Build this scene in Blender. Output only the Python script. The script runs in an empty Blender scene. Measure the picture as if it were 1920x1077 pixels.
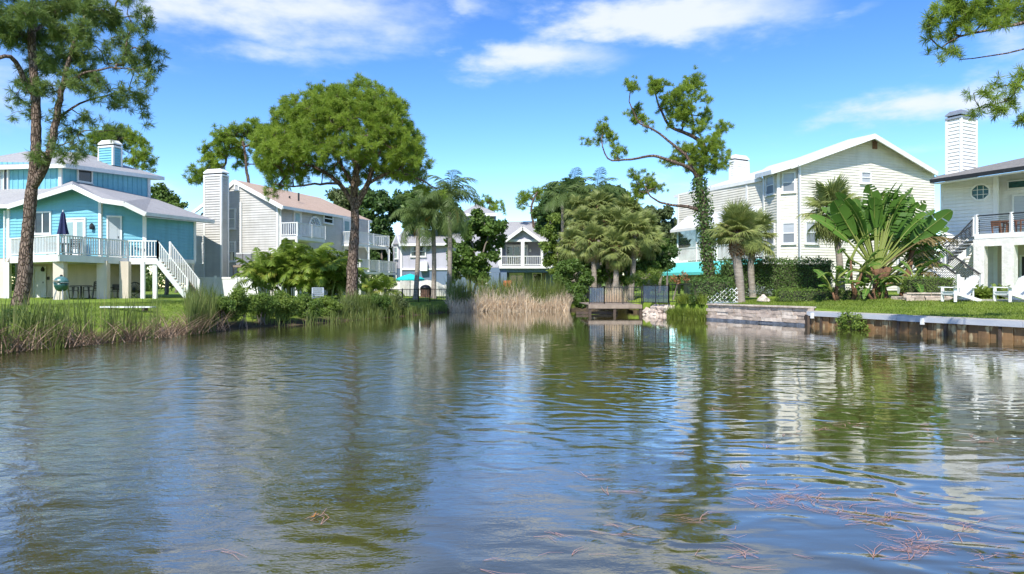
import bpy, math, random
import numpy as np
from mathutils import Vector, Matrix
random.seed(11); rng = np.random.default_rng(11)
sc = bpy.context.scene
col = sc.collection
# ------------------------------------------------------------------ camera
EZ = 1.45; F = 1280.0; CX = 960.0; CY = 538.5          # eye height over the water, focal length of a 1920 px wide picture
cam_d = bpy.data.cameras.new('camera'); cam_d.lens = 24.0; cam_d.sensor_width = 36.0
cam_d.clip_start = 0.05; cam_d.clip_end = 6000
cam = bpy.data.objects.new('camera', cam_d); col.objects.link(cam)
cam.location = (0, 0, EZ); cam.rotation_euler = (math.pi/2, 0, 0); sc.camera = cam
sc.view_settings.view_transform = 'Standard'; sc.view_settings.look = 'None'
sc.view_settings.exposure = 0.82; sc.view_settings.gamma = 1.0; sc.view_settings.use_curve_mapping = False
sc.cycles.max_bounces = 8; sc.cycles.transparent_max_bounces = 8; sc.cycles.sample_clamp_indirect = 6
# ------------------------------------------------------------------ sun and sky
SUN_EL = math.radians(47); SUN_AZ = math.radians(-163)    # azimuth from +Y towards +X: behind the camera, to the left
sd_ = bpy.data.lights.new('sun', 'SUN'); sd_.energy = 3.7; sd_.angle = math.radians(0.53); sd_.color = (1.0, 0.955, 0.87)
sun = bpy.data.objects.new('sun', sd_); col.objects.link(sun)
sv = Vector((math.sin(SUN_AZ)*math.cos(SUN_EL), math.cos(SUN_AZ)*math.cos(SUN_EL), math.sin(SUN_EL)))
sun.rotation_euler = sv.to_track_quat('Z', 'Y').to_euler(); sun.location = (-20, -30, 60)
W = bpy.data.worlds.new('World'); sc.world = W; W.use_nodes = True
def build_world():
    nt = W.node_tree; N = nt.nodes; L = nt.links; N.clear()
    out = N.new('ShaderNodeOutputWorld'); bg = N.new('ShaderNodeBackground'); bg.inputs[1].default_value = 0.15
    sky = N.new('ShaderNodeTexSky'); sky.sky_type = 'NISHITA'; sky.sun_disc = False
    sky.sun_elevation = SUN_EL; sky.sun_rotation = SUN_AZ; sky.altitude = 0; sky.air_density = 1.0; sky.dust_density = 0.0; sky.ozone_density = 2.6
    hs = N.new('ShaderNodeHueSaturation'); hs.inputs['Saturation'].default_value = 1.18; hs.inputs['Value'].default_value = 1.0; hs.inputs['Hue'].default_value = 0.502
    L.new(sky.outputs[0], hs.inputs['Color'])
    tint = N.new('ShaderNodeMix'); tint.data_type = 'RGBA'; tint.blend_type = 'MULTIPLY'; tint.inputs[0].default_value = 1.0; tint.inputs[7].default_value = (.19*.99, .19*.995, .19*1.04, 1); L.new(hs.outputs[0], tint.inputs[6])
    gm = N.new('ShaderNodeGamma'); gm.inputs[1].default_value = 1.28; L.new(tint.outputs[2], gm.inputs[0])
    gk = N.new('ShaderNodeMix'); gk.data_type = 'RGBA'; gk.blend_type = 'MULTIPLY'; gk.inputs[0].default_value = 1.0; gk.inputs[7].default_value = (4.6, 4.6, 4.6, 1); L.new(gm.outputs[0], gk.inputs[6])
    tc = N.new('ShaderNodeTexCoord')
    sep = N.new('ShaderNodeSeparateXYZ'); L.new(tc.outputs['Generated'], sep.inputs[0])
    def math_(op, a, b=None, c=None, clamp=False):
        n = N.new('ShaderNodeMath'); n.operation = op; n.use_clamp = clamp
        for i, v in enumerate((a, b, c)):
            if v is None: continue
            if isinstance(v, (int, float)): n.inputs[i].default_value = v
            else: L.new(v, n.inputs[i])
        return n.outputs[0]
    def vm(op, a, b=None):
        n = N.new('ShaderNodeVectorMath'); n.operation = op
        for i, v in enumerate((a, b)):
            if v is None: continue
            if isinstance(v, tuple): n.inputs[i].default_value = v
            else: L.new(v, n.inputs[i])
        return n
    # flat cloud layer: direction projected on a plane overhead
    zc = math_('MAXIMUM', sep.outputs[2], 0.02)
    zc = math_('ADD', zc, 0.10)
    comb = N.new('ShaderNodeCombineXYZ'); L.new(math_('DIVIDE', sep.outputs[0], zc), comb.inputs[0]); L.new(math_('DIVIDE', sep.outputs[1], zc), comb.inputs[1])
    def noise(vec, scale, detail=6, rough=.55, dist=0.0):
        n = N.new('ShaderNodeTexNoise'); n.inputs['Scale'].default_value = scale; n.inputs['Detail'].default_value = detail
        n.inputs['Roughness'].default_value = rough; n.inputs['Distortion'].default_value = dist; L.new(vec, n.inputs['Vector']); return n
    # angular coordinates for the cloud banks
    az = math_('ARCTAN2', sep.outputs[0], sep.outputs[1])
    el = math_('ARCSINE', sep.outputs[2])
    ang = N.new('ShaderNodeCombineXYZ'); L.new(az, ang.inputs[0]); L.new(el, ang.inputs[1])
    n1 = noise(comb.outputs[0], 1.5, 3, .56, 0)
    mp = vm('MULTIPLY', ang.outputs[0], (1.0, 2.6, 1.0))
    n2 = noise(mp.outputs[0], 9.0, 5.5, .58, 0)
    wv = vm('SUBTRACT', n2.outputs['Color'], (.5, .5, .5)); wv2 = vm('MULTIPLY', wv.outputs[0], (.16, .055, 0))
    angw = vm('ADD', ang.outputs[0], wv2.outputs[0])
    def A(px, py):
        x, z = (px-CX)/F, (CY-py)/F; r = math.hypot(x, 1); return math.atan2(x, 1), math.atan2(z, r)
    banks = [(520, 15, 330, 80, .95), (560, 100, 260, 32, .62), (890, 22, 90, 30, .62), (800, 45, 60, 18, .45), (1010, 108, 190, 36, 1.0), (930, 100, 90, 26, .6), (1260, 35, 260, 42, 1.25), (1300, 60, 110, 28, .9), (1580, 8, 70, 18, .6),
             (1720, 205, 130, 28, 1.0), (1830, 195, 110, 30, .95), (1560, 228, 70, 14, .6), (1290, 345, 90, 26, .9), (570, 345, 120, 20, .5), (330, 350, 60, 18, .55), (1720, 285, 110, 14, .45), (120, 40, 260, 60, .4), (2150, 60, 200, 50, .8), (-150, 150, 220, 60, .8)]
    acc = None
    for px, py, rx, ry, amp in banks:
        a, e = A(px, py)
        d = vm('SUBTRACT', angw.outputs[0], (a, e, 0)); d = vm('MULTIPLY', d.outputs[0], (F/rx*.95, F/ry*.95, 0))
        dd = vm('DOT_PRODUCT', d.outputs[0], d.outputs[0]).outputs['Value']
        g = math_('MULTIPLY', math_('POWER', 2.718, math_('MULTIPLY', dd, -1.0)), amp)
        acc = g if acc is None else math_('MAXIMUM', acc, g)
    # the open sky elsewhere carries the same scattered cumulus
    front = N.new('ShaderNodeMapRange'); L.new(sep.outputs[1], front.inputs['Value']); front.inputs['From Min'].default_value = .45; front.inputs['From Max'].default_value = .7
    elr = N.new('ShaderNodeMapRange'); L.new(el, elr.inputs['Value']); elr.inputs['From Min'].default_value = .5; elr.inputs['From Max'].default_value = .42
    inview = math_('MULTIPLY', front.outputs[0], elr.outputs[0])
    gen = N.new('ShaderNodeMapRange'); L.new(n1.outputs['Fac'], gen.inputs['Value']); gen.inputs['From Min'].default_value = .47; gen.inputs['From Max'].default_value = .62; gen.inputs['To Max'].default_value = .9
    mixd = N.new('ShaderNodeMix'); mixd.data_type = 'FLOAT'; L.new(inview, mixd.inputs['Factor']); L.new(gen.outputs[0], mixd.inputs[2]); L.new(acc, mixd.inputs[3])
    dens = math_('ADD', mixd.outputs[0], math_('MULTIPLY', math_('SUBTRACT', n2.outputs['Fac'], .5), 1.5))
    cm = N.new('ShaderNodeMapRange'); cm.interpolation_type = 'SMOOTHSTEP'; L.new(dens, cm.inputs['Value']); cm.inputs['From Min'].default_value = .22; cm.inputs['From Max'].default_value = 1.15; cm.inputs['To Max'].default_value = .92
    hz = N.new('ShaderNodeMapRange'); L.new(el, hz.inputs['Value']); hz.inputs['From Min'].default_value = .02; hz.inputs['From Max'].default_value = .1
    cmask = math_('MULTIPLY', cm.outputs[0], hz.outputs[0])
    ccol = N.new('ShaderNodeMix'); ccol.data_type = 'RGBA'; L.new(cm.outputs[0], ccol.inputs['Factor'])
    ccol.inputs[6].default_value = (2.85, 3.55, 4.75, 1); ccol.inputs[7].default_value = (3.6, 3.8, 4.2, 1)
    mx = N.new('ShaderNodeMix'); mx.data_type = 'RGBA'; L.new(cmask, mx.inputs['Factor']); L.new(gk.outputs[2], mx.inputs[6]); L.new(ccol.outputs[2], mx.inputs[7])
    L.new(mx.outputs[2], bg.inputs[0]); L.new(bg.outputs[0], out.inputs[0])
build_world()
W.cycles.sampling_method = 'MANUAL'; W.cycles.sample_map_resolution = 256

# ------------------------------------------------------------------ helpers
def at(px, py, d): return Vector(((px-CX)/F*d, d, EZ-(py-CY)/F*d))
def gx(px, d): return ((px-CX)/F*d, d)
def put(o, label, cat=None, group=None, kind=None):
    if label: o['label'] = label
    if cat: o['category'] = cat
    if group: o['group'] = group
    if kind: o['kind'] = kind
    return o
def thing(name, loc, label, cat, group=None):
    o = bpy.data.objects.new(name, None); col.objects.link(o); o.location = loc; o.empty_display_size = .3
    return put(o, label, cat, group)
def origin(o):
    v = Vector((0, 0, 0))
    while o: v += o.location; o = o.parent
    return v
def link_mesh(name, verts, faces, mat, parent=None, smooth=False, loc=None):
    off = origin(parent) if parent else Vector(loc or (0, 0, 0))
    me = bpy.data.meshes.new(name)
    o3 = off
    me.from_pydata([(v[0]-o3[0], v[1]-o3[1], v[2]-o3[2]) for v in verts], [], faces); 
    if smooth: me.polygons.foreach_set('use_smooth', [True]*len(me.polygons))
    me.update()
    o = bpy.data.objects.new(name, me); col.objects.link(o)
    if mat: me.materials.append(mat)
    if parent: o.parent = parent
    else: o.location = off
    return o
def np_mesh(name, V, Fc, mat, parent=None, attr=None, smooth=False, loc=None):
    """V (n,3) float, Fc (m,k) int, all faces with k corners; attr: per-vertex float 'var'"""
    off = np.array(origin(parent) if parent else (loc or (0, 0, 0)), dtype=np.float32)
    V = (np.asarray(V, dtype=np.float32)-off).astype(np.float32); Fc = np.asarray(Fc, dtype=np.int32)
    me = bpy.data.meshes.new(name); m, k = Fc.shape
    me.vertices.add(len(V)); me.vertices.foreach_set('co', V.ravel())
    me.loops.add(m*k); me.loops.foreach_set('vertex_index', Fc.ravel())
    me.polygons.add(m); me.polygons.foreach_set('loop_start', np.arange(0, m*k, k, dtype=np.int32)); me.polygons.foreach_set('loop_total', np.full(m, k, dtype=np.int32))
    if smooth: me.polygons.foreach_set('use_smooth', np.ones(m, dtype=bool))
    if attr is not None:
        a = me.attributes.new('var', 'FLOAT', 'POINT'); a.data.foreach_set('value', np.asarray(attr, dtype=np.float32))
    me.update(calc_edges=True); 
    o = bpy.data.objects.new(name, me); col.objects.link(o)
    if mat: me.materials.append(mat)
    if parent: o.parent = parent
    else: o.location = Vector(off)
    return o
def inst(o, parent, M4, name=None):
    """copy of a mesh object under parent, M4 in world space"""
    c = o.copy(); col.objects.link(c); c.parent = parent
    c.matrix_basis = Matrix.Translation(-origin(parent)) @ M4
    return c
class MB:
    def __init__(s): s.v = []; s.f = []
    def add(s, v, f): n = len(s.v); s.v += [tuple(p) for p in v]; s.f += [tuple(i+n for i in q) for q in f]; return s
    def box(s, c, size, rz=0.0, t=None):
        hx, hy, hz = size[0]/2, size[1]/2, size[2]/2; ca, sa = math.cos(rz), math.sin(rz); P = []
        for z in (-hz, hz):
            for x, y in ((-hx, -hy), (hx, -hy), (hx, hy), (-hx, hy)): P.append((c[0]+x*ca-y*sa, c[1]+x*sa+y*ca, c[2]+z))
        return s.add(P, [(3, 2, 1, 0), (4, 5, 6, 7), (0, 1, 5, 4), (1, 2, 6, 5), (2, 3, 7, 6), (3, 0, 4, 7)])
    def bar(s, p, q, w, h, up=(0, 0, 1)):
        p = Vector(p); q = Vector(q); d = (q-p).normalized(); u = Vector(up)
        if abs(d.dot(u)) > .98: u = Vector((0, 1, 0))
        sdv = d.cross(u).normalized(); uv = sdv.cross(d).normalized(); P = []
        for e in (p, q):
            for a, b in ((-1, -1), (1, -1), (1, 1), (-1, 1)): P.append(e+sdv*(a*w/2)+uv*(b*h/2))
        return s.add(P, [(3, 2, 1, 0), (4, 5, 6, 7), (0, 1, 5, 4), (1, 2, 6, 5), (2, 3, 7, 6), (3, 0, 4, 7)])
    def slab(s, pts, ext):
        n = len(pts); e = Vector(ext); P = [Vector(p) for p in pts]; P += [p+e for p in P]
        f = [tuple(range(n)), tuple(range(2*n-1, n-1, -1))]
        for i in range(n): j = (i+1) % n; f.append((j, i, i+n, j+n))
        return s.add(P, f)
    def tube(s, path, rad, n=8, cap=True):
        path = [Vector(p) for p in path]; b = len(s.v); prev = None
        for i, p in enumerate(path):
            d = (path[min(i+1, len(path)-1)]-path[max(i-1, 0)])
            d = d.normalized() if d.length > 1e-6 else Vector((0, 0, 1))
            a = prev if prev is not None else (Vector((1, 0, 0)) if abs(d.x) < .9 else Vector((0, 1, 0)))
            a = (a-d*a.dot(d)).normalized(); c = d.cross(a); prev = a
            r = rad[i] if hasattr(rad, '__len__') else rad
            for k in range(n): t = 2*math.pi*k/n; s.v.append(tuple(p+a*(r*math.cos(t))+c*(r*math.sin(t))))
        for i in range(len(path)-1):
            for k in range(n):
                k2 = (k+1) % n; s.f.append((b+i*n+k, b+i*n+k2, b+(i+1)*n+k2, b+(i+1)*n+k))
        if cap: s.f.append(tuple(b+k for k in range(n-1, -1, -1))); e = b+(len(path)-1)*n; s.f.append(tuple(e+k for k in range(n)))
        return s
    def lathe(s, c, prof, n=16):
        return s.tube([(c[0], c[1], c[2]+z) for r, z in prof], [max(r, 1e-3) for r, z in prof], n)
    def build(s, name, mat, parent=None, smooth=False, loc=None): return link_mesh(name, s.v, s.f, mat, parent, smooth, loc)
# ------------------------------------------------------------------ materials
def nodes_of(m): m.use_nodes = True; nt = m.node_tree; return nt, nt.nodes, nt.links, nt.nodes['Principled BSDF']
def M(name, c, rough=.6, c2=None, vs=2.0, vstretch=(1, 1, 1), bump=0.0, bs=40.0, bstretch=(1, 1, 1), metal=0.0, spec=.4, lo=.35, hi=.7, detail=5):
    m = bpy.data.materials.new(name); nt, N, L, b = nodes_of(m)
    b.inputs['Roughness'].default_value = rough; b.inputs['Metallic'].default_value = metal; b.inputs['Specular IOR Level'].default_value = spec
    if c2 is None: c2 = tuple(x*.82 for x in c)
    g = N.new('ShaderNodeNewGeometry'); mp = N.new('ShaderNodeMapping'); L.new(g.outputs['Position'], mp.inputs[0]); mp.inputs['Scale'].default_value = vstretch
    n = N.new('ShaderNodeTexNoise'); n.inputs['Scale'].default_value = vs; n.inputs['Detail'].default_value = detail; n.inputs['Roughness'].default_value = .6; L.new(mp.outputs[0], n.inputs['Vector'])
    r = N.new('ShaderNodeMapRange'); L.new(n.outputs['Fac'], r.inputs['Value']); r.inputs['From Min'].default_value = lo; r.inputs['From Max'].default_value = hi
    mx = N.new('ShaderNodeMix'); mx.data_type = 'RGBA'; L.new(r.outputs[0], mx.inputs['Factor']); mx.inputs[6].default_value = (*c, 1); mx.inputs[7].default_value = (*c2, 1)
    L.new(mx.outputs[2], b.inputs['Base Color'])
    if bump:
        mb = N.new('ShaderNodeMapping'); L.new(g.outputs['Position'], mb.inputs[0]); mb.inputs['Scale'].default_value = bstretch
        n2 = N.new('ShaderNodeTexNoise'); n2.inputs['Scale'].default_value = bs; n2.inputs['Detail'].default_value = 4; L.new(mb.outputs[0], n2.inputs['Vector'])
        bp = N.new('ShaderNodeBump'); bp.inputs['Strength'].default_value = 1.0; bp.inputs['Distance'].default_value = bump; L.new(n2.outputs['Fac'], bp.inputs['Height']); L.new(bp.outputs[0], b.inputs['Normal'])
    return m
def leafmat(name, cd, cl, cx=None, trans=.35, rough=.5, spec=.35, objvar=0.0):
    """foliage: dark to light by 'var' and by leaf, some leaves of a third colour, light shining through"""
    m = bpy.data.materials.new(name); nt, N, L, b = nodes_of(m)
    at_ = N.new('ShaderNodeAttribute'); at_.attribute_name = 'var'
    g = N.new('ShaderNodeNewGeometry')
    a = N.new('ShaderNodeMath'); a.operation = 'MULTIPLY_ADD'; L.new(g.outputs['Random Per Island'], a.inputs[0]); a.inputs[1].default_value = .45; L.new(at_.outputs['Fac'], a.inputs[2])
    last = a.outputs[0]
    if objvar:
        oi = N.new('ShaderNodeObjectInfo'); a2 = N.new('ShaderNodeMath'); a2.operation = 'MULTIPLY_ADD'; L.new(oi.outputs['Random'], a2.inputs[0]); a2.inputs[1].default_value = objvar; L.new(last, a2.inputs[2]); last = a2.outputs[0]
    r = N.new('ShaderNodeMapRange'); L.new(last, r.inputs['Value']); r.inputs['From Min'].default_value = .1; r.inputs['From Max'].default_value = 1.3
    cr = N.new('ShaderNodeValToRGB'); L.new(r.outputs[0], cr.inputs[0]); e = cr.color_ramp.elements
    e[0].color = (*cd, 1); e[1].color = (*cl, 1); e[1].position = .85 if cx else 1.0
    if cx: k = e.new(.97); k.color = (*cx, 1)
    L.new(cr.outputs[0], b.inputs['Base Color']); b.inputs['Roughness'].default_value = rough; b.inputs['Specular IOR Level'].default_value = spec
    t = N.new('ShaderNodeBsdfTranslucent'); L.new(cr.outputs[0], t.inputs[0])
    ms = N.new('ShaderNodeMixShader'); ms.inputs[0].default_value = trans; L.new(b.outputs[0], ms.inputs[1]); L.new(t.outputs[0], ms.inputs[2]); L.new(ms.outputs[0], N['Material Output'].inputs[0])
    return m
def shingle(name, c, c2, c3):
    m = M(name, c, .9, c2, 1.3, lo=.3, hi=.75); nt, N, L, b = nodes_of(m)
    g = N.new('ShaderNodeNewGeometry'); br = N.new('ShaderNodeTexNoise'); br.inputs['Scale'].default_value = 9; br.inputs['Detail'].default_value = 3
    mp = N.new('ShaderNodeMapping'); mp.inputs['Scale'].default_value = (1, 1, 2.5); L.new(g.outputs['Position'], mp.inputs[0]); L.new(mp.outputs[0], br.inputs['Vector'])
    src = b.inputs['Base Color'].links[0].from_socket
    mx = N.new('ShaderNodeMix'); mx.data_type = 'RGBA'; r = N.new('ShaderNodeMapRange'); r.inputs['From Min'].default_value = .45; r.inputs['From Max'].default_value = .7; L.new(br.outputs['Fac'], r.inputs['Value'])
    L.new(r.outputs[0], mx.inputs['Factor']); L.new(src, mx.inputs[6]); mx.inputs[7].default_value = (*c3, 1); L.new(mx.outputs[2], b.inputs['Base Color'])
    sp = N.new('ShaderNodeSeparateXYZ'); L.new(g.outputs['Position'], sp.inputs[0])
    w = N.new('ShaderNodeMath'); w.operation = 'FRACT'; w2 = N.new('ShaderNodeMath'); w2.operation = 'MULTIPLY'; w2.inputs[1].default_value = 1/.075; L.new(sp.outputs[2], w2.inputs[0]); L.new(w2.outputs[0], w.inputs[0])
    ad = N.new('ShaderNodeMath'); ad.operation = 'MULTIPLY_ADD'; L.new(br.outputs['Fac'], ad.inputs[0]); ad.inputs[1].default_value = .8; L.new(w.outputs[0], ad.inputs[2])
    bp = N.new('ShaderNodeBump'); bp.inputs['Distance'].default_value = .02; L.new(ad.outputs[0], bp.inputs['Height']); L.new(bp.outputs[0], b.inputs['Normal'])
    return m
def glassmat(name, c, rough=.04): 
    m = M(name, c, rough, tuple(x*.6 for x in c), .8, spec=.8); return m
mt = {}
mt['white'] = M('white_paint', (.80, .80, .78), .45, (.70, .70, .67), 1.5, bump=.002, bs=25)
mt['blue'] = M('blue_paint', (.19, .47, .575), .55, (.16, .42, .53), 1.2, vstretch=(1, 1, 5), bump=.003, bs=30)
mt['cream_wall'] = M('cream_stucco', (.68, .60, .50), .8, (.60, .52, .42), .8, bump=.004, bs=60)
mt['grey_siding'] = M('grey_siding', (.56, .545, .515), .6, (.45, .435, .40), .7, vstretch=(1, 1, 1.6), bump=.003, bs=30)
mt['cream_siding'] = M('cream_siding', (.77, .735, .64), .55, (.64, .60, .50), .6, vstretch=(1, 1, 1.6), bump=.003, bs=30)
mt['white_siding'] = M('white_siding', (.82, .81, .78), .5, (.73, .72, .68), .7, vstretch=(1, 1, 5), bump=.003, bs=30)
mt['lav'] = M('lavender_stucco', (.47, .46, .52), .8, (.42, .41, .47), .6, bump=.004, bs=50)
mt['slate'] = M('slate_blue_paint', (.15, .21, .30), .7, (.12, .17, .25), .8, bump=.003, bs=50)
mt['stone_paint'] = M('white_painted_block', (.78, .76, .72), .8, (.62, .59, .54), 3.5, bump=.02, bs=9)
mt['beige'] = M('beige_stucco', (.62, .57, .49), .85, (.55, .5, .43), .8, bump=.004, bs=50)
mt['roof_grey'] = shingle('grey_shingle', (.33, .325, .33), (.27, .265, .27), (.40, .39, .385))
mt['roof_tan'] = shingle('tan_shingle', (.50, .36, .27), (.42, .30, .225), (.57, .43, .33))
mt['roof_dark'] = shingle('weathered_shingle', (.20, .19, .18), (.14, .135, .13), (.27, .25, .22))
mt['roof_white'] = M('white_metal_roof', (.80, .81, .82), .35, (.70, .71, .72), .8, spec=.5)
mt['black'] = M('black_metal', (.015, .016, .018), .4, (.03, .03, .03), 6)
mt['glass'] = glassmat('window_glass', (.02, .028, .035))
mt['glass_teal'] = M('teal_window_glass', (.02, .10, .10), .12, (.01, .05, .05), 3, spec=.35)
mt['blind'] = M('window_blind', (.42, .44, .46), .25, (.34, .36, .39), .7, vstretch=(1, 1, 14), spec=.7)
mt['blind_grey'] = M('grey_window_screen', (.20, .22, .24), .3, (.15, .17, .19), 1.0, spec=.7)
mt['doorpane'] = M('frosted_door_glass', (.30, .42, .42), .15, (.2, .32, .33), 1.5, spec=.7)
mt['doorgrey'] = M('grey_shade', (.42, .47, .49), .4, (.36, .41, .43), .8)
mt['navy'] = M('navy_canvas', (.012, .018, .07), .8, (.02, .03, .1), 8, bump=.01, bs=14)
mt['teal'] = M('teal_awning_canvas', (.13, .60, .58), .7, (.10, .50, .49), 1.2, bump=.01, bs=3)
mt['turq'] = M('turquoise_canvas', (.02, .60, .58), .7, (.015, .48, .47), 2)
mt['metal'] = M('galvanised_metal', (.42, .44, .46), .4, (.34, .36, .38), 4, metal=.6)
mt['hvac'] = M('grey_enamel', (.30, .29, .30), .5, (.24, .23, .24), 3)
mt['wood'] = M('weathered_wood', (.33, .26, .20), .8, (.20, .155, .12), 4, vstretch=(1, 1, .4), bump=.006, bs=30)
mt['wood_dark'] = M('dark_wet_wood', (.10, .07, .05), .8, (.05, .035, .028), 5, bump=.01, bs=20)
mt['wood_red'] = M('reddish_wood', (.36, .15, .07), .7, (.25, .10, .05), 5, vstretch=(1, 1, .4), bump=.006, bs=30)
mt['rattan'] = M('brown_rattan', (.22, .10, .055), .7, (.12, .055, .03), 20, bump=.01, bs=60)
mt['darkwood'] = M('dark_patio_furniture', (.05, .04, .035), .5, (.09, .075, .06), 8)
mt['grill'] = M('green_ceramic', (.012, .06, .05), .25, (.02, .09, .075), 8, bump=.006, bs=60, spec=.6)
mt['grill_lid'] = M('pale_green_ceramic_glaze', (.10, .22, .22), .25, (.06, .15, .15), 8, bump=.006, bs=60, spec=.6)
mt['brick'] = M('red_brown_brick', (.26, .14, .10), .85, (.20, .11, .08), 6, bump=.01, bs=25)
mt['conc'] = M('pale_concrete', (.50, .47, .42), .85, (.38, .35, .31), 2.0, bump=.006, bs=20)
mt['cap'] = M('grey_painted_cap', (.40, .42, .46), .6, (.52, .53, .55), 1.2, vstretch=(1, 1, 6), bump=.004, bs=20)
mt['orange'] = M('orange_plastic', (.55, .18, .08), .5, (.45, .14, .06), 5)

def weather(m, dirt, amount=.35):
    """rain streaks and faint mildew running down a painted wall"""
    nt, N, L, b = nodes_of(m); g = N.new('ShaderNodeNewGeometry'); mp = N.new('ShaderNodeMapping'); mp.inputs['Scale'].default_value = (2.6, 2.6, .22); L.new(g.outputs['Position'], mp.inputs[0])
    n = N.new('ShaderNodeTexNoise'); n.inputs['Scale'].default_value = 1.0; n.inputs['Detail'].default_value = 6; n.inputs['Roughness'].default_value = .65; L.new(mp.outputs[0], n.inputs['Vector'])
    r = N.new('ShaderNodeMapRange'); L.new(n.outputs['Fac'], r.inputs['Value']); r.inputs['From Min'].default_value = .48; r.inputs['From Max'].default_value = .75; r.inputs['To Max'].default_value = amount
    mx = N.new('ShaderNodeMix'); mx.data_type = 'RGBA'; L.new(r.outputs[0], mx.inputs['Factor']); L.new(b.inputs['Base Color'].links[0].from_socket, mx.inputs[6]); mx.inputs[7].default_value = (*dirt, 1); L.new(mx.outputs[2], b.inputs['Base Color'])
for k, c, a in (('blue', (.10, .27, .32), .5), ('grey_siding', (.30, .28, .24), .3), ('cream_siding', (.42, .39, .30), .28), ('white_siding', (.50, .49, .44), .4), ('lav', (.30, .29, .32), .4), ('cream_wall', (.42, .36, .28), .45), ('stone_paint', (.42, .39, .33), .5), ('beige', (.42, .38, .31), .4), ('white', (.55, .54, .50), .35), ('roof_white', (.55, .55, .53), .4)): weather(mt[k], c, a)
# ------------------------------------------------------------------ the pond and its banks
POND = np.array([(-14, -6), (-13, 5), (-11.6, 11), (-11.3, 15.0), (-10.9, 16.6), (-10.1, 18.3), (-10.0, 20.3), (-9.97, 22.8), (-9.2, 24.6), (-8.1, 26), (-7.2, 28.8), (-5.95, 31.7), (-4.7, 35.4),
                 (-3.5, 39.2), (-1.9, 41), (3.2, 41.8), (4.6, 42.5), (6.5, 41), (7.2, 35.6), (7.75, 33.4), (8.62, 30.2), (11.0, 25.4), (13.65, 18.2), (17.6, 7.5), (21, -6)], dtype=float)
WALL_FROM = 17                                            # edges from here on are walled, the others are soft banks
def pond_sd(x, y):
    x = np.asarray(x, float); y = np.asarray(y, float); best = np.full(x.shape, 1e9); idx = np.zeros(x.shape, int); inside = np.zeros(x.shape, bool)
    n = len(POND)
    for i in range(n):
        a = POND[i]; b = POND[(i+1) % n]; d = b-a
        t = np.clip(((x-a[0])*d[0]+(y-a[1])*d[1])/(d@d), 0, 1); q = np.hypot(x-a[0]-t*d[0], y-a[1]-t*d[1])
        m = q < best; best[m] = q[m]; idx[m] = i
        c = ((a[1] > y) != (b[1] > y)); 
        with np.errstate(divide='ignore', invalid='ignore'):
            xi = a[0]+(y-a[1])*(b[0]-a[0])/(b[1]-a[1] if b[1] != a[1] else 1e-9)
        inside ^= c & (x < xi)
    return np.where(inside, -best, best), idx
def sm(t): t = np.clip(t, 0, 1); return t*t*(3-2*t)
def gz(x, y):
    sc_ = np.ndim(x) == 0
    x = np.atleast_1d(np.asarray(x, float)); y = np.atleast_1d(np.asarray(y, float)); s, i = pond_sd(x, y)
    soft = np.where(s < 0, np.maximum(-.9, .55*s), .34*sm(s/1.3)*1.0+.40*sm((s-.7)/5)+.06*sm((s-6)/6))
    wl = np.where(s < .26, -.9, .49+.16*sm((y-22.5)/4)+.29*sm(s/6.5)+.16*sm((s-6)/8))
    z = np.where((i >= WALL_FROM) & (i < len(POND)-1), wl, soft)
    z = z+np.where(s > 1, .02*np.sin(x*1.3+.7*y)*np.sin(y*.9-.4*x)*sm((s-1)/2), 0)
    return float(z[0]) if sc_ else z
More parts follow.
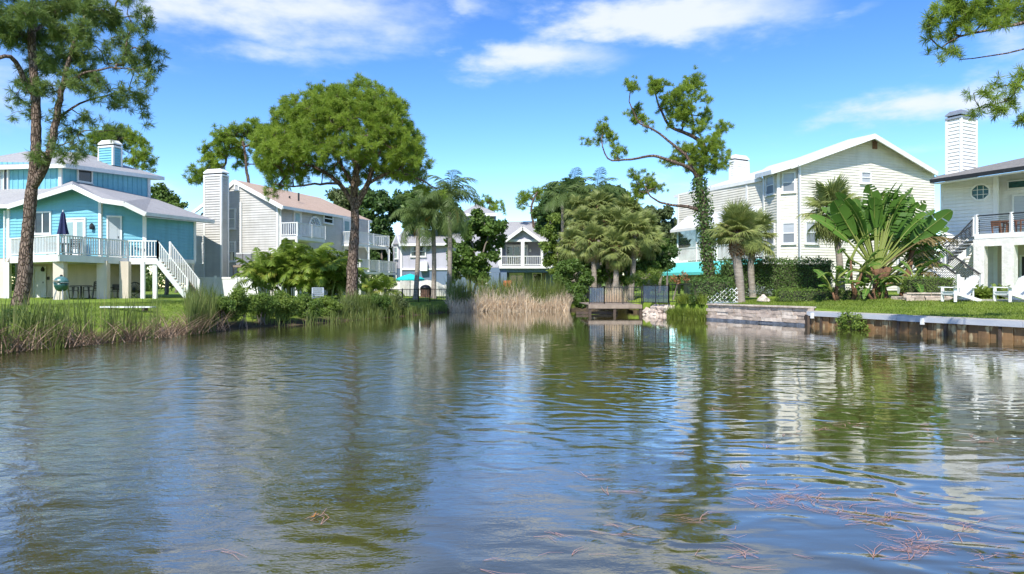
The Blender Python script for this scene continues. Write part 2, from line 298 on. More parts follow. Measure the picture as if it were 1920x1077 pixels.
def terrain():
    def axis(lo, hi, st, far):
        a = list(np.arange(lo, hi+1e-6, st)); s_ = st*1.4; v = hi; out = []
        while v < far: v += s_; out.append(v); s_ *= 1.45
        v = lo; pre = []; s_ = st*1.4
        while v > -far: v -= s_; pre.append(v); s_ *= 1.45
        return np.array(pre[::-1]+a+out)
    xs = axis(-26, 26, .22, 2600); ys = axis(-7, 46, .22, 2600)
    X, Y = np.meshgrid(xs, ys); Z = gz(X.ravel(), Y.ravel())
    V = np.stack([X.ravel(), Y.ravel(), Z], 1); nx, ny = len(xs), len(ys)
    I = (np.arange(ny-1)[:, None]*nx+np.arange(nx-1)[None, :]).ravel()
    Fc = np.stack([I, I+1, I+1+nx, I+nx], 1)
    m = bpy.data.materials.new('lawn_ground'); nt, N, L, b = nodes_of(m); b.inputs['Roughness'].default_value = .95; b.inputs['Specular IOR Level'].default_value = .15
    g = N.new('ShaderNodeNewGeometry')
    def noise(s, d=5, r=.6):
        n = N.new('ShaderNodeTexNoise'); n.inputs['Scale'].default_value = s; n.inputs['Detail'].default_value = d; n.inputs['Roughness'].default_value = r; L.new(g.outputs['Position'], n.inputs['Vector']); return n.outputs['Fac']
    def ramp(f, stops):
        c = N.new('ShaderNodeValToRGB'); L.new(f, c.inputs[0]); e = c.color_ramp.elements
        e[0].position, e[0].color = stops[0][0], (*stops[0][1], 1); e[1].position, e[1].color = stops[-1][0], (*stops[-1][1], 1)
        for p, cc in stops[1:-1]: k = e.new(p); k.color = (*cc, 1)
        return c.outputs[0]
    grass = ramp(noise(.8, 8, .7), [(.3, (.11, .17, .02)), (.5, (.17, .25, .03)), (.7, (.25, .31, .05))])
    mud = ramp(noise(4, 6), [(.3, (.035, .028, .018)), (.7, (.12, .09, .055))])
    sp = N.new('ShaderNodeSeparateXYZ'); L.new(g.outputs['Position'], sp.inputs[0])
    ad = N.new('ShaderNodeMath'); ad.operation = 'MULTIPLY_ADD'; L.new(noise(2.2), ad.inputs[0]); ad.inputs[1].default_value = -.25; L.new(sp.outputs[2], ad.inputs[2])
    r = N.new('ShaderNodeMapRange'); L.new(ad.outputs[0], r.inputs['Value']); r.inputs['From Min'].default_value = .0; r.inputs['From Max'].default_value = .16
    mx = N.new('ShaderNodeMix'); mx.data_type = 'RGBA'; L.new(r.outputs[0], mx.inputs['Factor']); L.new(mud, mx.inputs[6]); L.new(grass, mx.inputs[7]); L.new(mx.outputs[2], b.inputs['Base Color'])
    bp = N.new('ShaderNodeBump'); bp.inputs['Distance'].default_value = .03; L.new(noise(22, 4), bp.inputs['Height']); L.new(bp.outputs[0], b.inputs['Normal'])
    o = np_mesh('ground', V, Fc, m, smooth=True); put(o, 'grassy ground around the pond', 'ground', kind='structure')
terrain()
def water():
    m = bpy.data.materials.new('pond_water'); nt, N, L, b = nodes_of(m)
    g = N.new('ShaderNodeNewGeometry'); pos = g.outputs['Position']
    def mapping(rz, scl=(1, 1, 1), loc=(0, 0, 0)):
        n = N.new('ShaderNodeMapping'); n.inputs['Rotation'].default_value = (0, 0, rz); n.inputs['Scale'].default_value = scl; n.inputs['Location'].default_value = loc; L.new(pos, n.inputs[0]); return n.outputs[0]
    def noise(v, s, d=3, r=.5, ds=0.0):
        n = N.new('ShaderNodeTexNoise'); n.inputs['Scale'].default_value = s; n.inputs['Detail'].default_value = d; n.inputs['Roughness'].default_value = r; n.inputs['Distortion'].default_value = ds; L.new(v, n.inputs['Vector']); return n.outputs['Fac']
    def mth(op, a, c=None, d=None, clamp=False):
        n = N.new('ShaderNodeMath'); n.operation = op; n.use_clamp = clamp
        for i, v in enumerate((a, c, d)):
            if v is None: continue
            if isinstance(v, (int, float)): n.inputs[i].default_value = v
            else: L.new(v, n.inputs[i])
        return n.outputs[0]
    def mr(f, a, c, lo=0.0, hi=1.0):
        n = N.new('ShaderNodeMapRange'); n.interpolation_type = 'SMOOTHSTEP'; L.new(f, n.inputs['Value']); n.inputs['From Min'].default_value = a; n.inputs['From Max'].default_value = c; n.inputs['To Min'].default_value = lo; n.inputs['To Max'].default_value = hi; return n.outputs[0]
    def wave(v, s, dist, dscale=1.5, det=2):
        n = N.new('ShaderNodeTexWave'); n.wave_type = 'BANDS'; n.bands_direction = 'Y'; n.wave_profile = 'SIN'; n.inputs['Scale'].default_value = s; n.inputs['Distortion'].default_value = dist; n.inputs['Detail'].default_value = det; n.inputs['Detail Scale'].default_value = dscale; n.inputs['Detail Roughness'].default_value = .45; L.new(v, n.inputs['Vector']); return n.outputs['Fac']
    sp = N.new('ShaderNodeSeparateXYZ'); L.new(pos, sp.inputs[0])
    X, Y = sp.outputs[0], sp.outputs[1]
    # where the breeze ruffles the pond: gusts on the left and across the middle, calm on the right and under the far bank
    gust = noise(mapping(.2, (.55, .22, 1)), .55, 3, .5)
    left = mr(mth('MULTIPLY_ADD', Y, .10, X), 3.2, -2.2)                # 1 towards the left
    farq = mr(Y, 27, 13, .10, 1.0)
    ruf = mth('MULTIPLY', mth('MULTIPLY', mth('MULTIPLY_ADD', left, .9, mr(gust, .5, .72, 0, .45)), farq), mr(Y, 3.2, 6.5, .3, 1.0))
    fine = noise(mapping(-.35, (1, 1.9, 1)), 4.6, 4, .62, .4)
    finer = noise(mapping(.15, (1, 2.2, 1)), 11.0, 3, .6, .3)
    swell = noise(mapping(-.13, (.22, 1, 1)), 3.7, 1.4, .45, .5)       # long low ripples, about .37 m apart
    swell2 = noise(mapping(.50, (.30, 1, 1)), 1.7, 1.0, .4, .5)
    def rings(cx, cy, lam, wob):
        dx, dy = mth('SUBTRACT', X, cx), mth('SUBTRACT', Y, cy); r = mth('SQRT', mth('ADD', mth('MULTIPLY', dx, dx), mth('MULTIPLY', dy, dy)))
        r = mth('MULTIPLY_ADD', noise(mapping(0), .75, 2.5, .55), wob, r); return mth('SINE', mth('MULTIPLY', r, 6.2832/lam))
    ring1 = rings(9.0, 27.0, .36, 2.2); ring2 = rings(15.0, 21.0, .58, 3.0)
    fetch = mr(noise(mapping(.3, (.5, .5, 1), (4, 2, 0)), .42, 2), .36, .66, .35, 1.25)
    calm = mr(Y, 26, 11, .05, 1.0)
    broad = noise(mapping(.1, (1, 1.5, 1)), 1.15, 2, .5, .5)
    h = mth('MULTIPLY', mth('MULTIPLY', mth('MULTIPLY', swell, fetch), mth('MULTIPLY_ADD', left, -.45, 1.0)), mth('MULTIPLY', calm, .0100))
    h = mth('MULTIPLY_ADD', mth('MULTIPLY', mth('MULTIPLY', ring1, fetch), mth('MULTIPLY_ADD', left, -.7, 1.0)), mth('MULTIPLY', calm, .0012), h)
    h = mth('MULTIPLY_ADD', mth('MULTIPLY', mth('MULTIPLY', ring2, fetch), left), mth('MULTIPLY', calm, .0042), h)
    h = mth('MULTIPLY_ADD', mth('MULTIPLY', swell2, mth('MULTIPLY_ADD', left, .85, .12)), mth('MULTIPLY', calm, .0130), h)
    h = mth('MULTIPLY_ADD', mth('MULTIPLY', fine, mth('ADD', ruf, .04)), .0088, h)
    h = mth('MULTIPLY_ADD', mth('MULTIPLY', finer, mth('ADD', ruf, .05)), .0026, h)
    h = mth('MULTIPLY_ADD', mth('MULTIPLY', broad, calm), .006, h)
    bp = N.new('ShaderNodeBump'); bp.inputs['Strength'].default_value = 1; bp.inputs['Distance'].default_value = 1; L.new(h, bp.inputs['Height']); L.new(bp.outputs[0], b.inputs['Normal']); L.new(bp.outputs[0], b.inputs['Coat Normal']); b.inputs['Coat Weight'].default_value = .6; b.inputs['Coat IOR'].default_value = 1.7; b.inputs['Coat Roughness'].default_value = .02
    mx = N.new('ShaderNodeMix'); mx.data_type = 'RGBA'; L.new(mr(noise(mapping(0), .35, 4), .3, .7), mx.inputs['Factor']); mx.inputs[6].default_value = (.060, .054, .014, 1); mx.inputs[7].default_value = (.070, .063, .020, 1)
    L.new(mx.outputs[2], b.inputs['Base Color']); b.inputs['Roughness'].default_value = .03; b.inputs['IOR'].default_value = 1.8; b.inputs['Specular IOR Level'].default_value = .5
    o = link_mesh('pond_water', [(-30, -8, 0), (40, -8, 0), (40, 46, 0), (-30, 46, 0)], [(0, 1, 2, 3)], m); put(o, 'murky green-brown rippling pond', 'water', kind='structure')
water()
# ------------------------------------------------------------------ building kit
class Wall:
    """vertical plane through two plan points"""
    def __init__(s, pa, da, pb, db):
        s.A = Vector(gx(pa, da)); B = Vector(gx(pb, db)); s.t = (B-s.A).normalized(); s.L = (B-s.A).length
        n = Vector((s.t.y, -s.t.x)); s.n = n if n.dot(-s.A) > 0 else -n; s.rz = math.atan2(s.t.y, s.t.x)
    def s_of(s, px):
        k = (px-CX)/F; return (k*s.A.y-s.A.x)/(s.t.x-k*s.t.y)
    def sz(s, px, py): q = s.s_of(px); y = s.A.y+s.t.y*q; return q, EZ-(py-CY)/F*y
    def w(s, q, z, off=0.0): p = s.A+s.t*q+s.n*off; return Vector((p.x, p.y, z))
    def pt(s, px, py, off=0.0): q, z = s.sz(px, py); return s.w(q, z, off)
def clip(poly, z, keep_above):
    out = []; n = len(poly)
    for i in range(n):
        a, b = poly[i], poly[(i+1) % n]; ia = (a[1] >= z) == keep_above or a[1] == z; ib = (b[1] >= z) == keep_above or b[1] == z
        if ia: out.append(a)
        if ia != ib: t = (z-a[1])/(b[1]-a[1]); out.append((a[0]+t*(b[0]-a[0]), z))
    return out
def bands(poly, pitch):
    z0 = min(p[1] for p in poly); z1 = max(p[1] for p in poly); z = z0; out = []
    while z < z1-1e-4:
        q = clip(clip(poly, z, True), min(z+pitch, z1), False)
        if len(q) >= 3: out.append((z, min(z+pitch, z1), q))
        z += pitch
    return out
def ccw(poly):
    a = sum(poly[i][0]*poly[(i+1) % len(poly)][1]-poly[(i+1) % len(poly)][0]*poly[i][1] for i in range(len(poly)))
    return poly if a > 0 else poly[::-1]
def wall(root, Wl, pix, mat, pitch=.18, lap=.032, thick=.18, name='wall', world=None, boards=None):
    """clapboard wall from an outline; every board overlaps the one below. boards: make each board an object of its own"""
    poly = ccw(world or [Wl.sz(*p) for p in pix]); mb = MB()
    mb.slab([Wl.w(a, z, -.004) for a, z in poly], (-Wl.n*thick).to_3d())
    obj = None
    if boards: obj = mb.build(name, mat, root)
    for z0, z1, q in (bands(poly, pitch) if pitch else []):
        m = MB() if boards else mb; h = pitch
        f = [Wl.w(a, z, lap*(1-(z-z0)/h)+.002) for a, z in q]; n = len(f)
        bk = [Wl.w(a, z, -.003) for a, z in q]
        m.add(f+bk, [tuple(range(n))]+[((i+1) % n, i, i+n, (i+1) % n+n) for i in range(n)])
        if boards: m.build('siding_board', mat, obj)
    return obj or mb.build(name, mat, root)
def battens(root, Wl, pix, mat, step=.38):
    poly = ccw([Wl.sz(*p) for p in pix]); a0 = min(p[0] for p in poly); a1 = max(p[0] for p in poly); a = a0+step/2; par = None
    zt = lambda a: max(z for (x, z) in edge_hits(poly, a)); zb = lambda a: min(z for (x, z) in edge_hits(poly, a))
    while a < a1:
        h = edge_hits(poly, a)
        if len(h) >= 2:
            m = MB(); m.bar(Wl.w(a, zb(a), .015), Wl.w(a, zt(a), .015), .05, .03, up=Wl.n.to_3d()); m.build('batten', mat, root)
        a += step
def edge_hits(poly, a):
    o = []
    for i in range(len(poly)):
        p, q = poly[i], poly[(i+1) % len(poly)]
        if (p[0]-a)*(q[0]-a) <= 0 and p[0] != q[0]: t = (a-p[0])/(q[0]-p[0]); o.append((a, p[1]+t*(q[1]-p[1])))
    return o
def rect(Wl, x0, y0, x1, y1):
    a, b = Wl.s_of(x0), Wl.s_of(x1); xm = (x0+x1)/2; z1 = Wl.sz(xm, y0)[1]; z0 = Wl.sz(xm, y1)[1]; return min(a, b), max(a, b), z0, z1
def frame_mb(Wl, a, b, z0, z1, fw, pr, back=.0):
    mb = MB(); 
    for (p, q, u, v) in ((a, b, z1-fw, z1), (a, b, z0, z0+fw), (a, a+fw, z0+fw, z1-fw), (b-fw, b, z0+fw, z1-fw)):
        mb.slab([Wl.w(p, u, pr), Wl.w(q, u, pr), Wl.w(q, v, pr), Wl.w(p, v, pr)], (-Wl.n*(pr-back)).to_3d())
    return mb
def window(root, Wl, x0, y0, x1, y1, style='sash', pane='glass', pane2=None, fw=.09, frame='white', sill=True):
    a, b, z0, z1 = rect(Wl, x0, y0, x1, y1); fr = frame_mb(Wl, a, b, z0, z1, fw, .11)
    if style == 'slider': c = (a+b)/2; fr.slab([Wl.w(c-.035, z0+fw, .095), Wl.w(c+.035, z0+fw, .095), Wl.w(c+.035, z1-fw, .095), Wl.w(c-.035, z1-fw, .095)], (-Wl.n*.06).to_3d())
    if style == 'sash' or style == 'sash2': c = (z0+z1)/2; fr.slab([Wl.w(a+fw, c-.03, .095), Wl.w(b-fw, c-.03, .095), Wl.w(b-fw, c+.03, .095), Wl.w(a+fw, c+.03, .095)], (-Wl.n*.06).to_3d())
    if style == 'sash2': c = (a+b)/2; fr.slab([Wl.w(c-.03, z0+fw, .097), Wl.w(c+.03, z0+fw, .097), Wl.w(c+.03, z1-fw, .097), Wl.w(c-.03, z1-fw, .097)], (-Wl.n*.06).to_3d())
    o = fr.build('window', mt[frame], root)
    def pn(p, q, u, v, m): MB().slab([Wl.w(p, u, .06), Wl.w(q, u, .06), Wl.w(q, v, .06), Wl.w(p, v, .06)], (-Wl.n*.03).to_3d()).build('pane', mt[m], o)
    zc, sc_ = (z0+z1)/2, (a+b)/2
    if style in ('sash', 'sash2'): pn(a+fw, b-fw, zc, z1-fw, pane); pn(a+fw, b-fw, z0+fw, zc-.001, pane2 or pane)
    elif style == 'slider': pn(a+fw, sc_-.001, z0+fw, z1-fw, pane); pn(sc_, b-fw, z0+fw, z1-fw, pane2 or pane)
    else: pn(a+fw, b-fw, z0+fw, z1-fw, pane)
    if sill: MB().slab([Wl.w(a-.05, z0-.05, .15), Wl.w(b+.05, z0-.05, .15), Wl.w(b+.05, z0-.002, .15), Wl.w(a-.05, z0-.002, .15)], (-Wl.n*.15).to_3d()).build('sill', mt[frame], o)
    return o
def door(root, Wl, x0, y0, x1, y1, leaves=1, glass='doorpane', mat='white', full=False):
    a, b, z0, z1 = rect(Wl, x0, y0, x1, y1); fw = .09
    fr = frame_mb(Wl, a, b, z0, z1, fw, .11); o = fr.build('door', mt['white'], root); w = (b-a-2*fw)/leaves
    for k in range(leaves):
        p = a+fw+k*w+.01; q = p+w-.02
        MB().slab([Wl.w(p, z0+.03, .07), Wl.w(q, z0+.03, .07), Wl.w(q, z1-fw, .07), Wl.w(p, z1-fw, .07)], (-Wl.n*.05).to_3d()).build('door_leaf', mt[mat], o)
        if glass:
            e = .12 if not full else .05; g0 = z0+(.25 if not full else .08)
            MB().slab([Wl.w(p+e, g0, .082), Wl.w(q-e, g0, .082), Wl.w(q-e, z1-fw-.15, .082), Wl.w(p+e, z1-fw-.15, .082)], (-Wl.n*.01).to_3d()).build('pane', mt[glass], o)
        MB().bar(Wl.w(q-.08, (z0+z1)/2-.05, .09), Wl.w(q-.08, (z0+z1)/2+.05, .09), .03, .03).build('handle', mt['black'], o)
    return o
def trim(root, p, q, w=.14, h=.14, mat='white', name='corner_trim', up=(0, 0, 1)): return MB().bar(p, q, w, h, up).build(name, mt[mat], root)
def roof(root, polys, thick, mat, name='roof', ext=None):
    """roof planes as one shell with thickness; polys are lists of 3D points"""
    mb = MB()
    for p in polys: mb.slab(p, ext or (0, 0, -thick))
    return mb.build(name, mt[mat], root)
def fascia(root, pts, h=.22, w=.05, mat='white', drop=0.0):
    mb = MB()
    for p, q in zip(pts[:-1], pts[1:]): mb.bar(Vector(p)-Vector((0, 0, h/2+drop)), Vector(q)-Vector((0, 0, h/2+drop)), w, h)
    return mb.build('fascia', mt[mat], root)
def lerp(a, b, t): return Vector(a)*(1-t)+Vector(b)*t
def railing(root, pts, h=.98, gap=.125, mat='white', posts=True, bw=.045, post_h=None, pw=.1, horizontal=False, first_post=True, railw=.09):
    """guard rail over a floor line: rails, posts and each baluster (or each wire)"""
    mb = MB(); pts = [Vector(p) for p in pts]; U = Vector((0, 0, 1))
    for p, q in zip(pts[:-1], pts[1:]):
        mb.bar(p+U*h, q+U*h, railw, .06)
        if not horizontal: mb.bar(p+U*.1, q+U*.1, .06, .06)
    o = mb.build('railing', mt[mat if not horizontal else 'black'], root)
    base = None
    for p, q in zip(pts[:-1], pts[1:]):
        L_ = (q-p).length; rz = math.atan2(q.y-p.y, q.x-p.x)
        if horizontal:
            for k in range(1, 9): MB().bar(p+U*(.08+k*(h-.1)/9), q+U*(.08+k*(h-.1)/9), .022, .022).build('rail_wire', mt['black'], o)
        else:
            n = max(1, int(L_/gap))
            for k in range(1, n):
                c = lerp(p, q, k/n)
                if base is None:
                    base = MB().box(c+U*(h/2+.05), (bw, bw, h-.12), rz).build('baluster', mt[mat], o); bc = c
                else:
                    b = base.copy(); col.objects.link(b); b.parent = o; b.location = base.location+(c-bc)
    if posts:
        for i, p in enumerate(pts):
            if i == 0 and not first_post: continue
            MB().box(p+U*((post_h or h+.06)/2-.02), (pw, pw, (post_h or h+.06))).build('post', mt['white'], o)
    return o
def plat(root, plan, ztop, thick, mat, name='floor'): return MB().slab([(x, y, ztop) for x, y in plan], (0, 0, -thick)).build(name, mt[mat], root)
def column(root, px, d, z0, z1, w, mat='white', name='column', dp=None, rz=.2):
    x, y = gx(px, d); return MB().box((x, y, (z0+z1)/2), (w, dp or w, z1-z0), rz).build(name, mt[mat], root)
def chimney(root, corners, z0, z1, mat, pitch=.18, boards=False, cap_mat='white'):
    """boarded box chimney; corners: 4 plan points in order"""
    mid = Vector((sum(c[0] for c in corners)/4, sum(c[1] for c in corners)/4)); core = MB().slab([(x, y, z0) for x, y in corners], (0, 0, z1-z0)); o = core.build('chimney', mat, root)
    for i in range(4):
        a = Vector(corners[i]); b = Vector(corners[(i+1) % 4]); t = (b-a).normalized(); n = Vector((t.y, -t.x)); 
        if n.dot((a+b)/2-mid) < 0: n = -n
        if n.dot(-mid) < 0: continue
        L_ = (b-a).length; z = z0; mb = MB()
        while z < z1-.02:
            e = min(z+pitch, z1); f = []
            for off, zz in ((.05, z), (.004, e)):
                for s_ in (.05, L_-.05): p = a+t*s_+n*off; f.append((p.x, p.y, zz))
            for zz in (z, e):
                for s_ in (.05, L_-.05): p = a+t*s_-n*.005; f.append((p.x, p.y, zz))
            m = MB() if boards else mb
            m.add(f, [(0, 1, 3, 2), (0, 4, 5, 1), (0, 2, 6, 4), (1, 5, 7, 3)])
            if boards: m.build('siding_board', mat, o)
            z = e
        if not boards: mb.build('siding', mat, o)
    for c in corners: p = mid+(Vector(c)-mid)*1.01; MB().box((p.x, p.y, (z0+z1)/2), (.12, .12, z1-z0), math.atan2(corners[1][1]-corners[0][1], corners[1][0]-corners[0][0])).build('corner_trim', mt['white'], o)
    up = MB(); big = [mid+(Vector(c)-mid)*1.14 for c in corners]; sml = [mid+(Vector(c)-mid)*.8 for c in corners]; bg = [mid+(Vector(c)-mid)*.96 for c in corners]
    up.slab([(p.x, p.y, z1) for p in big], (0, 0, .12)); cp = up.build('chimney_cap', mt[cap_mat], o)
    MB().slab([(p.x, p.y, z1+.12) for p in bg], (0, 0, .1)).build('vent_slot', mt['black'], o)
    t2 = MB(); n0 = [(p.x, p.y, z1+.22) for p in big]+[(p.x, p.y, z1+.30) for p in big]+[(p.x, p.y, z1+.52) for p in sml]
    t2.add(n0, [(3, 2, 1, 0), (8, 9, 10, 11)]+[(i, (i+1) % 4, (i+1) % 4+4, i+4) for i in range(4)]+[(i+4, (i+1) % 4+4, (i+1) % 4+8, i+8) for i in range(4)]); t2.build('chimney_hood', mt[cap_mat], o)
    return o
def lamp(root, Wl, px, py, s=.3, mat='black'):
    q, z = Wl.sz(px, py); p = Wl.w(q, z, .14)
    mb = MB().lathe((p.x, p.y, z-s*.5), [(s*.2, 0), (s*.32, .1*s), (s*.36, .35*s), (s*.28, .75*s), (s*.08, 1.0*s)], 10); mb.bar(Wl.w(q, z+s*.3, 0), Wl.w(q, z+s*.3, .14), .04, .04); mb.build('wall_lamp', mt[mat], root)
def Zp(py, d): return EZ-(py-CY)/F*d
def corner4(pxc, d, pxl, pxr, u, v):
    """four plan corners of a box whose nearest corner is at pxc; u runs to the right along the front, v to the back"""
    C = Vector(gx(pxc, d)); u = Vector(u).normalized(); v = Vector(v).normalized()
    def run(dr, px): k = (px-CX)/F; return (k*C.y-C.x)/(dr.x-k*dr.y)
    la = abs(run(u, pxl)); lb = abs(run(v, pxr)); a = C-u*la; b = C+v*lb; return [tuple(a), tuple(C), tuple(b), tuple(a+v*lb)]
UL, VL = (.955, -.295), (.295, .955)
def screen_mat(name, c, a):
    m = bpy.data.materials.new(name); nt, N, L, b = nodes_of(m); b.inputs['Base Color'].default_value = (*c, 1); b.inputs['Roughness'].default_value = .6; t = N.new('ShaderNodeBsdfTransparent'); ms = N.new('ShaderNodeMixShader'); g = N.new('ShaderNodeNewGeometry'); n = N.new('ShaderNodeTexNoise'); n.inputs['Scale'].default_value = 3; L.new(g.outputs['Position'], n.inputs['Vector']); r = N.new('ShaderNodeMapRange'); L.new(n.outputs['Fac'], r.inputs['Value']); r.inputs['To Min'].default_value = a-.15; r.inputs['To Max'].default_value = a+.15; L.new(r.outputs[0], ms.inputs[0]); L.new(t.outputs[0], ms.inputs[1]); L.new(b.outputs[0], ms.inputs[2]); L.new(ms.outputs[0], N['Material Output'].inputs[0]); return m
mt['bug'] = screen_mat('grey_insect_screen', (.10, .10, .105), .55)
# ------------------------------------------------------------------ blue house on the left bank
def blue_house():
    R = thing('blue_house', (-24, 39, .8), 'bright blue two-storey house on cream columns with white deck, left bank', 'house')
    GZ = .78; FZ = 3.08
    wl = Wall(-90, 41.2, 14, 40.2); w1 = Wall(16, 39.8, 190, 38.3); w2 = Wall(190, 38.3, 273, 39.2); w3 = Wall(273, 39.2, 365, 43.5)
    u1 = Wall(-90, 42.6, 116, 41.3); u2 = Wall(116, 41.3, 280, 47.5)
    B = mt['blue']
    wall(R, wl, [(-90, 385), (14, 391), (14, 484), (-90, 484)], B)
    wall(R, wl, [(-90, 484.6), (14, 484.6), (14, 562), (-90, 562)], mt['cream_wall'], pitch=0)
    wall(R, w1, [(16, 391), (136, 353), (190, 377), (190, 489), (16, 489)], B)
    wall(R, w2, [(190, 377), (231, 384), (273, 402), (273, 489), (190, 489)], B)
    wall(R, w3, [(273, 402), (365, 411), (365, 491), (273, 487)], B)
    wall(R, u1, [(-90, 303), (116, 306), (116, 365), (-90, 365)], B, pitch=0); battens(R, u1, [(-90, 303), (116, 306), (116, 365), (-90, 365)], B)
    wall(R, u2, [(116, 306), (280, 335), (280, 378), (116, 372)], B, pitch=0); battens(R, u2, [(116, 306), (280, 335), (280, 378), (116, 372)], B)
    for W_, px, y0, y1 in ((w1, 17, 391, 489), (w1, 189, 378, 489), (w2, 271, 402, 488), (w3, 364, 411, 491), (u1, 114, 306, 365), (u2, 278.5, 335, 378)):
        trim(R, W_.pt(px, y1, .03), W_.pt(px, y0, .03), .2, .1, up=W_.n.to_3d())
    trim(R, w3.pt(274, 487, .03), w3.pt(365, 491, .03), .08, .22, name='band_board')
    # ground storey: recessed cream walls under the house and the piers that carry it
    bk = Wall(28, 42.0, 262, 42.0); wall(R, bk, [(28, 482), (262, 482), (262, 562), (28, 562)], mt['cream_wall'], pitch=0)
    plat(R, [w1.w(0, 0).to_2d(), w1.w(w1.L, 0).to_2d(), w2.w(w2.L, 0).to_2d(), w3.w(w3.L, 0).to_2d(), (-24.3, 45), (-30, 44)], FZ-.02, .22, 'white', 'floor')
    door(R, bk, 64, 500, 88, 560, 1, None); lamp(R, bk, 83, 505, .3); window(R, bk, 44, 500, 60, 530, 'single', 'glass')
    MB().slab([bk.w(bk.s_of(a), Zp(b, 42), .03) for a, b in ((88, 519), (93, 519), (93, 525), (88, 525))], (0, .02, 0)).build('meter_box', mt['darkwood'], R)
    # windows and doors
    window(R, w1, 66, 397, 98, 440, 'slider'); door(R, w1, 122, 409, 163, 484, 2, 'doorpane'); door(R, w2, 200, 405, 229, 485, 1, 'doorgrey', 'doorgrey')
    lamp(R, w1, 176, 425, .36); window(R, u1, 0, 316, 18, 361, 'slider', 'doorgrey', 'glass'); window(R, u2, 143, 313, 172, 343, 'single', 'glass')
    # lower roof
    a0, a1, a2 = at(-100, 385, 39.6), at(14, 384, 39.2), at(136, 346, 37.6); b0, b1 = at(-100, 352, 43), at(136, 338, 42.8)
    c1, c2, c3, c4, c5 = at(190, 372, 37.4), at(232, 378, 37.7), at(273, 398, 38.2), at(402, 413, 45.2), at(285, 371, 48)
    roof(R, [[a0, a1, a2, b1, b0], [a2, c1, b1], [c1, c2, b1], [c2, c3, c5, b1], [c3, c4, c5]], .10, 'roof_grey')
    fascia(R, [a1, a2, c1, c2, c3], .26, .06); fascia(R, [c3, c4], .2, .06); fascia(R, [a0, a1], .2, .06)
    roof(R, [[c3-Vector((0, 0, .26)), c4-Vector((0, 0, .22)), w3.pt(365, 411), w3.pt(273, 402)]], .03, 'white', 'soffit')
    # upper hip roof
    e0, e1, e2, e3 = at(-120, 314, 42.2), at(122, 307, 40.7), at(308, 332, 48.6), at(130, 330, 53); r0, r1 = at(48, 284, 46), at(150, 286, 47.5)
    roof(R, [[e0, e1, r1, r0], [e1, e2, r1], [e2, e3, r1], [e3, e0, r0, r1]], .08, 'roof_grey'); fascia(R, [e0, e1, e2], .24, .06)
    roof(R, [[e0-Vector((0, 0, .2)), e1-Vector((0, 0, .2)), e2-Vector((0, 0, .2)), e3-Vector((0, 0, .2))]], .03, 'white', 'soffit')
    chimney(R, corner4(212, 46, 186, 227, UL, VL), Zp(310, 46), Zp(276, 46), B, .17)
    # deck, its rails and the stair down to the lawn
    P0, P1, P2, P3 = gx(20, 36.9), gx(110, 34.3), gx(240, 38.6), gx(296, 38.8)
    plat(R, [P0, P1, P2, P3, gx(292, 40.0), gx(190, 39.5), gx(14, 40.6)], FZ, .16, 'wood', 'deck_floor')
    fascia(R, [(*p, FZ+.02) for p in (P0, P1, P2, P3)], .36, .08)
    railing(R, [(*P0, FZ), lerp((*P0, FZ), (*P1, FZ), .5), (*P1, FZ)], gap=.15)
    railing(R, [(*P1, FZ), lerp((*P1, FZ), (*P2, FZ), .33), lerp((*P1, FZ), (*P2, FZ), .68), (*P2, FZ), (*gx(268, 38.7), FZ), (*P3, FZ)], gap=.15, first_post=False)
    s0 = Vector((*P3, FZ)); s1 = Vector((*gx(352, 39.5), GZ+.12)); wv = Vector((.2, 1.0, 0))
    for k, o_ in enumerate((Vector((0, 0, 0)), wv)):
        MB().bar(s0+o_-Vector((0, 0, .16)), s1+o_-Vector((0, 0, .1)), .07, .34).build('stringer', mt['white' if k == 0 else 'wood'], R); railing(R, [s0+o_, s1+o_], gap=.15)
    n = 12
    for k in range(1, n):
        c = lerp(s0, s1, k/n)+wv*.5; MB().box(c-Vector((0, 0, .05)), (.3, 1.02, .05), math.atan2(wv.y, wv.x)-math.pi/2).build('stair_tread', mt['wood'], R)
    for px, d, w_ in ((113, 34.9, .48), (194, 37.2, .5), (235, 38.2, .46), (268, 38.4, .2), (291, 38.9, .22), (356, 43.2, .4), (14, 39.6, .3), (190, 41, .4)):
        column(R, px, d, GZ, FZ-.2, w_, 'cream_wall' if w_ > .3 else 'white')
    MB().tube([w1.pt(13, 396, .15), w1.pt(12.5, 470, .15), w1.pt(13, 560, .15)], .05, 8).build('downpipe', mt['white'], R)
    return R
blue_house()
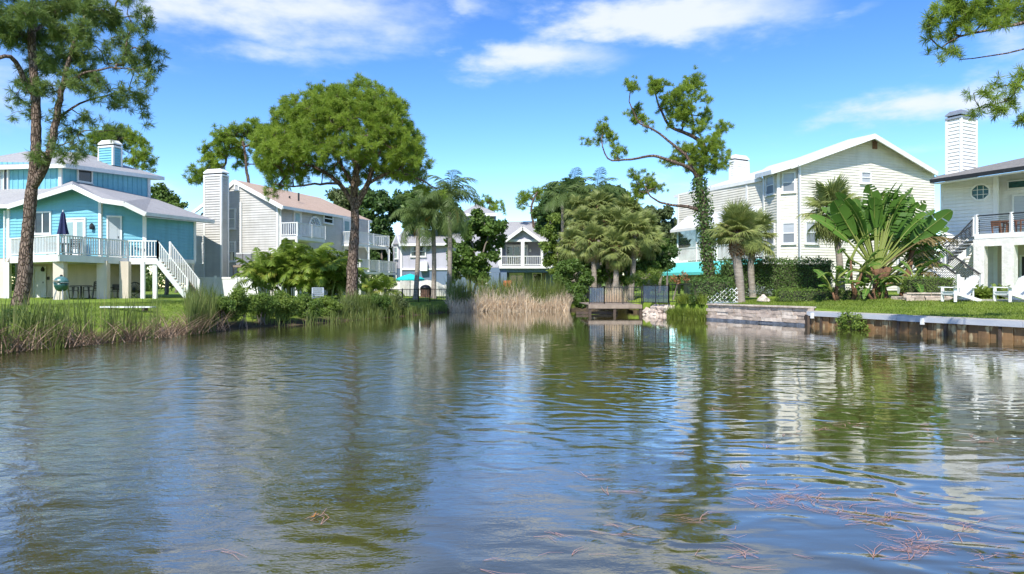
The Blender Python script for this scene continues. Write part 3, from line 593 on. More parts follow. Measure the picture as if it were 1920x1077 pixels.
# ------------------------------------------------------------------ grey house with a tan roof
def grey_house():
    R = thing('grey_house', (-16, 52, .8), 'light grey clapboard house with tan roof and boxy tall chimney', 'house')
    G = mt['grey_siding']
    g = Wall(424, 49.5, 522, 48); s = Wall(522, 48, 692, 60.2); l2 = Wall(362, 52.5, 386, 52)
    gp = [(424, 353), (440, 345), (522, 385), (522, 555), (424, 555)]
    wall(R, g, gp, G, .175); wall(R, s, [(522, 385), (692, 414), (692, 552), (522, 555)], G, .175)
    wall(R, l2, [(362, 425), (378, 400), (386, 395), (386, 552), (362, 552)], G, .175)
    window(R, l2, 380, 455, 388, 494, 'sash', 'blind')
    for W_, px, y0, y1 in ((g, 425, 353, 552), (g, 521, 385, 552), (s, 524, 387, 552), (s, 691, 414, 550)): trim(R, W_.pt(px, y1, .03), W_.pt(px, y0, .03), .17, .08, up=W_.n.to_3d())
    chimney(R, corner4(415, 47.4, 384, 427, UL, VL), .75, Zp(330, 47.4), G, .175)
    # roof
    A0, A1, A2 = at(418, 356, 49.4), at(439, 337, 49.2), at(530, 386, 47.2); B1 = at(600, 371, 60); B2 = at(697, 414, 61.5); B0 = at(560, 400, 62)
    roof(R, [[A1, A2, B2, B1], [A0, A1, B1, B0]], .10, 'roof_tan'); fascia(R, [A0, A1, A2], .28, .06); fascia(R, [A2, B2], .2, .07)
    A3 = at(360, 397, 52); A4 = at(388, 376, 51.6); roof(R, [[A3, A4, at(396, 376, 56), at(368, 397, 56)]], .1, 'roof_tan'); fascia(R, [A3, A4], .25, .06)
    for px, py in ((521, 375), (543, 371), (560, 365)):
        t = 0; p = at(px, py, 52.3); MB().tube([p-Vector((0, 0, .5)), p+Vector((0, 0, .12))], .07, 8).build('vent_pipe', mt['black'], R)
    window(R, g, 429, 391, 443, 430, 'sash', 'blind'); window(R, g, 430, 453, 443, 491, 'sash', 'blind', 'glass'); window(R, g, 441, 345.5, 450, 359, 'single', 'blind', sill=False)
    MB().bar(g.pt(453, 379, .08), g.pt(453, 500, .08), .12, .12).build('duct', mt['white'], R)
    MB().tube([s.pt(531, 389, .25), s.pt(524, 394, .1), s.pt(524, 545, .1)], .06, 8).build('downpipe', mt['white'], R)
    # side wall openings
    door(R, s, 549, 394, 564, 446, 1, 'doorpane'); window(R, s, 605, 401, 623, 420, 'sash', 'glass'); door(R, s, 642, 410, 656, 456, 1, 'doorpane'); door(R, s, 643, 463, 656, 508, 1, 'glass')
    q0, q1, z0, z1 = rect(s, 578, 405, 601, 446); mb = MB(); c = (q0+q1)/2; r = (q1-q0)/2; zc = z1-r
    pts = [s.w(q0, z0, .09), s.w(q1, z0, .09)]+[s.w(c+r*math.cos(a*math.pi/12), zc+r*math.sin(a*math.pi/12), .09) for a in range(13)]
    mb.slab(pts, (-s.n*.07).to_3d()); aw = mb.build('arched_window', mt['white'], R); r2 = r*.8
    MB().slab([s.w(c+r2*math.cos(a*math.pi/12), zc+r2*math.sin(a*math.pi/12), .105) for a in range(13)], (-s.n*.014).to_3d()).build('pane', mt['glass'], aw)
    m = MB()
    for a in (30, 60, 90, 120, 150): m.bar(s.w(c, zc+.03, .115), s.w(c+r2*math.cos(math.radians(a)), zc+r2*math.sin(math.radians(a)), .115), .05, .03)
    m.build('muntin', mt['white'], aw)
    # balconies
    def balcony(pxa, pxb, py_floor, d_ref, out, posts=False, extra=0.0):
        qa, qb = s.s_of(pxa), s.s_of(pxb)+extra; z = Zp(py_floor, s.A.y+s.t.y*qa)
        a, b = s.w(qa, z, .02), s.w(qb, z, .02); ao, bo = s.w(qa, z, out), s.w(qb, z, out)
        plat(R, [p.to_2d() for p in (a, ao, bo, b)], z, .22, 'white', 'balcony_floor'); railing(R, [a, ao, lerp(ao, bo, .5), bo]+([b] if extra else []), h=.95, gap=.17, first_post=False)
        return ao, bo
    balcony(524, 578, 444, 48, 1.45); ao, bo = balcony(640, 690, 457, 58, 1.4, extra=1.2); lo, lb = balcony(636, 692, 509, 58, 1.9, extra=1.4)
    for p in (lerp(ao, bo, .35), bo):
        MB().bar(p-Vector((0, 0, .2)), (p.x, p.y, lo.z), .16, .16).build('column', mt['white'], R); MB().bar(p-Vector((0, 0, .75)), p+Vector((s.t.x*-.5, s.t.y*-.5, -.2)), .1, .1).build('bracket', mt['white'], R)
    for p in (lo, lb, lerp(lo, lb, .5)): MB().bar((p.x, p.y, .7), (p.x, p.y, p.z-.2), .16, .16).build('column', mt['white'], R)
    ao_ = s.w(s.s_of(524), 0, 1.4); MB().bar((ao_.x, ao_.y, .7), (ao_.x, ao_.y, Zp(447, 48)), .16, .16).build('column', mt['white'], R)
    return R
grey_house()
def hvac(px0, px1, label, nm='air_conditioner'):
    d = 47.0; z0 = Zp(497.5, d); z1 = Zp(476.5, d); x0, x1 = gx(px0, d)[0], gx(px1, d)[0]; c = ((x0+x1)/2, d, (z0+z1)/2)
    T = thing(nm, (c[0], d, z0), label, 'air conditioner', 'air conditioners beside the grey house'); MB().box(c, (x1-x0, .55, z1-z0)).build('casing', mt['hvac'], T)
    MB().box((c[0], d, z1+.03), (x1-x0+.03, .6, .06)).build('lid', mt['white'], T)
    for k in range(7): MB().box((c[0], d-.285, z0+.1+k*(z1-z0-.2)/6), ((x1-x0)*.84, .02, .03)).build('louver', mt['metal'], T)
T = thing('equipment_platform', (gx(459, 47)[0], 47, .8), 'raised wooden stand carrying the air conditioners at the grey house', 'platform'); zt = Zp(498, 47)
MB().box((gx(459, 47)[0], 47, zt-.07), (1.5, .9, .14)).build('top', mt['wood'], T)
for px in (442, 460, 476):
    for dd in (-.38, .38): MB().box((gx(px, 47)[0], 47+dd, (zt-.14+.75)/2), (.09, .09, zt-.14-.75)).build('leg', mt['wood'], T)
hvac(446, 457.5, 'grey air conditioner nearer the boxy chimney of the grey house'); hvac(459, 473, 'grey air conditioner farther from the chimney, beside the areca palms')
# ------------------------------------------------------------------ lavender house at the head of the pond
def centre_house():
    R = thing('lavender_house', (0, 60, .8), 'lavender and slate-blue house with covered balcony at the far end of the pond', 'house')
    Lv, S = mt['lav'], mt['slate']; f = Wall(752, 60, 905, 59.6); sd2 = Wall(737, 62.5, 752, 60)
    wall(R, sd2, [(737, 458), (744, 440), (752, 456), (752, 504), (737, 503)], Lv, 0); wall(R, sd2, [(737, 504), (752, 505), (752, 552), (737, 551)], S, 0)
    wall(R, f, [(752, 457), (905, 457), (905, 504), (752, 504)], Lv, 0); wall(R, f, [(752, 505), (905, 505), (905, 553), (752, 553)], S, 0)
    trim(R, f.pt(752, 505, .05), f.pt(905, 505, .05), .1, .16, name='band_board'); trim(R, f.pt(752.5, 553, .02), f.pt(752.5, 457, .02), .16, .16); window(R, sd2, 741, 463, 747, 486, 'sash', 'glass')
    a, b, c, e = at(749, 457, 59.3), at(905, 455, 59.3), at(890, 431, 64), at(757, 431, 64.5); roof(R, [[a, b, c, e], [at(735, 458, 63), a, e]], .1, 'roof_grey'); fascia(R, [at(735, 459, 63), at(744, 438, 61.5), a], .3, .07); fascia(R, [a, b], .22, .07)
    window(R, f, 770, 461, 799, 482, 'sash2', 'glass'); window(R, f, 893, 510, 914, 532, 'sash', 'glass')
    p = f.pt(796, 500, .3); MB().box(p, (.62, .45, .8)).build('wall_unit', mt['white'], R)
    # balcony wing
    m = Wall(905, 59.6, 1062, 59.6); bk = Wall(930, 62, 1062, 62)
    wall(R, m, [(905, 457), (938, 457), (938, 502), (905, 502)], Lv, 0); wall(R, m, [(905, 502.5), (1062, 502.5), (1062, 511), (905, 511)], S, 0); wall(R, m, [(905, 511.3), (936, 511.3), (936, 553), (905, 553)], S, 0)
    column(R, 944, 59.5, .7, Zp(511, 59.5), .5, 'slate'); column(R, 1040, 59.5, .7, Zp(511, 59.5), .5, 'slate')
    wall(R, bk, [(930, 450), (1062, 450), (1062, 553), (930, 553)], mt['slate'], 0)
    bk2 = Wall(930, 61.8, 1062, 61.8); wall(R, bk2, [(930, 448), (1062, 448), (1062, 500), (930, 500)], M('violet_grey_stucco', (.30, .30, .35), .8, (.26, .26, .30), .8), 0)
    q = (*gx(930, 59.5), 0); plat(R, [gx(936, 59.3), gx(1064, 59.3), gx(1064, 62), gx(936, 62)], Zp(498.5, 59.3), .24, 'white', 'balcony_floor'); zf = Zp(498.5, 59.3)
    railing(R, [(*gx(938, 59.4), zf), (*gx(980, 59.4), zf), (*gx(1061, 59.4), zf)], h=.82, gap=.16, posts=False, bw=.035)
    for px, w_ in ((938, .3), (980, .3), (1016, .2), (1061, .3)): column(R, px, 59.45, zf, Zp(450, 59.4), w_, rz=0)
    door(R, bk2, 948, 459, 990, 497, 3, 'glass', 'white', True); lamp(R, bk2, 994, 470, .3, 'white'); door(R, bk, 955, 512, 983, 549, 2, 'glass', 'white', True)
    window(R, bk, 998, 512, 1016, 540, 'single', 'glass')
    gw = Wall(952, 59.4, 1010, 59.4); wall(R, gw, [(950, 451), (955, 443), (980, 427), (1008, 443), (1012, 451)], Lv, 0, name='gable'); trim(R, gw.pt(936, 451.5, .05), gw.pt(1064, 451.5, .05), .1, .2, name='band_board')
    t0, t1, t2 = at(947, 449, 58.9), at(980, 424.5, 58.9), at(1014, 449, 58.9); v = Vector((0, 5, 0)); roof(R, [[t0, t1, t1+v, t0+v], [t1, t2, t2+v, t1+v]], .08, 'roof_grey'); fascia(R, [t0, t1, t2], .28, .07)
    roof(R, [[at(925, 453, 60), at(1064, 453, 60), at(1010, 415, 66), at(930, 416, 66)]], .1, 'roof_grey')
    # stair tower behind
    tw = Wall(868, 69, 930, 69); wall(R, tw, [(868, 399), (930, 399), (930, 470), (868, 470)], Lv, 0, name='tower_wall'); ap = at(893, 383, 71.5); e = [at(862, 400, 68.3), at(932, 400, 68.3), at(932, 402, 74), at(862, 402, 74)]
    roof(R, [[e[0], e[1], ap], [e[1], e[2], ap], [e[3], e[0], ap]], .08, 'roof_grey', 'tower_roof'); fascia(R, [e[0], e[1]], .3, .08)
    return R
centre_house()
# ------------------------------------------------------------------ cream house with a gable on the right
def cream_house():
    R = thing('cream_house', (20, 45, 1.1), 'big cream clapboard house with white roof, bay windows and teal awning', 'house')
    C = mt['cream_siding']; f = Wall(1497, 42, 1756, 45.3); b1 = Wall(1432, 44.2, 1459, 42.5); b2 = Wall(1459, 42.5, 1497, 42); lf = Wall(1271, 53, 1432, 44.6)
    wall(R, f, [(1497, 311), (1638, 261), (1752, 321), (1752, 545), (1497, 545)], C, .17)
    wall(R, b1, [(1432, 328), (1459, 322), (1459, 545), (1432, 543)], C, .17); wall(R, b2, [(1459, 322), (1497, 312), (1497, 545), (1459, 545)], C, .17)
    wall(R, lf, [(1271, 366), (1305, 362), (1425, 336), (1432, 334), (1432, 428), (1275, 431), (1271, 431)], C, .17)
    for W_, px, y0, y1 in ((f, 1498.5, 311, 545), (b1, 1433, 328, 543), (b2, 1459.5, 322, 545), (lf, 1272, 366, 431), (lf, 1401, 345, 428)): trim(R, W_.pt(px, y1, .03), W_.pt(px, y0, .03), .16, .08, up=W_.n.to_3d())
    window(R, b1, 1438, 329, 1454, 366, 'sash', 'blind', 'blind_grey'); window(R, b2, 1466, 323, 1492, 362, 'sash', 'blind', 'blind_grey'); window(R, b2, 1466, 417, 1492, 458, 'sash', 'blind', 'blind_grey')
    window(R, f, 1508, 415, 1533, 458, 'sash', 'blind', 'blind_grey'); window(R, f, 1612, 322, 1632, 345, 'sash', 'blind'); window(R, b1, 1438, 420, 1454, 460, 'sash', 'blind', 'blind_grey')
    v0 = rect(f, 1635, 265, 1643, 280); vp = MB()
    vp.slab([f.w(v0[0], v0[2], .09), f.w(v0[1], v0[2], .09), f.w(v0[1], v0[3], .09), f.w(v0[0], v0[3], .09)], (-f.n*.06).to_3d()); vp.build('gable_vent', mt['brick'], R)
    MB().tube([f.pt(1487, 311, .45), f.pt(1495, 320, .1), f.pt(1496, 488, .1), f.pt(1496, 545, .1)], .055, 8).build('downpipe', mt['metal'], R)
    # roofs
    r0, r1, r2, r3, r4 = at(1482, 308, 41.4), at(1640, 251, 42.5), at(1590, 262, 47), at(1418, 324, 47), at(1758, 322, 44.9)
    roof(R, [[r0, r1, r2, r3], [r1, r4, at(1720, 322, 52), r2]], .1, 'roof_white'); fascia(R, [r0, r1, r4], .3, .07)
    k0, k1, k2 = at(1416, 327, 45), at(1447, 319, 41.9), r0; roof(R, [[k0, k1, k2, at(1500, 295, 44), at(1440, 312, 46)]], .12, 'roof_white', 'bay_roof'); fascia(R, [k0, k1, k2], .26, .07)
    l0, l1 = at(1264, 366, 53.6), at(1428, 333, 44.6); roof(R, [[l0, l1, at(1432, 318, 48), at(1366, 338, 52), at(1322, 352, 55)]], .1, 'roof_white'); fascia(R, [l0, l1], .24, .07)
    chimney(R, corner4(1378, 48.5, 1369, 1403, (.5, -.86), (.86, .5)), Zp(345, 48.5), Zp(303, 48.5), mt['white_siding'], .16)
    # screened porch on the side
    z = Zp(488, 48.5); qL = lf.L
    plat(R, [lf.w(0, 0, .1).to_2d(), lf.w(qL, 0, .1).to_2d(), lf.w(qL, 0, -2.4).to_2d(), lf.w(0, 0, -2.4).to_2d()], z, .2, 'white', 'porch_floor')
    inn = MB(); inn.slab([lf.w(0, z, -2.3), lf.w(qL, z, -2.3), lf.w(qL, z+3, -2.3), lf.w(0, z+3, -2.3)], (-lf.n*.15).to_3d()); inn.build('wall', mt['grey_siding'], R)
    plat(R, [lf.w(0, 0, -.02).to_2d(), lf.w(qL, 0, -.02).to_2d(), lf.w(qL, 0, -2.4).to_2d(), lf.w(0, 0, -2.4).to_2d()], Zp(431, 52.5)+.25, .12, 'white', 'porch_ceiling')
    for i in range(4): MB().slab([lf.w(i*qL/4+.06, z+.1, -.02), lf.w((i+1)*qL/4-.06, z+.1, -.02), lf.w((i+1)*qL/4-.06, Zp(431, 52.5), -.02), lf.w(i*qL/4+.06, Zp(431, 52.5), -.02)], (-lf.n*.004).to_3d()).build('insect_screen', mt['bug'], R)
    sk = [lf.w(-.2, Zp(431, 52.5), .55), lf.w(qL-.2, Zp(431, 52.5), .55), lf.w(qL-.2, Zp(431, 52.5)+.95, .03), lf.w(1.2, Zp(431, 52.5)+.95, .03)]; roof(R, [sk], .1, 'roof_white', 'porch_roof'); fascia(R, sk[:2], .2, .06)
    railing(R, [lf.w(i*qL/4, z, .02) for i in range(5)], h=1.05, gap=.13, post_h=Zp(431, 52.5)-z)
    for i in (1, 2): MB().bar(lf.w(i*qL/4+.6, z, -2.1), lf.w(i*qL/4+.6, z+2.2, -2.1), .8, .05, up=lf.n.to_3d()).build('porch_door', mt['black'], R)
    # awning over the patio, patio wall and posts
    aw = [lf.w(-.1, z-.05, .12), lf.w(qL+.1, z-.05, .12), lf.w(qL+.1, 2.52, 1.45), lf.w(-.1, 2.52, 1.45)]
    mb = MB(); mb.slab(aw, (0, 0, -.05)); mb.bar(aw[3]-Vector((0, 0, .1)), aw[2]-Vector((0, 0, .1)), .03, .2); mb.build('awning', mt['teal'], R)
    un = MB(); un.slab([lf.w(0, .9, -.6), lf.w(qL, .9, -.6), lf.w(qL, z-.2, -.6), lf.w(0, z-.2, -.6)], (-lf.n*.15).to_3d()); un.build('patio_wall', mt['beige'], R)
    for i in range(5): MB().bar(lf.w(.2+i*(qL-.4)/4, .9, .05), lf.w(.2+i*(qL-.4)/4, z-.2, .05), .18, .18).build('patio_post', mt['wood_red' if i % 2 else 'wood'], R)
    for i in range(4): MB().bar(lf.w(.5+i*1.9, 2.5, 1.4), lf.w(.5+i*1.9, 2.9, .1), .04, .04).build('awning_arm', mt['white'], R)
    return R
cream_house()
# ------------------------------------------------------------------ white house at the right edge
def white_house():
    R = thing('white_house', (25, 36, 1.1), 'white clapboard house with raised deck, octagon window and dark eaves, right edge', 'house')
    Wt = mt['white_siding']; r1 = Wall(1765, 38, 1868, 36.3); r2 = Wall(1869, 37.4, 2080, 34); dk = Wall(1828, 34.3, 2080, 30.0); DZ = 4.08
    wall(R, r1, [(1765, 346), (1868, 331), (1868, 551), (1765, 549)], Wt, .19, .06, boards=True)
    wall(R, r2, [(1869, 330), (2080, 300), (2080, 440), (1869, 440)], Wt, .2)
    MB().slab([r1.w(r1.L, DZ, 0), r1.w(r1.L, Zp(331, 36.3), 0), r2.w(0, Zp(331, 36.3), .01), r2.w(0, DZ, .01)], (.12, 0, 0)).build('wall_return', Wt, R)
    trim(R, r1.pt(1866.5, 551, .03), r1.pt(1866.5, 331, .03), .18, .09, up=r1.n.to_3d()); trim(R, r1.pt(1766, 549, .03), r1.pt(1766, 346, .03), .12, .08, up=r1.n.to_3d())
    # octagon window
    q, z = r1.sz(1838.5, 361); oc = lambda r, off: [r1.w(q+r*math.cos(math.radians(22.5+45*i)), z+r*math.sin(math.radians(22.5+45*i)), off) for i in range(8)]
    m = MB(); o_, i_ = oc(.50, .12), oc(.40, .12); ob, ib = oc(.50, -.02), oc(.40, .02)
    m.add(o_+i_+ob+ib, [(k, (k+1) % 8, (k+1) % 8+8, k+8) for k in range(8)]+[((k+1) % 8, k, k+16, (k+1) % 8+16) for k in range(8)]+[(k+8, (k+1) % 8+8, (k+1) % 8+24, k+24) for k in range(8)]); ow = m.build('octagon_window', mt['white'], R)
    MB().slab(oc(.41, .07), (-r1.n*.03).to_3d()).build('pane', mt['glass_teal'], ow)
    m = MB()
    for a in (-.13, .13): m.bar(r1.w(q+a, z-.36, .085), r1.w(q+a, z+.36, .085), .025, .02, up=r1.n.to_3d()); m.bar(r1.w(q-.36, z+a, .09), r1.w(q+.36, z+a, .09), .02, .025)
    m.build('muntin', mt['white'], ow)
    window(R, r2, 1889, 337, 1945, 354, 'single', 'glass_teal', fw=.07); window(R, r2, 1898, 364, 1950, 428, 'slider', 'blind')
    # roof with dark fascia
    e0, e1 = at(1745, 337, 37), at(2080, 288, 29.8); t0, t1 = at(1760, 329.5, 41.5), at(2080, 262, 37)
    roof(R, [[e0, e1, t1, t0]], .08, 'roof_dark'); roof(R, [[e0-Vector((0, 0, .22)), e1-Vector((0, 0, .22)), r2.pt(2080, 299), r1.pt(1868, 330), r1.pt(1765, 345)]], .03, 'white', 'soffit')
    fascia(R, [e0, e1], .2, .08, 'black'); fascia(R, [t0, e0], .2, .08, 'black')
    chimney(R, corner4(1802, 39.5, 1775.5, 1830, (.45, -.89), (.89, .45)), 6.8, Zp(225, 40), Wt, .21, boards=True, cap_mat='metal')
    # deck on painted block piers
    pl = [dk.w(0, 0).to_2d(), dk.w(dk.L, 0).to_2d(), r2.w(r2.L, 0).to_2d(), r1.w(r1.L, 0, .05).to_2d(), gx(1832, 36.8)]
    plat(R, pl, DZ, .12, 'white', 'deck_floor'); fascia(R, [dk.w(0, DZ+.01, .02), dk.w(dk.L, DZ+.01, .02)], .24, .1)
    MB().bar(dk.w(-.05, DZ-.43, -.12), dk.w(dk.L, DZ-.43, -.12), .4, .36).build('beam', mt['stone_paint'], R)
    for q_, w_ in ((.2, .46), (1.45, .5), (5.0, .5)): p = dk.w(q_, 0, -.14); MB().box((p.x, p.y, (DZ-.6+1.0)/2), (w_, w_, DZ-.6-1.0), dk.rz).build('pier', mt['stone_paint'], R)
    und = Wall(1838, 37.2, 2080, 33.6); wall(R, und, [(1838, 444), (2080, 436), (2080, 556), (1838, 552)], mt['beige'], 0); door(R, und, 1912, 478, 1950, 546, 1, 'glass', 'black')
    fl = lambda q_, o_=-.04: dk.w(q_, DZ, o_)
    railing(R, [fl(.05), fl(1.55), fl(3.6), fl(dk.L)], h=.93, horizontal=True, pw=.13, post_h=1.02)
    # stair with a landing
    lx0, lx1, ly0, ly1, LZ = gx(1706, 35.6)[0], gx(1776, 35.6)[0], 35.6, 36.9, 2.46
    MB().box(((lx0+lx1)/2, (ly0+ly1)/2, LZ-.06), (lx1-lx0, ly1-ly0, .12)).build('landing', mt['white'], R); bw = MB().box(((lx0+lx1)/2, (ly0+ly1)/2, (LZ-.12+.9)/2), (lx1-lx0-.1, ly1-ly0-.1, LZ-.12-.9)).build('landing_base', mt['white'], R)
    for k in range(5): MB().box(((lx0+lx1)/2, ly0+.03, LZ-.28-k*.2), (lx1-lx0-.06, .03, .16)).build('skirting_board', mt['white_siding'], bw)
    railing(R, [(lx0+.06, ly1-.1, LZ), (lx0+.06, ly0+.06, LZ), (gx(1737, 35.6)[0], ly0+.06, LZ)], h=.88, horizontal=True, pw=.13, post_h=.95)
    railing(R, [(lx1-.1, ly0+.1, LZ), (gx(1827, 35.2)[0], ly0-.35, DZ)], h=.9, horizontal=True, pw=.13, post_h=1.0); railing(R, [(lx1, ly1-.1, LZ), (gx(1838, 36.4)[0], ly1-.45, DZ)], h=.9, horizontal=True, posts=False)
    a, b = Vector((lx1-.05, (ly0+ly1)/2, LZ)), Vector((gx(1829, 35.9)[0], 35.9, DZ)); n = 9
    for k in range(1, n):
        c = lerp(a, b, k/n); MB().box((c.x, c.y, c.z-.02), (.26, 1.05, .05), .0).build('stair_tread', mt['white'], R); MB().box((c.x+.11, c.y, c.z-.12), (.03, 1.0, .17)).build('stair_riser', mt['hvac'], R)
    for o_ in (-.55, .5): MB().bar(a+Vector((0, o_, -.16)), b+Vector((0, o_, -.16)), .06, .3).build('stringer', mt['white'], R)
    for k in range(4): MB().bar(a+Vector((.25+k*.3, .58, -.5-.1*k)), a+Vector((.6+k*.3, .58, .1+.1*k)), .12, .1).build('stair_brace', mt['white'], R)
    a, b = Vector((gx(1752, 35.6)[0], 35.55, LZ)), Vector((gx(1818, 32.2)[0], 32.2, 1.12)); n = 8; dr = (b-a).to_2d().normalized(); sd_v = Vector((-dr.y, dr.x, 0)); rz = math.atan2(dr.y, dr.x)
    for k in range(1, n+1): c = lerp(a, b, k/n); MB().box((c.x, c.y, c.z+.1), (.42, 1.0, .06), rz).build('stair_tread', mt['white'], R); MB().box((c.x, c.y, c.z), (.36, .96, .16), rz).build('stair_riser', mt['white_siding'], R)
    for s_ in (-.52, .52): railing(R, [a+sd_v*s_, b+sd_v*s_], h=.88, horizontal=True, pw=.13, post_h=.95); MB().bar(a+sd_v*s_-Vector((0, 0, .1)), b+sd_v*s_-Vector((0, 0, .02)), .05, .3).build('stringer', mt['white'], R)
    return R
white_house()
# ------------------------------------------------------------------ plants: materials
lm = {}
lm['pine'] = leafmat('pine_needles', (.16, .25, .03), (.37, .48, .065), (.44, .40, .10), .48)
lm['pine_dark'] = leafmat('pine_needles_dark', (.11, .18, .05), (.25, .33, .08), (.33, .32, .11), .45)
lm['broad'] = leafmat('broad_leaves', (.065, .13, .025), (.18, .28, .05), None, .4)
lm['broad_l'] = leafmat('light_leaves', (.12, .20, .03), (.30, .38, .07), None, .42)
lm['broad_d'] = leafmat('dark_leaves', (.04, .09, .022), (.12, .20, .045), None, .35)
lm['olive'] = leafmat('olive_leaves', (.08, .115, .04), (.19, .23, .085), None, .35)
lm['hedge'] = leafmat('hedge_leaves', (.055, .115, .025), (.15, .24, .055), (.18, .26, .06), .38)
lm['box'] = leafmat('clipped_box_leaves', (.08, .15, .025), (.22, .31, .055), None, .4)
lm['fan'] = leafmat('fan_palm_leaf', (.13, .19, .045), (.34, .38, .12), (.48, .40, .17), .4, objvar=.4)
lm['fan_dead'] = leafmat('dry_palm_leaf', (.17, .12, .06), (.38, .28, .15), None, .3, objvar=.3)
lm['feather'] = leafmat('feather_palm_leaf', (.07, .125, .035), (.19, .26, .075), None, .38, objvar=.35)
lm['areca'] = leafmat('areca_leaf', (.07, .14, .02), (.24, .33, .045), (.38, .36, .07), .42, objvar=.45)
lm['paddle'] = leafmat('paddle_leaf', (.045, .12, .02), (.14, .26, .04), None, .36, .5, .25, objvar=.45)
lm['paddle_old'] = leafmat('withered_paddle_leaf', (.16, .12, .05), (.30, .22, .09), None, .3, objvar=.3)
lm['petiole'] = leafmat('yellow_green_stalk', (.17, .22, .05), (.31, .33, .08), None, .1, .4)
lm['reed'] = leafmat('green_reed', (.085, .125, .025), (.22, .27, .07), (.38, .32, .14), .38)
lm['reed_dry'] = leafmat('dry_reed', (.64, .52, .38), (.93, .80, .62), None, .45)
lm['reed_pink'] = leafmat('fallen_reed', (.17, .11, .07), (.42, .30, .20), None, .2)
lm['grass'] = leafmat('lawn_grass', (.10, .16, .02), (.25, .31, .045), (.34, .33, .10), .35)
lm['fern'] = leafmat('fern', (.10, .18, .02), (.28, .36, .05), None, .35, objvar=.3)
mt['bark'] = M('pine_bark', (.19, .135, .10), .9, (.075, .05, .038), 5.5, vstretch=(1, 1, .35), bump=.05, bs=9, bstretch=(1, 1, .3), lo=.4, hi=.62)
def bark(name, c, crack, s=8.0):
    m = M(name, c, .95, tuple(x*.6 for x in c), 3.0, bump=0, lo=.3, hi=.7, spec=.15); nt, N, L, b = nodes_of(m); g = N.new('ShaderNodeNewGeometry'); mp = N.new('ShaderNodeMapping'); mp.inputs['Scale'].default_value = (1, 1, .38); L.new(g.outputs['Position'], mp.inputs[0])
    nz = N.new('ShaderNodeTexNoise'); nz.inputs['Scale'].default_value = 5; nz.inputs['Detail'].default_value = 4; L.new(mp.outputs[0], nz.inputs['Vector']); va = N.new('ShaderNodeVectorMath'); va.operation = 'MULTIPLY_ADD'; L.new(nz.outputs['Color'], va.inputs[0]); va.inputs[1].default_value = (.16, .16, .16); L.new(mp.outputs[0], va.inputs[2])
    v = N.new('ShaderNodeTexVoronoi'); v.feature = 'DISTANCE_TO_EDGE'; v.inputs['Scale'].default_value = s; L.new(va.outputs[0], v.inputs['Vector']); r = N.new('ShaderNodeMapRange'); L.new(v.outputs['Distance'], r.inputs['Value']); r.inputs['From Min'].default_value = .02; r.inputs['From Max'].default_value = .16
    mx = N.new('ShaderNodeMix'); mx.data_type = 'RGBA'; L.new(r.outputs[0], mx.inputs['Factor']); mx.inputs[6].default_value = (*crack, 1); L.new(b.inputs['Base Color'].links[0].from_socket, mx.inputs[7]); L.new(mx.outputs[2], b.inputs['Base Color'])
    ad = N.new('ShaderNodeMath'); ad.operation = 'MULTIPLY_ADD'; L.new(nz.outputs['Fac'], ad.inputs[0]); ad.inputs[1].default_value = .5; L.new(r.outputs[0], ad.inputs[2]); bp = N.new('ShaderNodeBump'); bp.inputs['Distance'].default_value = .05; L.new(ad.outputs[0], bp.inputs['Height']); L.new(bp.outputs[0], b.inputs['Normal']); return m
mt['bark'] = bark('pine_bark', (.29, .21, .165), (.095, .065, .05), 12.0)
mt['bark_grey'] = M('grey_bark', (.24, .20, .165), .9, (.12, .095, .08), 5, vstretch=(1, 1, .5), bump=.02, bs=14)
mt['palm_trunk'] = M('grey_palm_trunk', (.34, .29, .24), .9, (.20, .165, .135), 6, vstretch=(.4, .4, 2.5), bump=.02, bs=10, bstretch=(.3, .3, 2.5))
mt['boots'] = M('palm_leaf_boots', (.20, .105, .055), .9, (.09, .045, .025), 7, bump=.03, bs=12)
mt['core'] = M('dark_core_shade', (.07, .08, .035), .95, (.02, .024, .012), 3, bump=.05, bs=8)  # inner shade of the hedges put into a dark core colour; also backs stone walls

def frames(D, spin=None):
    D = D/np.linalg.norm(D, axis=1, keepdims=True); n = len(D); r = rng.normal(size=(n, 3)) if spin is None else spin
    a = r-(r*D).sum(1, keepdims=True)*D; a /= np.linalg.norm(a, axis=1, keepdims=True)+1e-9; return a, np.cross(D, a), D
def scatter(templates, P, D, S, var):
    """many copies of small templates (V, F) joined into one array: local Z goes along D"""
    Vs, Fs, As = [], [], []; off = 0; pick = rng.integers(0, len(templates), len(P)); a, b, c = frames(D)
    for k, (tv, tf) in enumerate(templates):
        i = np.where(pick == k)[0]
        if not len(i): continue
        V = P[i][:, None, :]+S[i][:, None, None]*(tv[None, :, 0, None]*a[i][:, None, :]+tv[None, :, 1, None]*b[i][:, None, :]+tv[None, :, 2, None]*c[i][:, None, :])
        n = len(tv); Vs.append(V.reshape(-1, 3)); Fs.append((tf[None]+(np.arange(len(i))*n)[:, None, None]+off).reshape(-1, tf.shape[1])); As.append(np.repeat(var[i], n)); off += n*len(i)
    return np.concatenate(Vs), np.concatenate(Fs), np.concatenate(As)
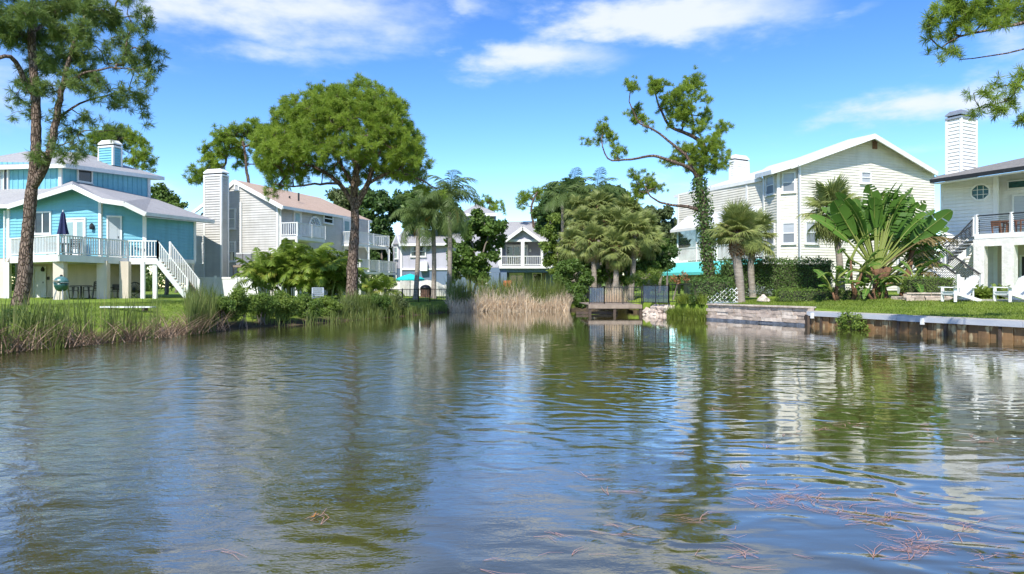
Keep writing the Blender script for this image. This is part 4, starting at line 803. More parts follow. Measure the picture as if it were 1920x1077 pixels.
def tuft(n, length, width, a0=10, a1=95, shoot=.5, droop=.12):
    th = np.radians(a0+(a1-a0)*rng.random(n)**.8); ph = rng.random(n)*2*math.pi; l = length*(.75+.35*rng.random(n))
    d = np.stack([np.sin(th)*np.cos(ph), np.sin(th)*np.sin(ph), np.cos(th)], 1); base = np.zeros((n, 3)); base[:, 2] = (rng.random(n)-.5)*shoot*length
    s = np.cross(d, rng.normal(size=(n, 3))); s /= np.linalg.norm(s, axis=1, keepdims=True)
    mid = base+d*l[:, None]*.6; tip = base+d*l[:, None]; tip[:, 2] -= droop*l
    V = np.stack([base-s*width*.35, base+s*width*.35, mid+s*width*.5, tip, mid-s*width*.5], 1).reshape(-1, 3); k = np.arange(n)[:, None]*5
    Fc = np.concatenate([np.stack([k, k+1, k+2], 2).reshape(-1, 3), np.stack([k, k+2, k+4], 2).reshape(-1, 3), np.stack([k+4, k+2, k+3], 2).reshape(-1, 3)]); return V, Fc
def leaves(P, D, size, aspect=.45, var=None, flat=.35):
    """one folded leaf of four corners at each point"""
    n = len(P); a, b, c = frames(D); tilt = rng.normal(size=(n, 3))*flat; c = c+tilt; c /= np.linalg.norm(c, axis=1, keepdims=True)
    a, b, c = frames(c); S = (size*(.6+.7*rng.random(n)))[:, None]
    V = np.stack([P, P+a*S*.5+b*S*aspect*.5+c*S*.08, P+a*S, P+a*S*.5-b*S*aspect*.5+c*S*.08], 1).reshape(-1, 3)
    k = np.arange(n)[:, None]*4; return V, k+np.arange(4)[None], np.repeat(var if var is not None else rng.random(n)*.6, 4)
def ball(c, r, n, inner=.0, squash=1.0):
    d = rng.normal(size=(n, 3)); d /= np.linalg.norm(d, axis=1, keepdims=True); rad = (inner+(1-inner)*rng.random(n))**(1/2.2) if inner == 0 else inner+(1-inner)*rng.random(n)
    p = d*(np.asarray(r)*rad[:, None] if np.ndim(r) == 0 else rad[:, None]*np.asarray(r)); p[:, 2] *= squash; return np.asarray(c)+p, d
def smooth(pts, step=.25, jit=0.0):
    P = [Vector(p) for p in pts]; out = []
    for i in range(len(P)-1):
        p0, p1, p2, p3 = P[max(i-1, 0)], P[i], P[i+1], P[min(i+2, len(P)-1)]; n = max(2, int((p2-p1).length/step))
        for k in range(n):
            t = k/n; q = .5*((2*p1)+(p2-p0)*t+(2*p0-5*p1+4*p2-p3)*t*t+(3*p1-p0-3*p2+p3)*t**3); out.append(q)
    out.append(P[-1])
    if jit: out = [out[0]]+[q+Vector(rng.normal(size=3)*jit) for q in out[1:-1]]+[out[-1]]
    return out
def trunk_mesh(path, r0, r1, n=16, rough=.06, flare=.35, lumps=True):
    path = smooth(path, .14); L_ = len(path); mb = MB(); rad = []
    for i in range(L_): t = i/(L_-1); rad.append((r0*(1-t)+r1*t)*(1+flare*max(0, 1-t*9)**2))
    mb.tube(path, rad, n); v = np.array(mb.v); b = np.repeat(np.array([tuple(p) for p in path]), n, 0)
    if lumps:
        ph = np.tile(np.arange(n), L_); row = np.repeat(np.arange(L_), n); k = 1+rough*(np.sin(ph*2.1+row*.35)+.8*np.sin(ph*4.3-row*.8+1)+rng.normal(size=len(v))*.5); v = b+(v-b)*k[:, None]; mb.v = [tuple(q) for q in v]
    return mb
def grow(limbs, targets, tip=.012, power=2.3, curve=.12, keep=.0):
    """twigs from the limbs to every target point; girth follows the number of shoots carried"""
    nodes, par, rmin = [], [], []
    for pts, r0, r1 in limbs:
        q = smooth(pts, .3); base = len(nodes)
        for i, p in enumerate(q):
            if i == 0: 
                pr = -1
                if nodes: A_ = np.array(nodes); pr = int(((A_-np.array(p))**2).sum(1).argmin())
            else: pr = len(nodes)-1
            nodes.append(tuple(p)); par.append(pr); t = i/(len(q)-1); rmin.append(r0*(1-t)+r1*t)
    nm = len(nodes); T = np.asarray(targets); A_ = np.array(nodes); dist = np.sqrt(((T[:, None]-A_[None])**2).sum(2)).min(1); order = dist.argsort()
    N_ = np.zeros((nm+2*len(T), 3)); N_[:nm] = A_; cnt = nm; segs = []
    for ti in order:
        t = T[ti]; dd = N_[:cnt]-t; cost = np.sqrt((dd**2).sum(1))+np.maximum(0, dd[:, 2])*.35; j = int(cost.argmin())
        mid = (N_[j]+t)/2+rng.normal(size=3)*curve*np.sqrt(((N_[j]-t)**2).sum()); mid[2] += .06
        N_[cnt] = mid; par.append(j); N_[cnt+1] = t; par.append(cnt); cnt += 2
    w = np.zeros(cnt); w[nm+1::2] = 1
    for i in range(cnt-1, 0, -1):
        if par[i] >= 0: w[par[i]] += w[i]
    rad = tip*np.maximum(w, 1)**(1/power)
    for i in range(nm): rad[i] = max(min(rad[i], rmin[i]*1.05), rmin[i]*.9)
    mb = MB()
    for i in range(nm, cnt):
        p = par[i]; ra = min(rad[p], rad[i]*1.7); mb.tube([N_[p], N_[i]], [ra, rad[i]], 5 if rad[i] > .02 else 4, False)
    return mb
def tree_root(name, px, d, label, cat='tree', group=None, z=None):
    x, y = gx(px, d); return thing(name, (x, y, gz(x, y)-.05 if z is None else z), label, cat, group)
def pine(name, label, base, limbs, targets, mat='pine', needle=.24, width=.02, nn=46, per=4, spread=.2, tip=.012, scale=(1.0, 1.0), trunk_n=18, up=.5, group=None):
    tp, r0, r1 = limbs[0]; R = thing(name, tuple(tp[0]), label, 'tree', group)
    trunk_mesh(tp, r0, r1, trunk_n).build('trunk', mt['bark'], R, True)
    br = grow(limbs, targets, tip)
    for pts, a, b in limbs[1:]: br.tube(smooth(pts, .25, .012), np.linspace(a, b, len(smooth(pts, .25))), 9)
    br.build('branches', mt['bark'], R, True)
    T = np.asarray(targets)
    P = np.repeat(T, per, 0)+rng.normal(size=(len(T)*per, 3))*spread; cen = T.mean(0); D = (P-cen)/np.linalg.norm(P-cen, axis=1, keepdims=True)*.5+rng.normal(size=P.shape)*.45; D[:, 2] += up
    S = scale[0]+(scale[1]-scale[0])*rng.random(len(P)); var = np.repeat(rng.random(len(T))*.5, per)+rng.random(len(P))*.2
    V, Fc, A_ = scatter([tuft(nn, needle, width) for _ in range(7)], P, D, S, var); np_mesh('crown', V, Fc, lm[mat], R, A_)
    return R
def apart(P, r):
    """keep only points at least r from each other"""
    keep = []
    for p in np.asarray(P):
        if not keep or min(((np.array(keep)-p)**2).sum(1)) > r*r: keep.append(p)
    return np.array(keep)
def cl(cs, d, dd=.6, dens=1.0):
    """targets from clusters given as (px, py, radius in px[, depth shift])"""
    out = []
    for c in cs:
        px, py, r = c[:3]; sh = c[3] if len(c) > 3 else (rng.random()-.5)*2*dd; D_ = d+sh; R_ = r/F*D_; n = max(1, int(dens*(r/7.0)**2*1.3)); p, _ = ball(at(px, py, D_), R_, n); p[:, 1] = at(px, py, D_).y+(p[:, 1]-at(px, py, D_).y)*1.0; out.append(p)
    return np.concatenate(out)
def leafy(R, clumps, mat, size, n_per, aspect=.5, name='crown', flat=.6, inner=.55, up=.3, squash=.85):
    """crown of leaf clumps: clumps are (centre, radius)"""
    P, D, A_ = [], [], []
    for c, r in clumps:
        n = int(n_per*(r**2)); p, d = ball(c, r, n, inner, squash); v = rng.random()*.45; d[:, 2] += up; P.append(p); D.append(d); A_.append(v+rng.random(n)*.2)
    P, D, A_ = np.concatenate(P), np.concatenate(D), np.concatenate(A_); V, Fc, A2 = leaves(P, D, np.full(len(P), size), aspect, A_, flat); return np_mesh(name, V, Fc, lm[mat], R, A2)
def clumps_px(cs, d, dd=1.0, sub=4, subr=.55):
    """break up px ellipses into smaller clumps"""
    out = []
    for c in cs:
        px, py, r = c[:3]; sh = c[3] if len(c) > 3 else (rng.random()-.5)*2*dd; D_ = d+sh; R_ = r/F*D_; ce = np.array(at(px, py, D_))
        for _ in range(sub): p, _d = ball(ce, R_*.8, 1); out.append((p[0], R_*subr*(.7+.5*rng.random())))
    return out
def broadleaf(name, px, d, label, cs, mat='broad', size=.22, n_per=900, stems=None, dd=1.2, sub=6, subr=.55, cat='tree', group=None, aspect=.5, tr=.18, bark='bark_grey', zbase=None):
    R = tree_root(name, px, d, label, cat, group, zbase); cp = clumps_px(cs, d, dd, sub, subr); leafy(R, cp, mat, size, n_per*3.2, aspect)
    b = R.location; C_ = np.array([c for c, r in cp]); top = C_.mean(0)
    stems = stems or [[tuple(b), tuple(b*.5+Vector(top)*.5+Vector((.2, 0, 0))), tuple(Vector(top))]]
    mb = MB()
    for s in stems: q = smooth(s, .3, .02); mb.tube(q, np.linspace(tr, tr*.45, len(q)), 9)
    mb.build('trunk', mt[bark], R, True)
    g = grow([(s, tr, tr*.45) for s in stems], C_, .018); g.build('branches', mt[bark], R, True); return R
# ------------------------------------------------------------------ leaf shapes for palms
def mesh_np(name, V, Fc, mat, attr=None):
    o = np_mesh(name, V, Fc, mat, None, attr); me = o.data; bpy.data.objects.remove(o); return me
def mesh_mb(name, parts, mats):
    """one mesh of several MB pieces with a material each"""
    V, Fc, mi = [], [], []
    for k, m in enumerate(parts): n = len(V); V += m.v; Fc += [tuple(i+n for i in f) for f in m.f]; mi += [k]*len(m.f)
    me = bpy.data.meshes.new(name); me.from_pydata(V, [], Fc); 
    for m in mats: me.materials.append(m)
    me.polygons.foreach_set('material_index', mi); a = me.attributes.new('var', 'FLOAT', 'POINT'); a.data.foreach_set('value', np.full(len(V), .25+.3*rng.random(), dtype=np.float32)); me.update(); return me
def fan_leaf(P=.7, L=.9, n=34, droop=.35, mat='fan', width=.055, span=125):
    st = MB(); st.tube([(0, 0, 0), (P*.5, 0, .03), (P, 0, 0)], [.022, .016, .012], 5); b = MB()
    for i in range(n):
        a = math.radians(-span+2*span*i/(n-1))+rng.normal()*.02; l = L*(1-.28*abs(a)/2.2)*(.92+.14*rng.random()); dx, dy = math.cos(a), math.sin(a); sx, sy = -dy, dx; dr = droop*(.6+.8*rng.random()); w = width
        pts = [(0, 0), (.35, .0), (.68, -.10), (1.0, -.42-.25*rng.random())]; ws = [.2, 1.0, .7, .06]; V = []
        for (t, zz), k in zip(pts, ws):
            x, y = P+dx*l*t*(1-.12*t*dr), dy*l*t*(1-.12*t*dr); z = zz*l*dr+.10*L*math.cos(a)*t*(1-t)
            V += [(x-sx*w*k/2, y-sy*w*k/2, z-.25*w*k), (x, y, z+.2*w*k), (x+sx*w*k/2, y+sy*w*k/2, z-.25*w*k)]
        b.add(V, [(3*j+e, 3*j+e+1, 3*j+e+4, 3*j+e+3) for j in range(3) for e in (0, 1)])
    return mesh_mb('fan_leaf', [st, b], [lm['petiole'] if mat != 'fan_dead' else lm['fan_dead'], lm[mat]])
def feather_leaf(L=2.2, n=30, a0=55, a1=-60, ll=.5, droop=.6, mat='feather', width=.04, bare=.15):
    st = MB(); ang = np.radians(np.linspace(a0, a1, 13)); dl = L/12; P = [(0.0, 0.0)]
    for k in range(12): P.append((P[-1][0]+dl*math.cos(ang[k]), P[-1][1]+dl*math.sin(ang[k])))
    st.tube([(x, 0, z) for x, z in P], np.linspace(.022, .006, 13), 5); b = MB()
    for i in range(n):
        t = bare+(1-bare)*i/(n-1); f = t*12; k = min(11, int(f)); fr = f-k; x = P[k][0]+(P[k+1][0]-P[k][0])*fr; z = P[k][1]+(P[k+1][1]-P[k][1])*fr; an = ang[k]
        l = ll*(math.sin(math.pi*(.18+.78*t))**.7)*(.85+.3*rng.random())
        for s in (-1, 1):
            fw = .55+.3*rng.random(); d = Vector((math.cos(an)*fw, s, math.sin(an)*fw+.25)).normalized(); dr = droop*(.6+.8*rng.random()); o = Vector((x, 0, z)); V = []
            wd = Vector((math.cos(an), 0, math.sin(an)))*width
            for u, w in ((0, .5), (.45, 1), (.8, .7), (1, .08)): c = o+d*(l*u)-Vector((0, 0, dr*l*u*u)); V += [c-wd*w*.5, c+wd*w*.5]
            b.add(V, [(2*j, 2*j+1, 2*j+3, 2*j+2) for j in range(3)])
    return mesh_mb('frond', [st, b], [lm['petiole'] if mat == 'areca' else lm[mat], lm[mat]])
def paddle_leaf(P=2.0, L=1.9, Wd=.6, split=.35, droop=.25, mat='paddle', n=16, arch=.3):
    st = MB(); pts = []
    for k in range(11): t = k/10*(P+L); b_ = max(0, t-P)/L; pts.append((t-(b_**2)*arch*L*.35, 0, -(b_**2)*arch*L*.75))
    st.tube(pts[:7], np.linspace(.055, .026, 7), 6); st.tube(pts[6:], np.linspace(.026, .008, 5), 5); b = MB()
    f = lambda t: (P+L*t-(t**2)*arch*L*.35, -(t**2)*arch*L*.75)
    for s in (-1, 1):
        i = 0
        while i < n:
            run = 1
            while rng.random() > split and i+run < n and run < 6: run += 1
            dr = droop*(.3+1.5*rng.random()); V = []
            for j in range(run+1):
                t = (i+j)/n; e = .012 if j in (0, run) else 0; tt = t+(e if j == 0 else -e); x, z = f(tt); w = Wd*.5*(math.sin(math.pi*min(1, max(0.0, .06+.94*tt)))**.55)*(.93+.1*rng.random())
                for u in (0, .5, 1): V.append((x+.22*w*u, s*w*u, z+.18*w*u-dr*w*u*u*1.2))
            b.add(V, [(3*j+e, 3*j+e+1, 3*j+e+4, 3*j+e+3) for j in range(run) for e in (0, 1)]); i += run
    return mesh_mb('paddle_leaf', [st, b], [lm['petiole'] if mat == 'paddle' else lm[mat], lm[mat]])
def put_leaf(me, parent, p, az, elv, s=1.0, roll=0.0, name='leaf'):
    o = bpy.data.objects.new(name, me); col.objects.link(o); o.parent = parent
    o.matrix_basis = Matrix.Translation(Vector(p)-origin(parent)) @ Matrix.Rotation(az, 4, 'Z') @ Matrix.Rotation(-elv, 4, 'Y') @ Matrix.Rotation(roll, 4, 'X') @ Matrix.Scale(s, 4); return o
FAN = [fan_leaf(.65, .85, droop=d_) for d_ in (.25, .45, .7, .55)]; FAN_S = [fan_leaf(.6, .72, 24, d_, 'fan', .075, 115) for d_ in (.4, .8, 1.2, .6)]; FAN_D = [fan_leaf(.5, .8, droop=d_, mat='fan_dead', n=22) for d_ in (.9, 1.2)]
FEA = [feather_leaf(2.3, 34, a0, a1, .55, .9) for a0, a1 in ((60, -70), (45, -80), (70, -40), (30, -85))]
ARE = [feather_leaf(1.7, 26, a0, a1, .52, .6, 'areca', .07, .18) for a0, a1 in ((75, -20), (65, -45), (55, -60), (80, 10))]
PAD = [paddle_leaf(1.75, 2.15, .80, s_, d_) for s_, d_ in ((.25, .1), (.45, .35), (.7, .7), (.35, .2))]; PAD_O = [paddle_leaf(2.1, 1.9, .5, .8, 1.4, 'paddle_old', arch=.8) for _ in range(2)]
BAN = [paddle_leaf(.55, .95, .34, s_, .4, arch=a_) for s_, a_ in ((.1, .5), (.35, .9), (.2, 1.2))]
FER = [feather_leaf(.55, 22, a0, a1, .11, .3, 'fern', .022, .05) for a0, a1 in ((70, 5), (60, -30), (80, 30))]
def fan_palm(name, label, path, r0, r1, n=34, s=1.0, dead=6, boots=0.0, group=None, lo=-55, cat='palm tree', kit=None):
    R = thing(name, tuple(path[0]), label, cat, group); p = smooth(path, .12); mb = trunk_mesh(path, r0, r1, 12, .03, .25); mb.build('trunk', mt['palm_trunk'], R, True); top = p[-1]
    if boots:
        bm_ = MB(); k = 0
        z = 0
        while z < boots:
            for j in range(6): a = j*1.047+k*.5; q = top-Vector((0, 0, z)); d = Vector((math.cos(a), math.sin(a), .75)); bm_.bar(q+d*.04, q+Vector((math.cos(a)*(r1+.16), math.sin(a)*(r1+.16), .22)), .10, .05)
            z += .11; k += 1
        bm_.build('leaf_boots', mt['boots'], R)
    for i in range(n):
        t = i/(n-1); el = math.radians(82-(82-lo)*t+rng.normal()*7); az = i*2.39996+rng.normal()*.2; put_leaf((kit or FAN)[min(3, int(t*3)) if rng.random() < .7 else rng.integers(0, 4)], R, top+Vector((0, 0, .12-.25*t)), az, el, s*(.85+.3*rng.random()), rng.normal()*.3, 'fan_leaf')
    for i in range(dead): put_leaf(FAN_D[i % 2], R, top-Vector((0, 0, .15+.1*rng.random())), rng.random()*6.28, math.radians(-70+rng.normal()*10), s*(.8+.3*rng.random()), 0, 'dry_leaf')
    return R
# ------------------------------------------------------------------ trees
def main_pine():
    d = 33; g = gz(*gx(661, d)); T = lambda px, py, s=0.0: at(px, py, d+s)
    tr = [(*gx(659, d), g-.1), T(661, 500), T(664, 450), T(666, 410), T(664, 378), T(664, 345), T(668, 310), T(662, 275)]
    limbs = [(tr, .30, .11), ([T(665, 392), T(683, 360, -.3), T(694, 330, -.5), T(705, 300, -.6), T(722, 270, -.7)], .17, .05), ([T(664, 385), T(640, 350, .3), T(612, 325, .5), T(575, 310, .4), T(540, 322, .2)], .14, .04),
             ([T(663, 350), T(640, 310, 1), T(620, 270, 1.4), T(600, 235, 1.5)], .10, .03), ([T(690, 345, -.5), T(730, 325, -.9), T(770, 330, -.7), T(815, 352, -.4)], .09, .03), ([T(664, 370), T(672, 330, -1.2), T(655, 290, -2.0), T(630, 250, -2.4)], .10, .03),
             ([T(666, 330), T(690, 280, 1.2), T(712, 235, 1.8)], .09, .03), ([T(640, 345, .3), T(590, 345, -.8), T(550, 350, -1.2), T(515, 345, -1.0)], .07, .025)]
    # umbrella crown: shoots lie over a dome, thinner inside
    P = []
    while len(P) < 1500:
        v = rng.normal(size=3); v /= np.linalg.norm(v)
        if v[2] < -.02: continue
        r = .80+.22*rng.random() if rng.random() < .86 else .6+.2*rng.random(); k = 1+.04*math.sin(5*v[0]+3*v[1])+.03*math.sin(9*v[1]-4*v[2])
        P.append((v[0]*3.85*r*k, v[1]*3.6*r*k, v[2]*4.0*r*k))
    P = np.array(P)+np.array(T(652, 316))
    side = cl([(520, 320, 26), (505, 350, 18), (540, 340, 20), (500, 305, 20), (560, 330, 18), (790, 320, 20), (800, 345, 14), (765, 330, 18), (735, 320, 14), (700, 290, 12), (600, 300, 12), (645, 318, 10), (610, 270, 14), (575, 285, 16), (740, 280, 14)], d, 1.5, .8)
    low = cl([(775, 345, 12), (800, 358, 13), (826, 368, 12)], d, .5, .8)
    pine('umbrella_pine', 'big round-crowned pine with straight trunk before the grey house', None, limbs, apart(np.concatenate([P, side, low]), .33), 'pine', .28, .015, 58, 5, .13, .010, (.7, 1.2), up=.45)
main_pine()
def leaning_pine():
    d = 36; g = gz(*gx(1331, d)); T = lambda px, py, s=0.0: at(px, py, d+s)
    tr = [(*gx(1332, d), g-.1), T(1330, 515), T(1326, 470), T(1322, 430), T(1318, 385), T(1311, 345), T(1315, 315), T(1323, 290)]
    limbs = [(tr, .30, .13), ([T(1323, 290), T(1318, 270, .1), T(1300, 257, .2), T(1278, 247, .2), T(1256, 237, .3), T(1243, 215, .3), T(1232, 190, .2), T(1229, 170, .2)], .13, .03),
             ([T(1312, 345), T(1300, 322, -.3), T(1280, 310, -.5), T(1256, 301, -.6), T(1225, 293, -.6), T(1195, 297, -.6), T(1160, 301, -.7), T(1140, 298, -.7), T(1130, 275, -.7), T(1128, 258, -.7)], .11, .025),
             ([T(1301, 322, -.3), T(1285, 290, -.4), T(1266, 275, -.4), T(1245, 258, -.4), T(1225, 243, -.4), T(1200, 232, -.4), T(1190, 215, -.4), T(1180, 190, -.4), T(1183, 165, -.4)], .09, .02),
             ([T(1313, 395), T(1290, 388, -.2), T(1262, 385, -.3), T(1238, 379, -.3), T(1220, 368, -.3), T(1210, 350, -.3)], .10, .03), ([T(1323, 292), T(1335, 270, .3), T(1345, 258, .3), T(1353, 245, .3)], .06, .02),
             ([T(1300, 258, .2), T(1300, 230, .3), T(1295, 200, .4), T(1302, 170, .5)], .07, .02), ([T(1278, 247, .2), T(1282, 222, .2), T(1268, 200, .2)], .05, .02)]
    cs = [(1184, 161, 15), (1231, 165, 17), (1256, 189, 20), (1300, 157, 21), (1319, 185, 12), (1194, 216, 16), (1213, 230, 12), (1272, 222, 21), (1288, 200, 18), (1321, 222, 14), (1309, 240, 16), (1355, 242, 13), (1341, 263, 15), (1325, 283, 24), (1350, 296, 20), (1292, 283, 19),
          (1272, 296, 17), (1256, 304, 11), (1305, 308, 22), (1341, 312, 15), (1133, 243, 13), (1149, 259, 12), (1104, 265, 9), (1120, 262, 9), (1162, 287, 12), (1207, 341, 19), (1223, 349, 13), (1198, 357, 15), (1239, 355, 8), (1187, 332, 10), (1245, 165, 12), (1275, 170, 12), (1240, 205, 10)]
    R = pine('leaning_pine', 'crooked pine with vine-wrapped trunk and bare reaching limbs beside the teal awning', None, limbs, apart(cl(cs, d, .5, 3.0), .20), 'pine', .25, .016, 52, 4, .12, .009, (.65, 1.1), up=.35)
    # vine climbing the trunk
    q = smooth(tr, .05); P, D = [], []
    for i, p in enumerate(q):
        if p.z > Zp(335, d): break
        dens = 24 if p.z > Zp(470, d) else 18
        for _ in range(dens): a = rng.random()*6.283; r = .26+.17*rng.random()*(1.6 if Zp(430, d) < p.z < Zp(350, d) else 1.0); P.append((p.x+r*math.cos(a), p.y+r*math.sin(a), p.z+rng.normal()*.04)); D.append((math.cos(a), math.sin(a), .3))
    V, Fc, A_ = leaves(np.array(P), np.array(D), np.full(len(P), .14), .7, None, .6); np_mesh('climbing_vine', V, Fc, lm['hedge'], R, A_)
leaning_pine()
def left_pine():
    d = 25; g = gz(*gx(40, d)); T = lambda px, py, s=0.0: at(px, py, d+s)
    tr = [(*gx(36, d), g-.1), T(46, 520), T(50, 460), T(55, 400), T(60, 355), T(66, 300), T(68, 240), T(66, 170), T(60, 90), T(62, 0), T(70, -90)]
    limbs = [(tr, .235, .08), ([T(60, 352), T(80, 322, -.2), T(95, 280, -.3), T(106, 225, -.3), T(118, 160, -.4), T(135, 95, -.4), T(160, 30, -.5)], .16, .05), ([T(66, 180), T(45, 150, -.4), T(30, 115, -.8), T(8, 105, -1.2), T(-30, 120, -1.4)], .11, .05),
             ([T(118, 160, -.4), T(150, 140, -.9), T(190, 130, -1.2), T(235, 128, -1.3)], .06, .02), ([T(106, 225, -.3), T(150, 195, .5), T(195, 180, .8), T(240, 170, .9)], .05, .015), ([T(62, 60), T(110, 30, .8), T(170, 15, 1.2), T(230, 20, 1.4)], .07, .02), ([T(60, 80), T(20, 40, .6), T(-30, 10, .8)], .07, .02)]
    cs = [(267, 25, 12), (276, 50, 10), (252, 62, 12), (288, 92, 12), (265, 95, 14), (256, 118, 14), (279, 128, 12), (272, 150, 13), (235, 110, 16), (225, 75, 16), (205, 40, 22), (170, 20, 26), (130, 15, 28), (90, 20, 28), (50, 25, 28), (15, 30, 26), (30, 70, 22), (75, 65, 28), (115, 70, 26), (155, 65, 22),
          (150, 100, 22), (110, 110, 24), (70, 115, 24), (165, 130, 18), (195, 110, 12), (190, 150, 14), (150, 155, 16), (120, 150, 14), (60, 160, 18), (85, 165, 16), (240, 180, 14), (265, 185, 10), (280, 205, 9), (262, 222, 8), (230, 195, 10), (205, 175, 10), (205, 195, 10), (175, 175, 10), (165, 218, 12), (200, 238, 9), (225, 240, 8),
          (30, 185, 10), (25, 210, 8), (60, 210, 12), (45, 145, 12), (110, 215, 12), (130, 250, 12), (140, 275, 12), (115, 285, 14), (95, 255, 10), (150, 290, 9), (70, 285, 12), (160, 245, 8), (0, 55, 18), (-40, 30, 30), (-60, 80, 24), (-90, -10, 36), (0, -40, 40), (80, -50, 44), (160, -50, 38), (230, -30, 24), (60, -120, 46), (-60, -80, 36), (140, -120, 36), (240, -5, 14)]
    pine('shoreline_pine', 'tall dark pine with forked trunk on the near left bank', None, limbs, cl(cs, d, 1.3, 1.15), 'pine_dark', .31, .014, 52, 3, .14, .009, (.75, 1.1), up=.1)
left_pine()
def overhang_pine():
    d = 15; x, y = gx(2300, d); g = gz(x, y); T = lambda px, py, s=0.0: at(px, py, d+s)
    tr = [(x, y, g-.1), T(2300, 400), T(2290, 200), T(2280, 0), T(2270, -200)]
    limbs = [(tr, .28, .12), ([T(2285, 60), T(2150, 30), T(2030, 20), T(1930, 40), T(1860, 55), T(1800, 68), T(1765, 90)], .09, .015), ([T(2285, 40), T(2100, 40, .4), T(2000, 60, .4), T(1920, 92, .4), T(1860, 105, .4), T(1800, 112, .4)], .05, .01), ([T(2285, 90), T(2100, 80), T(1980, 90), T(1925, 140), T(1897, 180), T(1870, 195), T(1840, 205)], .05, .01), ([T(1925, 140), T(1905, 158), T(1870, 165), T(1838, 185)], .02, .008), ([T(1960, 110), T(1950, 190), T(1935, 225)], .02, .01)]
    cs = [(1748, 40, 14), (1742, 60, 10), (1765, 25, 16), (1775, 70, 12), (1790, 15, 18), (1795, 45, 14), (1815, 25, 16), (1815, 60, 10), (1765, 102, 11), (1785, 108, 10), (1790, 95, 8), (1845, 20, 18), (1855, 45, 14), (1880, 25, 18), (1900, 10, 18), (1880, 45, 10), (1925, 20, 22), (1960, 20, 26), (1990, 40, 22), (1800, -10, 22), (1850, -20, 24), (1920, -30, 26),
          (1828, 180, 8), (1845, 168, 9), (1868, 160, 9), (1880, 172, 8), (1840, 207, 9), (1862, 198, 9), (1880, 205, 9), (1875, 215, 7), (1900, 195, 9), (1905, 160, 10), (1912, 135, 9), (1930, 140, 14), (1890, 185, 7), (1925, 220, 12), (1945, 235, 14), (2020, 120, 30), (2060, 40, 30)]
    pine('overhanging_pine', 'pine whose boughs hang in over the top right corner', None, limbs, cl(cs, d, .5, 1.1), 'pine', .22, .011, 55, 2, .06, .006, (.75, 1.05), up=.25)
overhang_pine()
def far_pine(px, d, label, trunk, cs, r=.28):
    g = gz(*gx(px, d)); T = lambda a, b, s=0.0: at(a, b, d+s); tr = [(*gx(px, d), g-.1)]+[T(*q) for q in trunk]
    pine('far_pine', label, None, [(tr, r, r*.35)], apart(cl(cs, d, 1.6, 5.0), .34), 'pine', .42, .03, 42, 4, .2, .02, (.85, 1.2), 10)
far_pine(235, 62, 'airy pine rising behind the chimney of the blue house', [(232, 450), (230, 350), (226, 290), (222, 262)], [(185, 262, 15), (205, 254, 15), (228, 250, 14), (250, 262, 14), (268, 270, 11), (262, 290, 12), (275, 298, 9), (252, 305, 9), (275, 315, 8), (180, 280, 12), (215, 275, 12), (240, 285, 9), (200, 285, 9), (285, 305, 6), (170, 300, 10)])
far_pine(472, 66, 'broad pine standing behind the ridge of the grey house', [(470, 450), (466, 345), (462, 320), (460, 290), (455, 265)], [(385, 330, 12), (370, 318, 10), (362, 335, 9), (375, 345, 7), (395, 305, 14), (395, 280, 14), (415, 262, 16), (440, 250, 17), (470, 243, 17), (495, 248, 15), (480, 265, 15), (440, 275, 14), (420, 290, 13), (455, 290, 12), (490, 285, 13), (485, 310, 10), (500, 320, 9), (445, 305, 8), (410, 315, 10), (515, 270, 14)])
far_pine(925, 80, 'small flat-topped pine far behind the lavender house', [(922, 450), (920, 400), (918, 385)], [(900, 382, 8), (915, 378, 9), (930, 383, 8), (940, 392, 6), (922, 392, 8), (905, 392, 6)], .22)
far_pine(1012, 64, 'sparse half-bare pine left of the tangled palm thicket', [(1006, 470), (1000, 420), (996, 395), (1000, 375), (1008, 360)], [(985, 372, 11), (1005, 362, 11), (1022, 372, 10), (975, 385, 8), (1030, 355, 9), (1015, 390, 6)], .22)
# queen palms before the lavender house
def queen_palm(px0, px1, ytop, d, label, n=17, s=1.0, seed=0):
    g = gz(*gx(px0, d)); base = Vector((*gx(px0, d), g-.05)); top = at(px1, ytop, d); R = thing('queen_palm', tuple(base), label, 'palm tree', 'queen palms in a row before the lavender house')
    trunk_mesh([base, lerp(base, top, .5)+Vector((.05, 0, 0)), top], .17, .12, 12, .015, .4).build('trunk', mt['palm_trunk'], R, True)
    MB().tube([top-Vector((0, 0, .1)), top+Vector((0, 0, .45)), top+Vector((0, 0, .9))], [.15, .14, .05], 8).build('crownshaft', lm['feather'], R, True)
    for i in range(n): t = i/(n-1); put_leaf(FEA[min(3, int(t*4))], R, top+Vector((0, 0, .7-.4*t)), i*2.4+seed, math.radians(42-88*t), s*(.85+.25*rng.random()), rng.normal()*.2, 'frond')
    m = MB()
    for k in range(26): a = seed+.6+rng.random()*.7; l = .5+.5*rng.random(); o = top+Vector((math.cos(a)*.25, math.sin(a)*.25, .1)); m.tube([o, o+Vector((math.cos(a)*.25, math.sin(a)*.25, -.15)), o+Vector((math.cos(a)*.35+rng.normal()*.08, math.sin(a)*.35+rng.normal()*.08, -l))], [.012, .01, .006], 3)
    m.build('fruit_stalk', M('orange_fruit_stalk', (.42, .25, .04), .8, (.3, .2, .04), 5), R)
queen_palm(779, 784, 425, 43, 'leftmost queen palm, shorter, beside the turquoise umbrella', 24, .95, 1)
queen_palm(813, 812, 410, 44.5, 'middle queen palm of the row, behind the brick oven', 24, 1.0, 3)
queen_palm(841, 843, 395, 42, 'rightmost and tallest queen palm, at the edge of the dry reeds', 28, 1.12, 5)
